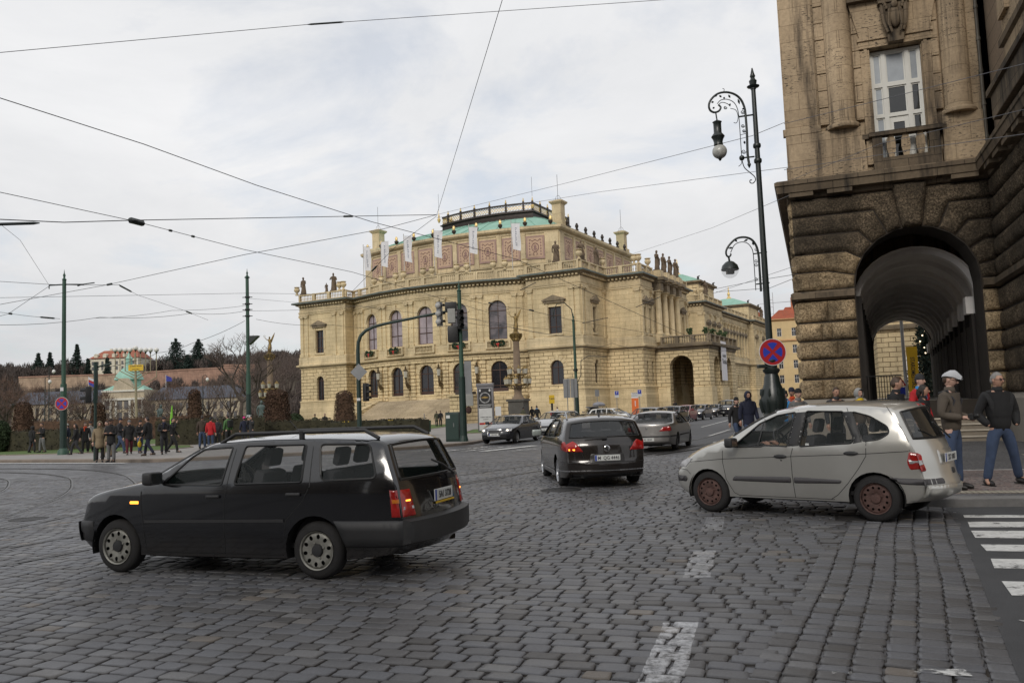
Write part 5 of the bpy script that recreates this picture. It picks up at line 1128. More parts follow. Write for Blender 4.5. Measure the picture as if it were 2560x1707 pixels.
    def ribbon(s,pts,w=.009,m=None,name='panel_gap',sides=(-1,1),off=.0015,parent=None):
        for sd in sides:
            b=MB();P=densify(pts,.07,False);L_=[s.sy(x,z,sd,off) for x,z in P];n=len(L_);vs=[]
            for i in range(n):
                a=Vector(P[max(i-1,0)]);c=Vector(P[min(i+1,n-1)]);d=(c-a).normalized();nn=Vector((-d.y,d.x))*w/2;x,z=P[i];vs+=[s.sy(x+nn.x,z+nn.y,sd,off),s.sy(x-nn.x,z-nn.y,sd,off)]
            b.mesh(vs,[(2*i,2*i+1,2*i+3,2*i+2) if sd<0 else (2*i,2*i+2,2*i+3,2*i+1) for i in range(n-1)]);b.build(name,m or RUB,parent or s.bodyo)
    def ex(s,end,y,z):
        """x of the front (-1) or rear (1) skin at lateral y, height z"""
        best=None
        n=len(s.cp)
        rng_=range(n-1) if end<0 else range(n-2,-1,-1)
        for i in rng_:
            h=max(s.hw(*s.sp[i]),.05);t=min(abs(y)/h,1)**s.S.get('pw',2.4)
            za=s.cp[i][1]+(s.sp[i][1]-s.cp[i][1])*t;zb=s.cp[i+1][1]+(s.sp[i+1][1]-s.cp[i+1][1])*t
            if (za-z)*(zb-z)<=0 and abs(za-zb)>1e-6:
                xa=s.cp[i][0]+(s.sp[i][0]-s.cp[i][0])*t;xb=s.cp[i+1][0]+(s.sp[i+1][0]-s.cp[i+1][0])*t;q=(z-za)/(zb-za);return xa+(xb-xa)*q
        return (s.x0 if end<0 else s.x1)
    def epatch(s,end,poly,off,m,name,parent=None,mirror=False,ease=.015,step=.06):
        r=[]
        for sg in ((1,-1) if mirror else (1,)):
            V,Fc=cdt_poly2(poly,step,(),[shrink(poly,ease)] if ease else []);b=MB()
            pts=[(s.ex(end,y*sg,z)+end*(off if edgedist((y,z),poly)>ease*.5 else min(0,off)-.003),y*sg,z) for y,z in V];fl=(end>0)==(sg>0)
            b.mesh(pts,Fc if fl else [f[::-1] for f in Fc]);r.append(b.build(name,m,parent or s.root,smooth=60))
        return r
    def wheels(s,kind,rim,rr=.19,tyre=None):
        S=s.S;rw=S['rw'];tw=S.get('tw',.19)
        for xw in (S['xf'],S['xr']):
            for sd in (-1,1):
                yo=s.W/2-.035
                b=MB();b.push(T(xw,sd*yo,rw)@RX(pi/2*(1 if sd<0 else -1)));a=rw*.995
                b.lathe([(rr*.98,-.02),(rr+.005,.0),(rr+.02,-.004),(a-.05,-.004),(a-.018,-.018),(a,-.045),(a,-tw+.045),(a-.018,-tw+.015),(rr,-tw),(rr*.9,-tw+.05)],36,(0,0,0),closed=False)
                b.pop();ty=b.build('wheel',TYRE,s.root,smooth=40)
                f=MB();f.push(T(xw,sd*yo,rw)@RX(pi/2*(1 if sd<0 else -1)))
                if kind=='steel':
                    nh=S.get('nh',12);holes=[];hr=rr*.095*12/nh*.9
                    for i in range(nh):
                        c=2*pi*i/nh+.2;cx,cy=rr*.70*cos(c),rr*.70*sin(c);holes.append([(cx+hr*(1.25 if nh==10 else 1)*cos(c)*cos(t)-hr*sin(c)*sin(t),cy+hr*(1.25 if nh==10 else 1)*sin(c)*cos(t)+hr*cos(c)*sin(t)) for t in [2*pi*j/8 for j in range(8)]])
                    circ=[(rr*.93*cos(2*pi*j/36),rr*.93*sin(2*pi*j/36)) for j in range(36)]
                    V,Fc=cdt_poly2(circ,rr*.16,holes,[])
                    def dz(x,y):
                        q=hypot(x,y)/rr;return (-.030 if q>.9 else (-.012 if q>.55 else (-.012-.03*(1-q/.55) if q>.3 else -.028)))
                    f.mesh([(x,y,dz(x,y)) for x,y in V],Fc)
                    f.lathe([(rr*.99,.004),(rr*.93,-.006),(rr*.93,-.032)],36,(0,0,0),closed=False);h_=MB();h_.push(f.m[-1]);h_.lathe([(rr*.33,-.028),(rr*.29,.0),(rr*.12,.004),(.001,.004)],16,(0,0,0),closed=False);h_.build('hub_cap',CBLK if rim.name!='rusty_wheel' else rim,ty,smooth=40)
                    for i in range(4):
                        c=2*pi*i/4+.4;f.lathe([(.012,-.03),(.012,-.008),(.001,-.006)],6,(rr*.40*cos(c),rr*.40*sin(c),0),closed=False)
                else:
                    n=S.get('nsp',10);f.lathe([(rr*.99,.004),(rr*.90,-.008),(rr*.88,-.04),(rr*.84,-.06)],36,(0,0,0),closed=False);f.lathe([(rr*.2,-.05),(rr*.22,-.012),(rr*.12,-.004),(.001,-.004)],16,(0,0,0),closed=False)
                    for i in range(n):
                        c=2*pi*i/n;d=Vector((cos(c),sin(c)));e=Vector((-d.y,d.x));w0,w1=rr*.075,rr*.06*(10/n)*1.15
                        p0=d*rr*.16;p1=d*rr*.90;f.mesh([(p0.x+e.x*w0,p0.y+e.y*w0,-.012),(p0.x-e.x*w0,p0.y-e.y*w0,-.012),(p1.x-e.x*w1,p1.y-e.y*w1,-.014),(p1.x+e.x*w1,p1.y+e.y*w1,-.014),(p0.x+e.x*w0,p0.y+e.y*w0,-.045),(p0.x-e.x*w0,p0.y-e.y*w0,-.045),(p1.x-e.x*w1,p1.y-e.y*w1,-.05),(p1.x+e.x*w1,p1.y+e.y*w1,-.05)],[(0,1,2,3),(0,4,5,1),(1,5,6,2),(2,6,7,3),(3,7,4,0)])
                f.pop();f.build('rim',rim,ty,smooth=35)
                f=MB();f.push(T(xw,sd*yo,rw)@RX(pi/2*(1 if sd<0 else -1)));f.lathe([(rr*.97,-.06),(.001,-.07)],24,(0,0,0),closed=False);f.pop();f.build('brake_disc',WELL,ty)
        w=MB()
        for xw in (S['xf'],S['xr']):
            for sd in (-1,1):
                ra=S.get('ra',.36)+.015;k=18;y0=sd*(s.W/2-.02-.03);y1=sd*(s.W/2-.34);a0=-.25
                an=[a0+(pi-2*a0)*i/k for i in range(k+1)];w.mesh([(xw+ra*cos(a),y0,rw+ra*sin(a)) for a in an]+[(xw+ra*cos(a),y1,rw+ra*sin(a)) for a in an],[(i,i+1,k+2+i,k+1+i) for i in range(k)]);w.face([(xw+ra*cos(a),y1,rw+ra*sin(a)) for a in an])
        w.build('wheel_arch_liner',WELL,s.bodyo)
        u=MB();u.box(S['xf']+S.get('ra',.36)+.05,S['xr']-S.get('ra',.36)-.05,-s.W/2+.1,s.W/2-.1,S['sill']-.02,S['sill']+.1);u.box(s.x0+.25,s.x1-.2,-s.W/2+.42,s.W/2-.42,S['sill']+.0,S['sill']+.12);u.build('underbody',WELL,s.bodyo)
    def interior(s,xd,rows_,zf=.35,hz=1.18,wheel=True,left=1):
        S=s.S;b=MB();w=s.W/2-.14
        b.box(S['xf']+.45,s.x1-.35,-w,w,zf-.05,zf);b.box(xd-.5,xd-.05,-w,w,.55,s.zb+.0);i=b.build('interior',INT,s.root)
        b=MB()
        for x in rows_:
            for y in ((-.36,.36) if x==rows_[0] else (-.42,0,.42)):
                b.bbox(x-.25,x+.25,y-.22,y+.22,zf+.05,zf+.28,.05);b.push(T(x+.26,y,zf+.2)@RY(R(14)));b.bbox(-.07,.07,-.22,.22,0,.56,.05);b.bbox(-.045,.045,-.12,.12,.60,.80,.04);b.pop()
        b.build('seat',SEAT,i,smooth=50)
        if wheel:
            b=MB();yy=left*.36;b.push(T(xd+.12,yy,s.zb+.03)@RY(R(65)));ring=[(.18*cos(t),.18*sin(t),0) for t in [2*pi*k/20 for k in range(21)]];b.tube(ring,.016,6,False);b.box(-.17,.17,-.02,.02,-.012,.012);b.box(-.05,.05,-.05,.05,-.03,.02);b.pop();b.build('steering_wheel',CBLK,i)
        return i
    def mirror(s,x,z,m=None,sides=(-1,1),sc=1):
        for sd in sides:
            y=sd*(s.hw0(x,z)+.0);b=MB();b.push(T(x,y,z));b.tube([(0,-sd*.02,0),(0,sd*.07,.02)],.025,6);b.pop();q=b.build('door_mirror',CBLK,s.root);b=MB();b.push(T(x,y+sd*.15*sc,z+.05)@SCL(sc,sc,sc));b.bbox(-.07,.055,-.10,.10,-.065,.075,.035);b.pop();b.build('mirror_shell',m or CBLK,q,smooth=60);b=MB();b.face([(x+.057,y+sd*.15*sc-.08,z-.005),(x+.057,y+sd*.15*sc+.08,z-.005),(x+.057,y+sd*.15*sc+.08,z+.11),(x+.057,y+sd*.15*sc-.08,z+.11)]);b.build('mirror_glass',CHR,q)
    def handle(s,x,z,m,sides=(-1,1),L_=.17):
        for sd in sides:
            x_,y,z_=s.sy(x,z,sd,.012);b=MB();b.bbox(x-L_/2,x+L_/2,y-.014,y+.014,z-.018,z+.018,.012);b.build('door_handle',m,s.bodyo,smooth=60)
    def plate(s,end,z,txt,w=.52,h=.11,blue=True,y=0,col=None,x=None,tilt=0):
        x=(s.ex(end,0,z)+end*.014) if x is None else x;rz=pi/2 if end>0 else -pi/2
        M=T(x,y,z)@RZ(rz)@RX(tilt);b=MB();b.push(M);b.bbox(-w/2,w/2,-.006,.006,-h/2,h/2,.004);b.pop();p=b.build('number_plate',col or PLW,s.root)
        if blue:
            b=MB();b.push(M);b.box(-w/2+.004,-w/2+.042,-.0078,-.005,-h/2+.004,h/2-.004);b.pop();b.build('plate_band',PLB,p)
        if txt:text(txt,h*.86,INK,p,M@T(.02,-.0085,-.004)@RX(pi/2),ext=.0008,xs=.86)
        return p
def densify(P,st,closed=True):
    out=[];n=len(P)
    for i in range(n if closed else n-1):
        a=Vector(P[i]);b=Vector(P[(i+1)%n]);k=max(1,int((b-a).length/st))
        for j in range(k):out.append(tuple(a.lerp(b,j/k)))
    if not closed:out.append(tuple(P[-1]))
    return out
def cdt_poly2(poly,step,holes=(),rings=()):
    vs=[];es=[]
    def addloop(lp,con=True):
        n0=len(vs);out=[Vector(p) for p in densify(lp,step)];vs.extend(out)
        if con:es.extend([(n0+i,n0+(i+1)%len(out)) for i in range(len(out))])
    addloop(poly)
    for h in holes:addloop(h)
    A0=np.array([v[:] for v in vs])
    for r in rings:
        rr_=[p for p in densify(r,step) if inside_poly(np.array([p[0]]),np.array([p[1]]),poly)[0] and not any(inside_poly(np.array([p[0]]),np.array([p[1]]),h)[0] for h in holes)]
        rr_=[p for p in rr_ if ((A0[:,0]-p[0])**2+(A0[:,1]-p[1])**2).min()>.006**2];vs.extend([Vector(p) for p in rr_])
    px=np.array([p[0] for p in poly]);py=np.array([p[1] for p in poly]);gx=np.arange(px.min()+step*.5,px.max(),step);gy=np.arange(py.min()+step*.5,py.max(),step)
    if len(gx) and len(gy):
        X,Y=np.meshgrid(gx,gy);X=X.ravel();Y=Y.ravel();ok=inside_poly(X,Y,poly)
        for h in holes:ok&=~inside_poly(X,Y,h)
        X=X[ok];Y=Y[ok]
        if len(X):
            A=np.array([v[:] for v in vs]);D=((A[None,:,0]-X[:,None])**2+(A[None,:,1]-Y[:,None])**2).min(1);k=D>(step*.42)**2;vs.extend([Vector((x,y)) for x,y in zip(X[k],Y[k])])
    r=delaunay_2d_cdt(vs,es,[],1,1e-6);V=[tuple(v) for v in r[0]];Fc=[]
    C=np.array([[sum(V[i][0] for i in f)/3,sum(V[i][1] for i in f)/3] for f in r[2]]);ok=inside_poly(C[:,0],C[:,1],poly)
    for h in holes:ok&=~inside_poly(C[:,0],C[:,1],h)
    for f,o in zip(r[2],ok):
        if not o:continue
        a,b,c=[V[i] for i in f[:3]];cr=(b[0]-a[0])*(c[1]-a[1])-(b[1]-a[1])*(c[0]-a[0])
        if abs(cr)>1e-9:Fc.append(tuple(f) if cr>0 else tuple(f[::-1]))
    return V,Fc
def rp(pts,r=.03,n=4):   # rounded polygon
    out=[];m=len(pts)
    for i in range(m):
        p=Vector(pts[i]);a=Vector(pts[i-1]);b=Vector(pts[(i+1)%m]);A=p+(a-p).normalized()*min(r,(a-p).length*.45);B=p+(b-p).normalized()*min(r,(b-p).length*.45)
        for k in range(n+1):
            t=k/n;q=A*(1-t)**2+p*2*t*(1-t)+B*t*t;out.append((q.x,q.y))
    return out
NAVY=paint('black_blue_paint',(.0028,.0030,.0045),.0,.18)
S=dict(paint=NAVY,w=1.66,belt=.92,tum=.17,sill=.21,xf=0,xr=2.58,rw=.295,ra=.355,fcut=.12,rcut=.06,nh=10,
 prof=[((-.46,.26),(-.66,.26)),((-.58,.34),(-.76,.34)),((-.62,.55),(-.80,.55)),((-.57,.60),(-.70,.60)),((-.55,.66),(-.68,.66)),((-.49,.80),(-.61,.82)),((-.38,.86),(-.50,.885)),((-.1,.92),(-.1,.965)),((.42,1.00),(.22,1.03)),((1.16,1.395),(1.0,1.42)),((1.7,1.43),(1.7,1.47)),((2.6,1.425),(2.6,1.475)),((3.22,1.395),(3.3,1.44)),((3.33,1.36),(3.43,1.39)),((3.50,.97),(3.60,.975)),((3.545,.72),(3.66,.72)),((3.56,.62),(3.68,.62)),((3.56,.36),(3.70,.36)),((3.44,.27),(3.6,.27))],
 rad={6:.12,7:.2,8:.05,9:.12,10:.3,11:.3,12:.08,15:.1},glass={'screen':(8.05,8.95),'back':(13.0,13.95)},glassmat=CGL,
 win=[dict(p=rp([(.66,.975),(1.44,.965),(1.50,1.36),(1.13,1.345),(.98,1.26)],.03)),dict(p=rp([(1.60,.97),(2.43,.985),(2.42,1.365),(1.66,1.365)],.035)),dict(p=rp([(2.66,1.0),(3.28,1.02),(3.16,1.355),(2.58,1.365)],.06))])
gp=G(*(180+290*.43367,1040+880*.43367));rp_=Vector((-1.985,8.545,0));yaw=R(-19);u_=Vector((cos(yaw),sin(yaw),0));v_=Vector((-sin(yaw),cos(yaw),0));fw=rp_-u_*2.59
loc=fw+v_*(.83)+Vector((-.09,-.02,0));c=Car(S,'estate_car','black older estate car with roof rails and steel wheels, nearest in the foreground','car',loc,yaw)
c.body();WRIM=mat('dirty_steel_wheel',(.24,.235,.21),.5,metal=.3,var=.3,scale=9);c.wheels('steel',WRIM,.20)
c.interior(.75,[1.35,2.25]);c.mirror(.66,1.0,CBLK)
for pl in ([(.38,.99),(.37,.80),(.40,.55),(.43,.24)],[(1.55,1.40),(1.51,.95),(1.48,.8),(1.47,.24)],[(2.50,1.40),(2.53,.95),(2.45,.80),(2.24,.60),(2.22,.42)],[(.43,.245),(2.2,.245)]):c.ribbon(pl,.010)
c.ribbon([(.40,.93),(3.46,.925)],.006,NAVY,'crease',off=.003)
c.ribbon([(.42,.58),(2.22,.60)],.032,CBLK,'side_moulding',off=.010)
c.spatch([(-.60,.34),(-.36,.33),(-.36,.57),(-.61,.57)],.022,CBLK,'front_bumper');c.spatch([(2.93,.33),(3.57,.34),(3.57,.60),(2.80,.60),(2.86,.5)],.028,CBLK,'rear_bumper')
c.epatch(-1,[(-.74,.34),(.74,.34),(.74,.56),(-.74,.56)],.02,CBLK,'front_bumper');rb_=c.epatch(1,[(-.775,.36),(.775,.36),(.775,.61),(-.775,.61)],.075,CBLK,'rear_bumper',ease=.02)
c.epatch(-1,rp([(.32,.66),(.66,.66),(.64,.80),(.32,.81)],.02),.006,WHL,'headlamp',mirror=True);c.epatch(-1,[(-.30,.68),(.30,.68),(.30,.80),(-.30,.80)],.006,CBLK,'grille')
t1=c.spatch([(3.44,.63),(3.53,.63),(3.50,.90),(3.42,.90)],.008,REDL,'tail_lamp',ease=.008)
t2=c.epatch(1,rp([(.58,.63),(.765,.63),(.74,.90),(.60,.90)],.012),.008,REDL,'tail_lamp',mirror=True)
c.epatch(1,[(.63,.775),(.70,.775),(.70,.80),(.63,.80)],.014,AMBL,'indicator',mirror=True,ease=.006,parent=t2[0]);c.spatch([(3.45,.765),(3.52,.765),(3.515,.81),(3.445,.81)],.013,AMB,'indicator',parent=t1[0],ease=.005)
c.epatch(1,[(.60,.70),(.75,.70),(.74,.735),(.60,.735)],.013,REDLIT if False else WHL,'reversing_lamp',mirror=True,ease=.005,parent=t2[0])
c.spatch(rp([(.22,.765),(.34,.765),(.34,.80),(.22,.80)],.012),.010,AMBL,'side_indicator',ease=.006)
c.handle(1.34,.845,CBLK);c.handle(2.34,.865,CBLK)
c.plate(1,.79,'',.46,.12);q=c.plate(1,.715,'',.46,.02,False,col=mat('yellow_plate_frame',(.55,.35,.02),.5))
text('5A1 3728',.10,INK,c.root,T(c.ex(1,0,.79)+.026,0.02,.786)@RZ(pi/2)@RX(pi/2),ext=.0008,name='plate_lettering',xs=.8)
for sd in (-1,1):   # roof rails
    b=MB();pts=[(1.28,sd*(c.hw0(1.28,1.40)-.06),1.40)]+[(x,sd*(c.hw0(x,1.42)-.07),1.495) for x in (1.46,1.8,2.3,2.8,3.05)]+[(3.22,sd*(c.hw0(3.2,1.40)-.06),1.41)];b.tube(pts,.020,8);b.tube([(2.3,sd*(c.hw0(2.3,1.42)-.07),1.42),(2.3,sd*(c.hw0(2.3,1.42)-.07),1.51)],.03,6);b.build('roof_rail',CBLK,c.root,smooth=60)
b=MB();b.tube([(3.62,.28,1.0),(3.67,.26,.985),(3.66,-.02,1.10),(3.63,-.22,1.16)],.013,5);b.bbox(3.60,3.66,.22,.32,.93,1.0,.01);b.build('rear_wiper',CBLK,c.root)
b=MB();b.push(T(3.45,.45,.27)@RY(pi/2));b.lathe([(.035,-.3),(.035,.12),(.03,.12),(.03,.0)],12,(0,0,0),closed=False);b.pop();b.push(T(3.2,.45,.29)@RY(pi/2));b.lathe([(.02,-.2),(.09,-.16),(.09,.2),(.02,.24)],12,(0,0,0));b.pop();b.build('exhaust',mat('rusty_exhaust',(.09,.07,.055),.6,metal=.5,var=.4),c.root,smooth=50)
b=MB();b.tube([(1.9,0,1.47),(1.75,0,1.62)],.004,4);b.build('aerial',CBLK,c.root)
SILV=paint('warm_silver_paint',(.52,.51,.475),.72,.30);WARM=mat('grey_trim',(.055,.052,.055),.6,var=.15)
S=dict(paint=SILV,w=1.56,belt=.97,tum=.15,sill=.25,xf=0,xr=2.43,rw=.305,ra=.345,fcut=.16,rcut=.16,rlen=1.1,nh=12,tuck=.03,
 prof=[((-.46,.27),(-.66,.27)),((-.60,.36),(-.80,.36)),((-.62,.56),(-.84,.56)),((-.56,.64),(-.78,.66)),((-.36,.80),(-.60,.83)),((-.12,.935),(-.3,.97)),((.22,1.03),(.0,1.07)),((.36,1.075),(.12,1.10)),((.90,1.395),(.68,1.43)),((1.22,1.50),(1.1,1.54)),((1.8,1.545),(1.8,1.595)),((2.4,1.515),(2.45,1.585)),((2.66,1.475),(2.80,1.55)),((2.72,1.44),(2.88,1.50)),((2.90,1.03),(3.10,1.02)),((2.98,.82),(3.16,.82)),((3.02,.58),(3.20,.58)),((3.05,.48),(3.24,.48)),((3.02,.34),(3.22,.34)),((2.92,.27),(3.08,.27))],
 rad={3:.08,4:.1,5:.12,6:.1,7:.02,8:.25,9:.3,10:.3,11:.3,12:.05,14:.1,15:.1,16:.05},glass={'screen':(7.05,8.75),'back':(13.0,13.95)},backmat=CGD,pw=2.2,
 win=[dict(p=rp([(.44,.975),(.88,.98),(.94,1.0),(1.28,.985),(1.38,1.46),(1.12,1.42),(.86,1.31)],.02)),dict(p=rp([(1.46,.985),(2.18,1.03),(2.20,1.10),(2.05,1.45),(1.54,1.468)],.03)),dict(p=rp([(2.31,1.05),(2.52,1.075),(2.64,1.15),(2.62,1.24),(2.40,1.38),(2.16,1.45)],.05))])
yaw=R(-42.5);u_=Vector((cos(yaw),sin(yaw),0));v_=Vector((-sin(yaw),cos(yaw),0));rr0=Vector((4.735,10.909,0));fw=rr0-u_*2.44
c=Car(S,'people_carrier','silver compact people carrier with rusty steel wheels turning at the kerb, right foreground','car',fw+v_*.78+Vector((-.07,.03,0)),yaw)
c.body();RUST=mat('rusty_wheel',(.085,.045,.037),.75,var=.45,scale=10,bump=.3,bscale=60);c.wheels('steel',RUST,.205);c.interior(.55,[1.15,1.95],zf=.38,hz=1.2)
c.mirror(.50,.99,CBLK)
for pl in ([(.30,1.02),(.27,.90),(.265,.75),(.31,.5),(.42,.31),(.50,.275)],[(1.42,1.49),(1.37,1.0),(1.325,.85),(1.33,.6),(1.35,.275)],[(2.10,1.50),(2.24,1.12),(2.36,1.04),(2.35,.86),(2.25,.70),(2.10,.50),(1.95,.34),(1.85,.275)],[(.5,.275),(1.9,.275)],[(2.60,1.50),(2.78,1.22),(2.86,1.05),(2.87,.92)],[(-.46,.73),(.27,.80),(1.33,.845),(2.36,.89),(2.86,.92)],[(-.60,.64),(-.40,.62),(-.33,.56)],[(.20,1.50),(.2,1.5)]):
    if len(set(pl))>1:c.ribbon(pl,.008)
c.spatch(rp([(.40,.485),(1.31,.475),(1.31,.565),(.44,.555)],.03),.016,WARM,'side_moulding',ease=.012);c.spatch(rp([(1.345,.475),(2.0,.49),(2.02,.54),(1.345,.565)],.03),.016,WARM,'side_moulding',ease=.012)
c.spatch([(1.29,.985),(1.45,.99),(1.53,1.462),(1.385,1.455)],.010,CBLK,'door_pillar',ease=.008);c.spatch([(2.19,1.02),(2.31,1.045),(2.17,1.45),(2.06,1.448),(2.21,1.10)],.010,CBLK,'door_pillar',ease=.008);c.ribbon([(.84,.985),(.93,1.37)],.02,CBLK,'quarter_pillar')
c.spatch(rp([(2.60,.585),(3.03,.565),(3.04,.48),(2.74,.50)],.03),.025,WARM,'bumper_corner',ease=.015);c.spatch(rp([(-.61,.54),(-.42,.535),(-.40,.48),(-.42,.44),(-.61,.44)],.03),.02,WARM,'bumper_corner',ease=.012)
c.epatch(1,[(.35,.49),(.72,.49),(.72,.565),(.35,.565)],.022,WARM,'bumper_corner',mirror=True);c.epatch(1,[(-.66,.33),(.66,.33),(.66,.475),(-.66,.475)],.025,SILV,'rear_bumper')
t1=c.spatch(rp([(2.86,.68),(3.01,.68),(3.0,.88),(2.86,.915),(2.83,.78)],.03),.012,REDL,'tail_lamp',ease=.012);t2=c.epatch(1,rp([(.56,.66),(.70,.66),(.685,.90),(.60,.90)],.03),.012,REDL,'tail_lamp',mirror=True)
c.spatch([(2.86,.755),(2.99,.755),(2.99,.82),(2.85,.82)],.018,WHL,'reversing_lamp',parent=t1[0],ease=.006);c.spatch(rp([(2.92,.855),(2.94,.855),(2.94,.885),(2.92,.885)],.008),.02,REDLIT,'lit_bulb',parent=t1[0],ease=.004)
c.epatch(1,[(.60,.745),(.70,.745),(.69,.81),(.59,.81)],.018,WHL,'reversing_lamp',mirror=True,parent=t2[0],ease=.006)
c.spatch(rp([(-.58,.645),(-.42,.66),(-.26,.80),(-.35,.815),(-.50,.74)],.02),.008,WHL,'headlamp',ease=.008);c.epatch(-1,rp([(.32,.66),(.62,.66),(.60,.80),(.40,.78)],.03),.008,WHL,'headlamp',mirror=True);c.epatch(-1,[(-.28,.66),(.28,.66),(.28,.72),(-.28,.72)],.004,CBLK,'grille')
c.spatch(rp([(.19,.725),(.26,.725),(.26,.755),(.19,.755)],.012),.008,mat('dark_amber',(.22,.05,.02),.3),'side_indicator',ease=.005)
for x,z in ((1.17,.845),(2.16,.895)):
    for sd in (-1,1):
        x_,y,z_=c.sy(x,z,sd,.006);b=MB();b.ell((x,y,z),(.10,.02,.03),12,6);b.build('door_handle',CBLK,c.bodyo,smooth=60)
c.ribbon([(1.17,.79),(1.19,.79)],.02,CHR,'door_lock')
b=c.epatch(1,rp([(-.32,.73),(.32,.73),(.30,.93),(-.30,.93)],.04),.004,SILV,'plate_recess',ease=.02)
c.plate(1,.815,'3S7 1803',.50,.115);c.epatch(1,rp([(-.05,.60),(.05,.60),(.05,.68),(-.05,.68)],.03),.012,CBLK,'badge',ease=.01)
c.epatch(1,[(-.12,1.50),(.12,1.50),(.12,1.525),(-.12,1.525)],.02,REDL,'brake_light',ease=.005)
b=MB();b.tube([(3.17,.05,1.06),(3.15,-.05,1.12),(3.08,-.35,1.28)],.012,5);b.build('rear_wiper',CBLK,c.root)
b=MB();b.bbox(1.95,2.0,-.02,.02,1.0,1.0,.0) if False else b.box(1.55,1.60,-.79,-.785,1.0,1.03);b.build('sticker',PLW,c.bodyo)
CARRIER=c
BRN=paint('dark_brown_paint',(.017,.013,.011),.45,.26)
S=dict(paint=BRN,w=1.80,belt=.95,tum=.20,sill=.20,xf=0,xr=2.68,rw=.315,ra=.36,fcut=.16,rcut=.13,rlen=.8,nsp=14,tw=.22,
 prof=[((-.55,.24),(-.78,.24)),((-.66,.42),(-.88,.42)),((-.62,.62),(-.86,.64)),((-.45,.78),(-.68,.82)),((.40,.98),(.15,1.02)),((1.22,1.385),(1.05,1.42)),((2.0,1.44),(2.0,1.49)),((2.9,1.42),(2.95,1.475)),((3.26,1.355),(3.40,1.42)),((3.34,1.32),(3.50,1.375)),((3.52,1.0),(3.72,1.0)),((3.60,.86),(3.78,.87)),((3.62,.60),(3.80,.56)),((3.64,.52),(3.84,.50)),((3.62,.30),(3.82,.30)),((3.45,.22),(3.66,.22))],
 rad={3:.2,4:.05,5:.2,6:.3,7:.3,8:.04,10:.06},glass={'screen':(4.05,4.95),'back':(9.0,9.98)},glassmat=CGL,backmat=CGD,gk=.955,
 win=[dict(p=rp([(.62,.995),(1.42,1.0),(1.44,1.385),(1.15,1.35)],.03)),dict(p=rp([(1.52,1.0),(2.35,1.01),(2.38,1.385),(1.54,1.40)],.03)),dict(p=rp([(2.44,1.01),(3.10,1.06),(3.18,1.12),(2.95,1.33),(2.46,1.38)],.05))])
hd=R(95.0)   # heading of travel
fwd=Vector((cos(hd),sin(hd),0));lf=Vector((-sin(hd),cos(hd),0));rl=G(1300+450*.20408,980+1145*.20408)
yaw=hd+pi;org=rl-lf*.90+fwd*2.68      # front axle centre; local +x points to the rear
c=Car(S,'estate_car','dark brown metallic estate car with chrome trim, seen from behind in mid-road','car',org,yaw);PAS=c
c.body();ALLOY=mat('alloy_rim',(.42,.43,.45),.3,metal=.9,var=.15);c.wheels('alloy',ALLOY,.235);c.interior(.75,[1.35,2.25],left=-1)
c.mirror(.62,1.02,mat('pale_mirror_shell',(.28,.31,.29),.25,metal=.3),sc=1.1)
for pl in ([(1.47,1.42),(1.47,.95),(1.45,.3)],[(2.42,1.41),(2.42,.95),(2.30,.6),(2.2,.45)],[(.4,.98),(.42,.6),(.45,.25)]):c.ribbon(pl,.008)
c.ribbon([(.60,.985),(3.12,1.035),(3.20,1.12),(2.97,1.35),(2.4,1.40),(1.44,1.405),(1.12,1.36)],.016,CHR,'window_chrome',off=.006);c.ribbon([(.5,.30),(2.25,.30)],.03,CHR,'sill_chrome',off=.01)
t1=c.spatch(rp([(3.25,.78),(3.60,.74),(3.60,.86),(3.50,.955),(3.38,.95)],.03),.010,REDL,'tail_lamp',ease=.01)
t2=c.epatch(1,rp([(.47,.74),(.80,.75),(.79,.90),(.66,.965),(.58,.90)],.02),.012,REDL,'tail_lamp',mirror=True,ease=.01)
c.epatch(1,[(.48,.745),(.80,.757),(.80,.772),(.48,.76)],.018,WHL,'reversing_lamp',mirror=True,ease=.004,parent=t2[0])
lit=c.epatch(1,[(-.76,.765),(-.63,.765),(-.63,.81),(-.76,.81)],.02,AMBL,'lit_indicator',ease=.008,parent=t2[1])
c.plate(1,.615,'M  QG 4446',.52,.115);c.epatch(1,rp([(-.36,.52),(.36,.52),(.34,.70),(-.34,.70)],.05),.003,mat('plate_niche',(.012,.010,.009),.35),'plate_recess',ease=.02)
x=c.ex(1,0,.80)+.016;b=MB();b.push(T(x,0,.80)@RY(pi/2));b.lathe([(.062,-.02),(.062,.0),(.052,.004),(.052,-.004)],20,(0,0,0),closed=False);b.tube([(-.030,-.034,0),(-.0,-.016,0),(-.022,0,0),(.0,.016,0),(-.030,.034,0)],.005,4);b.tube([(-.012,-.048,0),(.044,-.018,0),(.0,0,0),(.044,.018,0),(-.012,.048,0)],.005,4);b.pop();b.build('badge',CHR,c.root)
c.ribbon([(3.0,.35),(3.64,.36)],.024,CHR,'bumper_chrome',off=.012);c.epatch(1,[(-.80,.352),(.80,.352),(.80,.376),(-.80,.376)],.016,CHR,'bumper_chrome',ease=.006)
c.epatch(1,[(-.70,.22),(.70,.22),(.70,.30),(-.70,.30)],.01,CBLK,'bumper_valance')
for g_ in ([(.555,.965),(.52,.76),(.46,.60)],):
    for sg in (1,-1):
        b=MB();pt=[];
        for y,z in densify(g_,.05,False):pt.append((c.ex(1,y*sg,z)+.004,y*sg,z))
        b.tube(pt,.005,4);b.build('panel_gap',RUB,c.bodyo)
c.ribbon([(3.2,.53),(3.62,.53)],.01);b=MB();b.tube([(c.ex(1,y,.525)+.004,y,.525) for y in np.linspace(-.78,.78,17)],.006,4);b.build('panel_gap',RUB,c.bodyo)
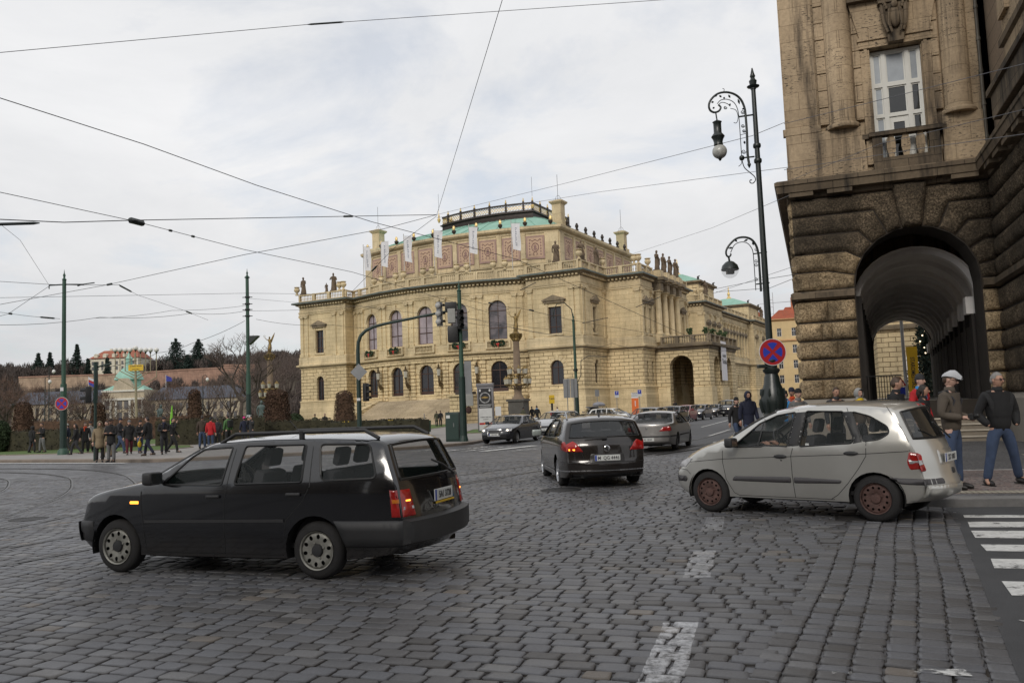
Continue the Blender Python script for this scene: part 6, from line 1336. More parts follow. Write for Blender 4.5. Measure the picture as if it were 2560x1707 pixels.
b=MB();b.tube([(3.74,-.02,1.0),(3.76,-.04,1.02),(3.74,-.45,1.045)],.014,5);b.bbox(3.70,3.77,-.08,.02,.985,1.03,.01);b.build('rear_wiper',CBLK,c.root)
for sd in (-1,1):
    b=MB();pts=[(1.35,sd*(c.hw0(1.4,1.42)-.03),1.40)]+[(x,sd*(c.hw0(x,1.44)-.05),1.50) for x in (1.55,1.9,2.4,2.8)]+[(3.05,sd*(c.hw0(3.0,1.41)-.03),1.40)];b.tube(pts,.017,8);b.build('roof_rail',mat('silver_rail',(.35,.36,.38),.35,metal=.7),c.root,smooth=60)
b=MB();b.prism([(3.0,1.46),(3.12,1.455),(3.10,1.53)],-.015,.015);b.build('aerial',CBLK,c.root)
b=MB();b.box(3.2,3.46,-.45,.45,1.40,1.405) if False else b.box(1.6,2.6,-.42,.42,1.492,1.497);b.build('sunroof',CGD,c.root)
GSIL=paint('grey_silver_paint',(.27,.26,.25),.6,.33)
SAL=dict(w=1.74,belt=.90,tum=.22,sill=.20,xf=0,xr=2.70,rw=.305,ra=.35,fcut=.17,rcut=.13,nsp=9,step=.10,
 prof=[((-.58,.24),(-.78,.24)),((-.68,.42),(-.88,.42)),((-.62,.60),(-.84,.62)),((-.45,.72),(-.70,.76)),((.42,.92),(.15,.96)),((1.30,1.33),(1.10,1.37)),((1.9,1.365),(1.9,1.42)),((2.35,1.34),(2.42,1.40)),((3.12,.99),(3.30,1.0)),((3.68,.955),(3.84,.985)),((3.72,.90),(3.88,.93)),((3.72,.58),(3.90,.58)),((3.74,.34),(3.92,.34)),((3.55,.25),(3.78,.25))],
 rad={3:.2,4:.05,5:.2,6:.3,7:.15,8:.08,9:.03},glass={'screen':(4.05,4.95),'back':(7.15,7.97)},
 win=[dict(p=rp([(.70,.935),(1.55,.93),(1.58,1.32),(1.30,1.29)],.03)),dict(p=rp([(1.65,.93),(2.55,.95),(2.62,1.05),(2.38,1.27),(1.68,1.33)],.03))])
rr1=G(1300+1945*.20408,980+705*.20408);fr1=G(1300+2140*.20408,980+655*.20408);hd=atan2(fr1.y-rr1.y,fr1.x-rr1.x)+R(3)
fwd=Vector((cos(hd),sin(hd),0));rt=Vector((sin(hd),-cos(hd),0));org=rr1-rt*.86+fwd*2.68
S=dict(SAL);S['paint']=GSIL;c=Car(S,'saloon_car','silver grey saloon car driving away beside the dark brown estate','car',org,hd+pi)
c.body();c.wheels('alloy',mat('grey_wheel',(.10,.10,.105),.5,metal=.5),.20);c.interior(.8,[1.4,2.3],left=-1);c.mirror(.74,.95,None)
for pl in ([(1.61,1.34),(1.61,.9),(1.6,.28)],[(2.66,1.08),(2.62,.9),(2.4,.6),(2.35,.45)],[(.5,.93),(.5,.6),(.5,.28)]):c.ribbon(pl,.008)
c.spatch([(.45,.50),(2.3,.50),(2.3,.55),(.45,.55)],.012,CBLK,'side_moulding',ease=.006);c.spatch([(3.05,.50),(3.73,.50),(3.73,.555),(3.02,.555)],.012,CBLK,'side_moulding',ease=.006);c.epatch(1,[(-.80,.50),(.80,.50),(.80,.555),(-.80,.555)],.015,CBLK,'side_moulding',ease=.006)
t2=c.epatch(1,rp([(.42,.70),(.80,.71),(.78,.88),(.55,.85)],.02),.010,REDL,'tail_lamp',mirror=True);c.spatch(rp([(3.50,.72),(3.72,.70),(3.72,.87),(3.55,.85)],.02),.010,REDL,'tail_lamp');c.epatch(1,[(.46,.77),(.79,.775),(.79,.795),(.48,.79)],.016,WHL,'reversing_lamp',mirror=True,ease=.004,parent=t2[0]);c.epatch(1,[(.46,.725),(.79,.73),(.79,.755),(.46,.75)],.016,REDLIT,'lit_brake_light',mirror=True,ease=.004,parent=t2[0])
c.plate(1,.43,'1AS 3030',.52,.115);b=MB();b.push(T(c.ex(1,0,.82)+.012,0,.82)@RY(pi/2));b.lathe([(.045,-.01),(.04,.006),(.001,.008)],10,(0,0,0),closed=False);b.pop();b.build('badge',CHR,c.root)
def cat2(c,txt,lit=True,grille='wide',wheel=None):   # shared front-end fittings of the cars that face the camera
    c.epatch(-1,rp([(.50,.60),(.80,.62),(.78,.745),(.56,.71)],.02) if c.S.get('van') is None else rp([(.48,.72),(.80,.76),(.78,.95),(.56,.88)],.02),.010,WHL,'headlamp',mirror=True)
    dz=.0 if c.S.get('van') is None else .16
    if lit:
        for sg in (1,-1):
            y=.62*sg;x=c.ex(-1,y,.66+dz)-.02;b=MB();b.ell((x,y,.66+dz),(.02,.055,.045),10,6);b.build('lit_headlamp',HEADL,c.root)
    g0=rp([(-.32,.40),(.32,.40),(.36,.70+dz),(-.36,.70+dz)],.03) if grille=='tall' else rp([(-.40,.58+dz),(.40,.58+dz),(.42,.68+dz),(-.42,.68+dz)],.02)
    g=c.epatch(-1,g0,.008,CBLK,'grille')
    pp=[(c.ex(-1,y,z)-.014,y,z) for y,z in densify(g0,.08)];b=MB();b.tube(pp+[pp[0]],.012,5,False);b.build('grille_surround',CHR,g[0])
    c.epatch(-1,rp([(-.62,.28),(.62,.28),(.60,.38),(-.60,.38)],.03),.006,CBLK,'lower_grille')
    c.plate(-1,.47,txt,.50,.11)
def sp_(base,**k):
    S=dict(base);S.update(k);return S
HAT=dict(w=1.72,belt=.95,tum=.18,sill=.20,xf=0,xr=2.58,rw=.305,ra=.35,fcut=.17,rcut=.11,nsp=9,step=.12,
 prof=[((-.55,.24),(-.74,.24)),((-.64,.42),(-.84,.42)),((-.58,.66),(-.80,.68)),((-.38,.80),(-.62,.84)),((.32,.99),(.05,1.03)),((1.08,1.41),(.88,1.45)),((1.8,1.45),(1.8,1.51)),((2.7,1.41),(2.8,1.47)),((2.84,1.36),(2.96,1.41)),((3.10,.98),(3.26,.98)),((3.16,.60),(3.32,.60)),((3.14,.32),(3.30,.32)),((3.0,.25),(3.15,.25))],
 rad={3:.15,4:.05,5:.2,6:.3,7:.1},glass={'screen':(4.05,4.95),'back':(8.05,8.95)},
 win=[dict(p=rp([(.58,.99),(1.40,.985),(1.42,1.40),(1.05,1.35)],.03)),dict(p=rp([(1.5,.985),(2.30,1.0),(2.32,1.40),(1.52,1.41)],.03)),dict(p=rp([(2.40,1.0),(2.85,1.05),(2.70,1.32),(2.40,1.38)],.04))])
VAN=sp_(HAT,w=1.84,belt=1.12,xr=2.85,van=1,rw=.32,prof=[((-.55,.26),(-.74,.26)),((-.64,.45),(-.84,.45)),((-.60,.80),(-.82,.82)),((-.42,.98),(-.66,1.02)),((.12,1.14),(-.12,1.18)),((.95,1.72),(.74,1.76)),((1.8,1.80),(1.8,1.86)),((3.3,1.78),(3.4,1.84)),((3.5,1.70),(3.62,1.74)),((3.66,1.15),(3.80,1.15)),((3.70,.60),(3.84,.60)),((3.68,.34),(3.82,.34)),((3.5,.27),(3.66,.27))],
 win=[dict(p=rp([(.50,1.15),(1.42,1.15),(1.44,1.68),(.98,1.66)],.04)),dict(p=rp([(1.55,1.15),(2.5,1.15),(2.5,1.69),(1.58,1.69)],.04)),dict(p=rp([(2.62,1.15),(3.45,1.18),(3.32,1.66),(2.62,1.69)],.04))])
def oncoming(S,px,py,hd,name,label,txt,wid=None,sc=1.0,lit=True,grille='wide',group=None,coarse=False,off=0,rim=None,inter=True):
    """car facing the camera: pixel of the ground point midway between its front wheels"""
    p=G(px,py);hd=R(hd);yaw=hd   # local +x (rear) points along hd
    c=Car(S,name,label,'car',(p.x,p.y,0),yaw,group);c.root.scale=(sc,sc,sc)
    c.body();c.wheels('alloy',rim or ALLOY,.20);cat2(c,txt,lit,grille)
    c.mirror(S['win'][0]['p'][0][0]+.02,S['belt']+.06,S['paint'])
    if inter:c.interior(S['win'][0]['p'][0][0]+.1,[1.3,2.15],left=-1)
    w=S['win'];xg=(max(p[0] for p in w[0]['p'])+min(p[0] for p in w[1]['p']))/2;c.ribbon([(xg,S['belt']-.0),(xg,.28)],.01);return c
P1=paint('charcoal_paint',(.018,.019,.024),.3,.25);P2=paint('light_silver_paint',(.40,.41,.42),.5,.35);P3=paint('deep_navy_paint',(.010,.013,.026),.2,.25);P4=paint('mid_grey_paint',(.12,.12,.13),.5,.3);P5=paint('white_car_paint',(.60,.60,.58),.0,.35);P6=paint('dark_red_paint',(.20,.012,.015),.1,.3)
zz=lambda x,y:(1250+x*.2764,940+y*.2764)
AUD=sp_(SAL,paint=P1,w=1.82,xr=2.80,nsp=7)
oncoming(AUD,1100+600*.2551,1040+268*.2551,68,'saloon_car','charcoal saloon with tall chrome grille and lit headlamps by the left pavement','1AB 4462',grille='tall')
oncoming(sp_(HAT,paint=P2),1250+440*.2764,940+556*.2764,64,'hatchback_car','pale silver car with one headlamp showing behind the dark brown estate','5A2 1190')
oncoming(sp_(HAT,paint=P4,xr=2.65),1604,1078,62,'hatchback_car','mid grey car in the queue between the roof box and the silver saloon','2AK 8810',lit=False)
oncoming(sp_(HAT,paint=P1),1668,1066,62,'hatchback_car','dark car in the queue just behind the silver grey saloon roof','4AD 2207',lit=False)
oncoming(sp_(HAT,paint=P6),1700,1055,62,'hatchback_car','dark red car mostly hidden in the queue beside the navy people carrier','7A7 3321',lit=False)
oncoming(sp_(HAT,paint=P3,w=1.80),1738,1050,60,'people_carrier','deep navy people carrier with one lit headlamp in the queue by the porch','6AR 9032')
oncoming(sp_(SAL,paint=P1),1250+1900*.2764,940+372*.2764,60,'saloon_car','low dark saloon with lit lamps between the navy people carrier and the van','3AX 5518')
oncoming(sp_(VAN,paint=P1),1250+2030*.2764,940+364*.2764,60,'van','tall black van with bright headlamps at the head of the queue','8AT 6140')
oncoming(sp_(HAT,paint=P2),1905,1002,60,'hatchback_car','silver car farthest off, half hidden by the lamp post foot','9AE 7013')
c=oncoming(sp_(HAT,paint=P5),1572,1066,150,'hatchback_car','white hatchback behind the open tailgate, with a round rear side window','1AC 3309',lit=False)
c=oncoming(sp_(HAT,paint=P2),1250+960*.2764,940+415*.2764,242,'estate_car','silver estate with its tailgate raised under a grey roof box','',lit=False)
rt=c.root.location;h_=R(242)
bx=empty('roof_box',(rt.x+cos(h_)*1.7,rt.y+sin(h_)*1.7,0),h_,'long grey roof box on crossbars above the car with the raised tailgate','roof box')
b=MB();
for i,(x,w_,zt) in enumerate([(-1.05,.22,1.80),(-.9,.36,1.92),(-.4,.44,2.0),(.3,.44,2.0),(.85,.38,1.95),(1.05,.26,1.82)]):pass
st_=[(-1.05,.20,.08),(-.92,.34,.20),(-.4,.43,.34),(.3,.43,.36),(.85,.38,.30),(1.08,.24,.12)];n=12;pts=[]
for x,w_,h in st_:
    for k in range(n):
        t=2*pi*k/n;pts.append((x,w_*cos(t)*(1 if abs(cos(t))<.9 else 1.02),1.74+max(sin(t),-.25)*h))
b.mesh(pts,[(i*n+k,i*n+(k+1)%n,(i+1)*n+(k+1)%n,(i+1)*n+k) for i in range(5) for k in range(n)]+[tuple(range(n)),tuple(range(6*n-1,5*n-1,-1))]);b.build('shell',mat('roof_box_grey',(.20,.20,.22),.35,var=.1),bx,smooth=60)
b=MB();b.tube([(-.5,-.6,1.60),(-.5,.6,1.60)],.02,5);b.tube([(.5,-.6,1.60),(.5,.6,1.60)],.02,5)
for x in (-.5,.5):
    for y in (-.6,.6):b.tube([(x,y,1.45),(x,y,1.60)],.03,5)
b.build('crossbar',CBLK,bx)
b=MB();b.push(T(2.85,0,1.42)@RY(R(-12)));b.bbox(0,.95,-.62,.62,-.03,.03,.02);b.pop();b.build('raised_tailgate',P4,c.root,smooth=40);b=MB();b.box(2.9,3.27,-.6,.6,.5,1.3);b.build('boot_opening',INT,c.root)
c=oncoming(sp_(SAL,paint=P4),1250+800*.2764,940+395*.2764,64,'taxi','grey taxi with a yellow stripe behind the brown estate roof','',lit=False)
c.spatch([(.5,.66),(3.0,.66),(3.0,.76),(.5,.76)],.004,mat('taxi_yellow',(.60,.45,.03),.5),'yellow_stripe')
GPOLE=mat('green_pole_paint',(.030,.075,.050),.55,var=.2,scale=1);DGREEN=mat('dark_green_paint',(.010,.028,.022),.5,var=.2);IRON=mat('black_iron_paint',(.011,.017,.015),.35,var=.15,scale=3,spec=.6);GREYM=mat('grey_metal',(.22,.225,.23),.5,metal=.3,var=.12)
SRED=mat('sign_red',(.34,.008,.012),.45,var=.06);SBLU=mat('sign_blue',(.015,.035,.34),.45,var=.06);SWHT=mat('sign_white',(.55,.55,.55),.5,var=.05);YEL=mat('sign_yellow',(.62,.40,.02),.5,var=.06);ORG=mat('sign_orange',(.62,.13,.02),.5,var=.06);GLB=mat('white_globe',(.66,.65,.62),.3,var=.05);BLK=mat('signal_black',(.012,.012,.012),.5);LENS=mat('dark_lens',(.02,.02,.022),.2)
def gp_(px,py,z=0):p=G(px,py,z);return Vector((p.x,p.y,z))
def atd(px,Y,z=0.0,ref=None):
    """ground point at depth Y under the pixel column px (measured at pixel row ref)"""
    p=at(px,ref if ref else 1050,Y);return Vector((p.x,Y,z))
def pole(m,x,y,z0,z1,r0,r1,n=10):m.tube([(x,y,z0),(x,y,z0+(z1-z0)*.4),(x,y,z0+(z1-z0)*.401),(x,y,z1)],[r0,r0*.95,r1*1.15,r1],n)
FIN=[(.10,0),(.13,.05),(.07,.1),(.05,.2),(.08,.28),(.03,.4),(.005,.62)]
def nostop(parent,M,r,bar=True,extra=False):
    b=MB();b.push(M);b.lathe([(r,-.012),(r,.010),(.001,.010)],32,(0,0,0),closed=False);b.lathe([(.001,-.012),(r,-.012)],32,(0,0,0),closed=False);b.pop();s=b.build('sign_rim',SWHT,parent)
    b=MB();b.push(M);b.lathe([(r*.955,.0125),(.001,.0125)],32,(0,0,0),closed=False);b.pop();b.build('sign_ring',SRED,s)
    b=MB();b.push(M)
    for k in range(4):
        a0=k*pi/2+pi/4+.235;a1=a0+pi/2-.47;R1=r*.72;c=(a0+a1)/2;o=Vector((cos(c),sin(c)))*r*.115*1.25
        pts=[(o.x,o.y,.0155)]+[(R1*cos(a0+(a1-a0)*j/8-.0),R1*sin(a0+(a1-a0)*j/8),.0155) for j in range(9)];b.face(pts)
    b.pop();b.build('sign_field',SBLU,s)
    return s
def facing(p):   # matrix at p whose +z looks to the camera side (-y), x to the right
    return T(*p)@Matrix(((1,0,0,0),(0,0,-1,0),(0,1,0,0),(0,0,0,1)))
def facecam(p,turn=0):return T(*p)@RZ(R(turn))@Matrix(((1,0,0,0),(0,0,-1,0),(0,1,0,0),(0,0,0,1)))
p=gp_(158,1136,.12);ztop=zat(160,700,p)
t=empty('tram_pole',p,0,'tall green tram pole with a round no stopping sign at the far left','pole')
b=MB();pole(b,0,0,0,ztop-.12,.17,.10,12);b.lathe(FIN,8,(0,0,ztop-.14));b.lathe([(.3,0),(.28,.2),(.18,.35)],12,(0,0,0));b.build('shaft',GPOLE,t,smooth=50)
b=MB();b.tube([(0,0,0),(0,0,2.6)],.176,12);b.build('dark_base',DGREEN,t)
z=zat(160,712,p)-.12;b=MB();b.tube([(-.85,0,z),(0,0,z+.02),(1.1,0,z-.02)],.04,6);b.tube([(.75,0,z-.10),(1.0,0,z-.02),(1.7,0,z+.05)],.035,5);b.tube([(-.85,0,z),(-.85,0,z-.2)],.03,5);b.build('cross_arm',IRON,t)
nostop(t,facing((0.02,-.22,zat(159,1009,p)-.12)),.37)
b=MB();b.box(-.09,.09,-.19,-.17,zat(158,985,p)+.05,zat(158,985,p)+.25);b.build('number_tag',SWHT,t)
p=gp_(238,1152,.12);zt=zat(241,914,p)
t=empty('traffic_signal',p,0,'slim dark traffic signal post standing among the waiting pedestrians','traffic light')
b=MB();pole(b,0,0,0,zt-.12,.075,.055,8);b.build('post',DGREEN,t,smooth=60);b=MB();b.tube([(0,0,zt-.2),(.25,0,zt-.14),(.7,0,zt-.06)],.04,6);b.tube([(0,0,2.5),(.05,-.05,3.3),(.02,-.03,4.3)],.09,6);b.build('bracket',DGREEN,t)
def sighead(parent,x,y,z,lenses=3,turn=90,h=.30,m=BLK,vis=True):
    b=MB();b.push(T(x,y,z)@RZ(R(turn)));b.bbox(-.15,.15,-.10,.14,0,h*lenses,.03);s=b.build('signal_head',m,parent,smooth=50);b.pop()
    b=MB();b.push(T(x,y,z)@RZ(R(turn)))
    for k in range(lenses):
        c=h*(k+.5)
        for j in range(9):
            a0=-.2+(pi+.4)*j/9;a1=-.2+(pi+.4)*(j+1)/9;b.mesh([(.115*cos(a0),-.10,c+.115*sin(a0)),(.115*cos(a1),-.10,c+.115*sin(a1)),(.115*cos(a1),-.30,c+.115*sin(a1)-.01),(.115*cos(a0),-.30,c+.115*sin(a0)-.01)],[(0,1,2,3)])
    b.pop();b.build('visor',BLK,s)
    b=MB();b.push(T(x,y,z)@RZ(R(turn)))
    for k in range(lenses):
        c=h*(k+.5);b.mesh([(0,-.115,c)]+[(.10*cos(2*pi*j/14),-.104,c+.10*sin(2*pi*j/14)) for j in range(14)],[(0,1+j,1+(j+1)%14) for j in range(14)])
    b.pop();b.build('lens',LENS,s);return s
sighead(t,-.33,0,zat(222,1006,p)-.12-.02,2,-60,.36)
p=atd(622,58,.12,1040);zt=zat(622,692,p)
t=empty('tram_pole',p,0,'green tram pole with many wire clamps left of the concert hall','pole')
b=MB();pole(b,0,0,0,zt-.12,.17,.115,12);b.lathe(FIN,8,(0,0,zt-.14));b.lathe([(.19,0),(.19,.06)],10,(0,0,zt-.2));b.build('shaft',GPOLE,t,smooth=50)
b=MB()
for py in (745,762,776,792):
    zz_=zat(622,py,p)-.12;b.lathe([(.17,0),(.19,.03),(.19,.09),(.17,.12)],8,(0,0,zz_));b.tube([(-.35,0,zz_+.05),(.35,0,zz_+.05)],.03,5)
b.build('wire_clamp',IRON,t)
b=MB();z=zat(630,862,p)-.12;b.prism([(.15,z),(.75,z+.55),(.8,z+.62),(.15,z+.62)],-.25,.25);b.build('loudspeaker',IRON,t)
b=MB();b.tube([(0,0,0),(0,0,zat(622,985,p)-.12)],.176,12);b.build('dark_base',DGREEN,t)
b=MB();z=zat(624,1045,p);b.box(-.12,.28,-.2,-.18,z-.5,z+.1);b.build('notice',SWHT,t)
zz=lambda x,y:(850+x*.2764,720+y*.2764)
p=atd(899,47,.12,1060)
t=empty('mast_arm_signal',p,0,'dark green curved mast arm carrying a signal over the road before the concert hall','traffic light')
def loc_(x,y,Y=47):q=at(*zz(x,y),Y);return (q.x-p.x,0,q.z-.12)
path=[(0,0,0),loc_(165,760),loc_(165,570),loc_(172,490),loc_(195,430),loc_(240,385),loc_(310,350),loc_(420,322),loc_(600,286),loc_(800,245),loc_(1012,203)]
path[1]=(path[1][0]*0,0,path[1][2]);path[2]=(0,0,path[2][2])
dx=path[3][0]-0.03;path=[path[0],path[1],path[2]]+[(q[0]-dx,0,q[2]) for q in path[3:]]
b=MB();b.tube(path,[.14,.12,.11,.10,.10,.095,.09,.085,.08,.07,.06],10);b.build('mast',DGREEN,t,smooth=60)
e=path[-2];e2=path[-1];b=MB();b.bbox(e2[0]+.05,e2[0]+.85,-.3,.1,e2[2]-1.15,e2[2]-.1,.05) if False else b.tube([(e2[0],0,e2[2]),(e2[0]+.25,0,e2[2]+.05)],.05,6);b.build('arm_tip',IRON,t)
q=loc_(915,345);sighead(t,q[0]-dx,-.1,q[2],3,60,.46,GREYM);b=MB()
for k in range(3):b.ell((q[0]-dx-.08,-.28,q[2]+.23+.46*k),(.17,.12,.17),10,6)
b.build('signal_back',mat('pale_signal_back',(.36,.36,.35),.5),t,smooth=60)
q=loc_(205,1025);sighead(t,.42,0,q[2],3,60,.34)
q=loc_(185,760);b=MB();b.push(T(.05,-.16,q[2])@RY(pi/4));b.box(-.34,.34,-.01,.01,-.34,.34);b.pop();b.build('priority_sign',GREYM,t)
b=MB();z=loc_(0,1025)[2];b.box(-.1,.1,-.145,-.14,z,z+.15);b.build('sticker',SWHT,t)
p=gp_(1160,1103,.12);zt=zat(1147,728,p)
t=empty('tram_pole',p,0,'green tram pole with equipment boxes beside the dark cabinet, before the hall','pole')
b=MB();pole(b,0,0,0,zt-.12,.17,.10,12);b.lathe(FIN,8,(0,0,zt-.14));b.build('shaft',GPOLE,t,smooth=50)
b=MB();b.tube([(0,0,0),(0,0,3.3)],.178,12);b.lathe([(.24,0),(.22,.12),(.18,.3)],12,(0,0,0));b.build('dark_base',DGREEN,t)
b=MB();z=zat(1135,820,p)-.12;b.bbox(-.62,-.22,-.25,.1,z+.25,z+1.0,.03);b.build('control_box',mat('pale_box',(.30,.30,.28),.6),t);b=MB();b.bbox(-.75,-.15,-.2,.25,z+.9,z+1.35,.04);b.bbox(-.65,-.1,-.3,.3,z-.75,z+.1,.08);b.tube([(0,0,z+.5),(-.4,0,z+.6)],.05,6);b.build('camera_housing',BLK,t,smooth=50)
sighead(t,.05,-.35,z-.1,3,20,.34)
b=MB();z=zat(1167,1010,p)-.12;b.bbox(.18,.55,-.2,.1,z-.1,z+.5,.02);b.build('small_box',mat('pale_box',(.30,.30,.28),.6),t);b=MB();z2=zat(1164,985,p)-.12;b.box(.14,.50,-.05,.0,z2-.3,z2+1.7);b.build('side_plate',GREYM,t)
b=MB();b.ell((.30,-.1,z-.3),(.16,.1,.2),7,5);b.build('ivy_clump',mat('brown_clump',(.06,.03,.025),.9),t)
p2=gp_(1136,1103,.12);t=empty('switch_cabinet',p2,R(-12),'dark green street cabinet standing against the tram pole on the pavement edge','cabinet')
b=MB();b.bbox(-.40,.33,-.2,.3,0,1.52,.03);b.build('housing',DGREEN,t,smooth=40);b=MB();b.box(-.36,.29,-.215,-.2,.12,1.42);b.build('door',mat('cabinet_door',(.012,.034,.027),.45),t);b=MB();b.box(.04,.07,-.24,-.215,.75,.95);b.build('handle',GREYM,t);b=MB();b.box(-.34,-.14,-.222,-.216,1.2,1.36);b.build('sticker',PLW,t)
p=atd(1216,60,.12,1060);t=empty('advertising_totem',p,R(-12),'tall grey advertising totem with a dark round poster above a white one','advertising column')
W2=.60;H2=3.45
b=MB();b.bbox(-W2,W2,-.14,.14,0,H2,.04);b.bbox(-W2-.04,W2+.04,-.18,.18,H2-.22,H2+.05,.03);b.build('housing',mat('totem_grey',(.16,.155,.165),.45,metal=.4),t,smooth=40)
b=MB();b.box(-W2+.11,W2-.11,-.150,-.135,1.72,3.12);b.build('upper_poster',mat('poster_black',(.014,.014,.016),.4),t);b=MB();b.box(-W2+.11,W2-.11,-.150,-.135,.12,1.70);lp_=b.build('lower_poster',mat('poster_white',(.50,.50,.50),.5),t)
b=MB();n=26
for k in range(n):
    a=2*pi*k/n;r0,r1=.32,.40;w_=.065 if k%4 else .04
    b.mesh([(r0*cos(a-w_),-.154,2.46+r0*sin(a-w_)),(r1*cos(a-w_),-.154,2.46+r1*sin(a-w_)),(r1*cos(a+w_),-.154,2.46+r1*sin(a+w_)),(r0*cos(a+w_),-.154,2.46+r0*sin(a+w_))],[(0,3,2,1)])
b.ell((-.36,-.152,2.98),(.07,.006,.10),8,6);b.ell((.36,-.152,2.98),(.07,.006,.10),8,6)
for z,w_ in ((1.93,.46),(1.80,.40)):b.box(-w_,w_,-.155,-.151,z,z+.035)
b.build('poster_print',SWHT,t);b=MB();b.prism([(-.33,2.46),(0,2.56),(.33,2.46),(0,2.40)],-.1545,-.151);b.build('poster_motif',mat('poster_gold',(.30,.20,.05),.5),t)
side_text('NABIZENI SMLUVNI',.095,INK,t,0,-.153,1.05,0);side_text('HODINKY',.09,INK,t,0,-.153,.90,0);b=MB();b.box(-W2+.13,-.12,-.154,-.150,.52,.66);b.build('poster_stripe',SRED,lp_);b=MB();b.box(-.12,W2-.13,-.154,-.150,.54,.67);b.build('poster_stripe',ORG,lp_)
STN=mat('column_stone',(.20,.145,.10),.85,var=.25,scale=1.2,bump=.3,bscale=14);STD=mat('column_pedestal_stone',(.085,.08,.07),.85,var=.25,scale=1);GBR=mat('gilded_bronze',(.22,.15,.055),.45,metal=.55,var=.45,scale=3)
def candelabra(px,Y,ref,toppy,label):
    p=atd(px,Y,.12,ref);zt=zat(px+4,toppy,p)-.12;k=zt/11.6
    t=empty('candelabra_column',p,R(-20),label,'column','candelabra columns topped by winged figures');t.scale=(k,k,k)
    b=MB();b.box(-1.0,1.0,-1.0,1.0,0,.5);b.box(-.8,.8,-.8,.8,.5,2.3);b.box(-.95,.95,-.95,.95,2.3,2.5);b.build('pedestal',STD,t)
    b=MB();b.lathe([(.7,2.5),(.5,2.75),(.36,3.1),(.40,3.6),(.5,3.9),(.36,4.1),(.34,5.2),(.42,5.3),(.40,5.45),(.37,5.5),(.30,8.2),(.34,8.3)],16);b.build('shaft',STN,t,smooth=40)
    b=MB();b.lathe([(.32,8.3),(.45,8.45),(.40,8.6),(.62,8.95),(.66,9.05),(.40,9.1),(.3,9.25)],12)
    for i in range(8):
        a=2*pi*i/8;b.tube([(.36*cos(a),.36*sin(a),8.4),(.58*cos(a),.58*sin(a),8.75),(.66*cos(a),.66*sin(a),8.9)],[.06,.08,.07],5)
    b.build('capital',GBR,t,smooth=50)
    b=MB()
    for (r,z,n,o) in ((1.15,3.9,8,.2),(.85,4.9,6,0)):
        b.lathe([(r*.8,z-.06),(r,z),(r*.97,z+.08),(r*.7,z+.05)],20,(0,0,0),closed=False)
        for i in range(n):
            a=2*pi*i/n+o;b.tube([(.35*cos(a),.35*sin(a),z-.35),(r*.7*cos(a),r*.7*sin(a),z-.3),(r*cos(a),r*sin(a),z)],.045,5);b.lathe([(.10,0),(.17,.12),(.15,.14)],6,(r*1.05*cos(a),r*1.05*sin(a),z));b.lathe([(.25,0),(.18,.12),(.06,.25),(.02,.38)],6,(r*1.05*cos(a),r*1.05*sin(a),z+.62))
    arms=b.build('lamp_bracket',GBR,t)
    b=MB()
    for (r,z,n,o) in ((1.15,3.9,8,.2),(.85,4.9,6,0)):
        for i in range(n):
            a=2*pi*i/n+o;b.lathe([(.15,.14),(.23,.62)],6,(r*1.05*cos(a),r*1.05*sin(a),z))
    b.build('lantern_glass',LAN,arms)
    f=MB();n=12;prof=[(.20,9.25),(.22,9.4),(.26,9.7),(.20,10.1),(.15,10.4),(.20,10.65),(.19,10.8),(.07,10.9)]
    pts=[(r*cos(2*pi*i/n)*(1+.15*sin(3*2*pi*i/n+z*3))+.06*sin((z-9.25)*2.0),r*.8*sin(2*pi*i/n),z) for r,z in prof for i in range(n)]
    f.mesh(pts,[(j*n+i,j*n+(i+1)%n,(j+1)*n+(i+1)%n,(j+1)*n+i) for j in range(len(prof)-1) for i in range(n)]);f.ell((.02,0,11.03),(.10,.11,.14),8,6)
    f.tube([(-.15,0,10.75),(-.42,-.05,10.85),(-.62,-.05,11.1)],[.06,.045,.035],5);f.tube([(.15,0,10.7),(.34,-.1,10.5),(.3,-.2,10.3)],[.06,.045,.035],5)
    ring=[(-.66+.12*cos(a),-.05,11.22+.12*sin(a)) for a in [2*pi*j/10 for j in range(11)]];f.tube(ring,.02,4);f.mesh([(.05,.12,10.35),(.08,.14,10.8),(.35,.16,11.25),(.62,.18,11.6),(.50,.17,11.15),(.34,.16,10.8),(.2,.14,10.45)]+[(x,y+.05,z) for x,y,z in [(.05,.12,10.35),(.08,.14,10.8),(.35,.16,11.25),(.62,.18,11.6),(.50,.17,11.15),(.34,.16,10.8),(.2,.14,10.45)]],[(0,6,5,4,3,2,1),(7,8,9,10,11,12,13)]+[(i,(i+1)%7,7+(i+1)%7,7+i) for i in range(7)])
    f.build('winged_figure',GBR,t,smooth=50);return t
candelabra(1297,84,1030,771,'stone candelabra column with lanterns and a winged gilt figure, in front of the right wing of the hall')
candelabra(676,104,1030,832,'stone candelabra column with lanterns and a winged gilt figure, rising behind the brown topiary')
b=candelabra(1782,108,1010,905,'lantern standard beside the carriage porch arch of the concert hall') if False else None
p=atd(1783,118,.12,1000);t=empty('lantern_standard',p,0,'old bronze lantern standard in front of the carriage porch','street lamp')
b=MB();b.lathe([(.5,0),(.45,1.2),(.3,1.5),(.25,3),(.15,5),(.12,6.2)],10);b.tube([(-1.3,0,5.9),(-1.2,0,5.4),(0,0,5.3),(1.2,0,5.4),(1.3,0,5.9)],.07,5);b.lathe([(.35,0),(.25,.2),(.02,.6)],6,(0,0,7.6));b.build('post',LBR,t,smooth=50);b=MB()
for x,z in ((0,6.4),(-1.3,5.9),(1.3,5.9)):b.lathe([(.22,0),(.34,1.1),(.05,1.4)],6,(x,0,z))
b.build('lantern',LAN,t)
zz=lambda x,y:(850+x*.2764,720+y*.2764)
p=atd(1444,57,.12,1040);zt=zat(1436,802,p)
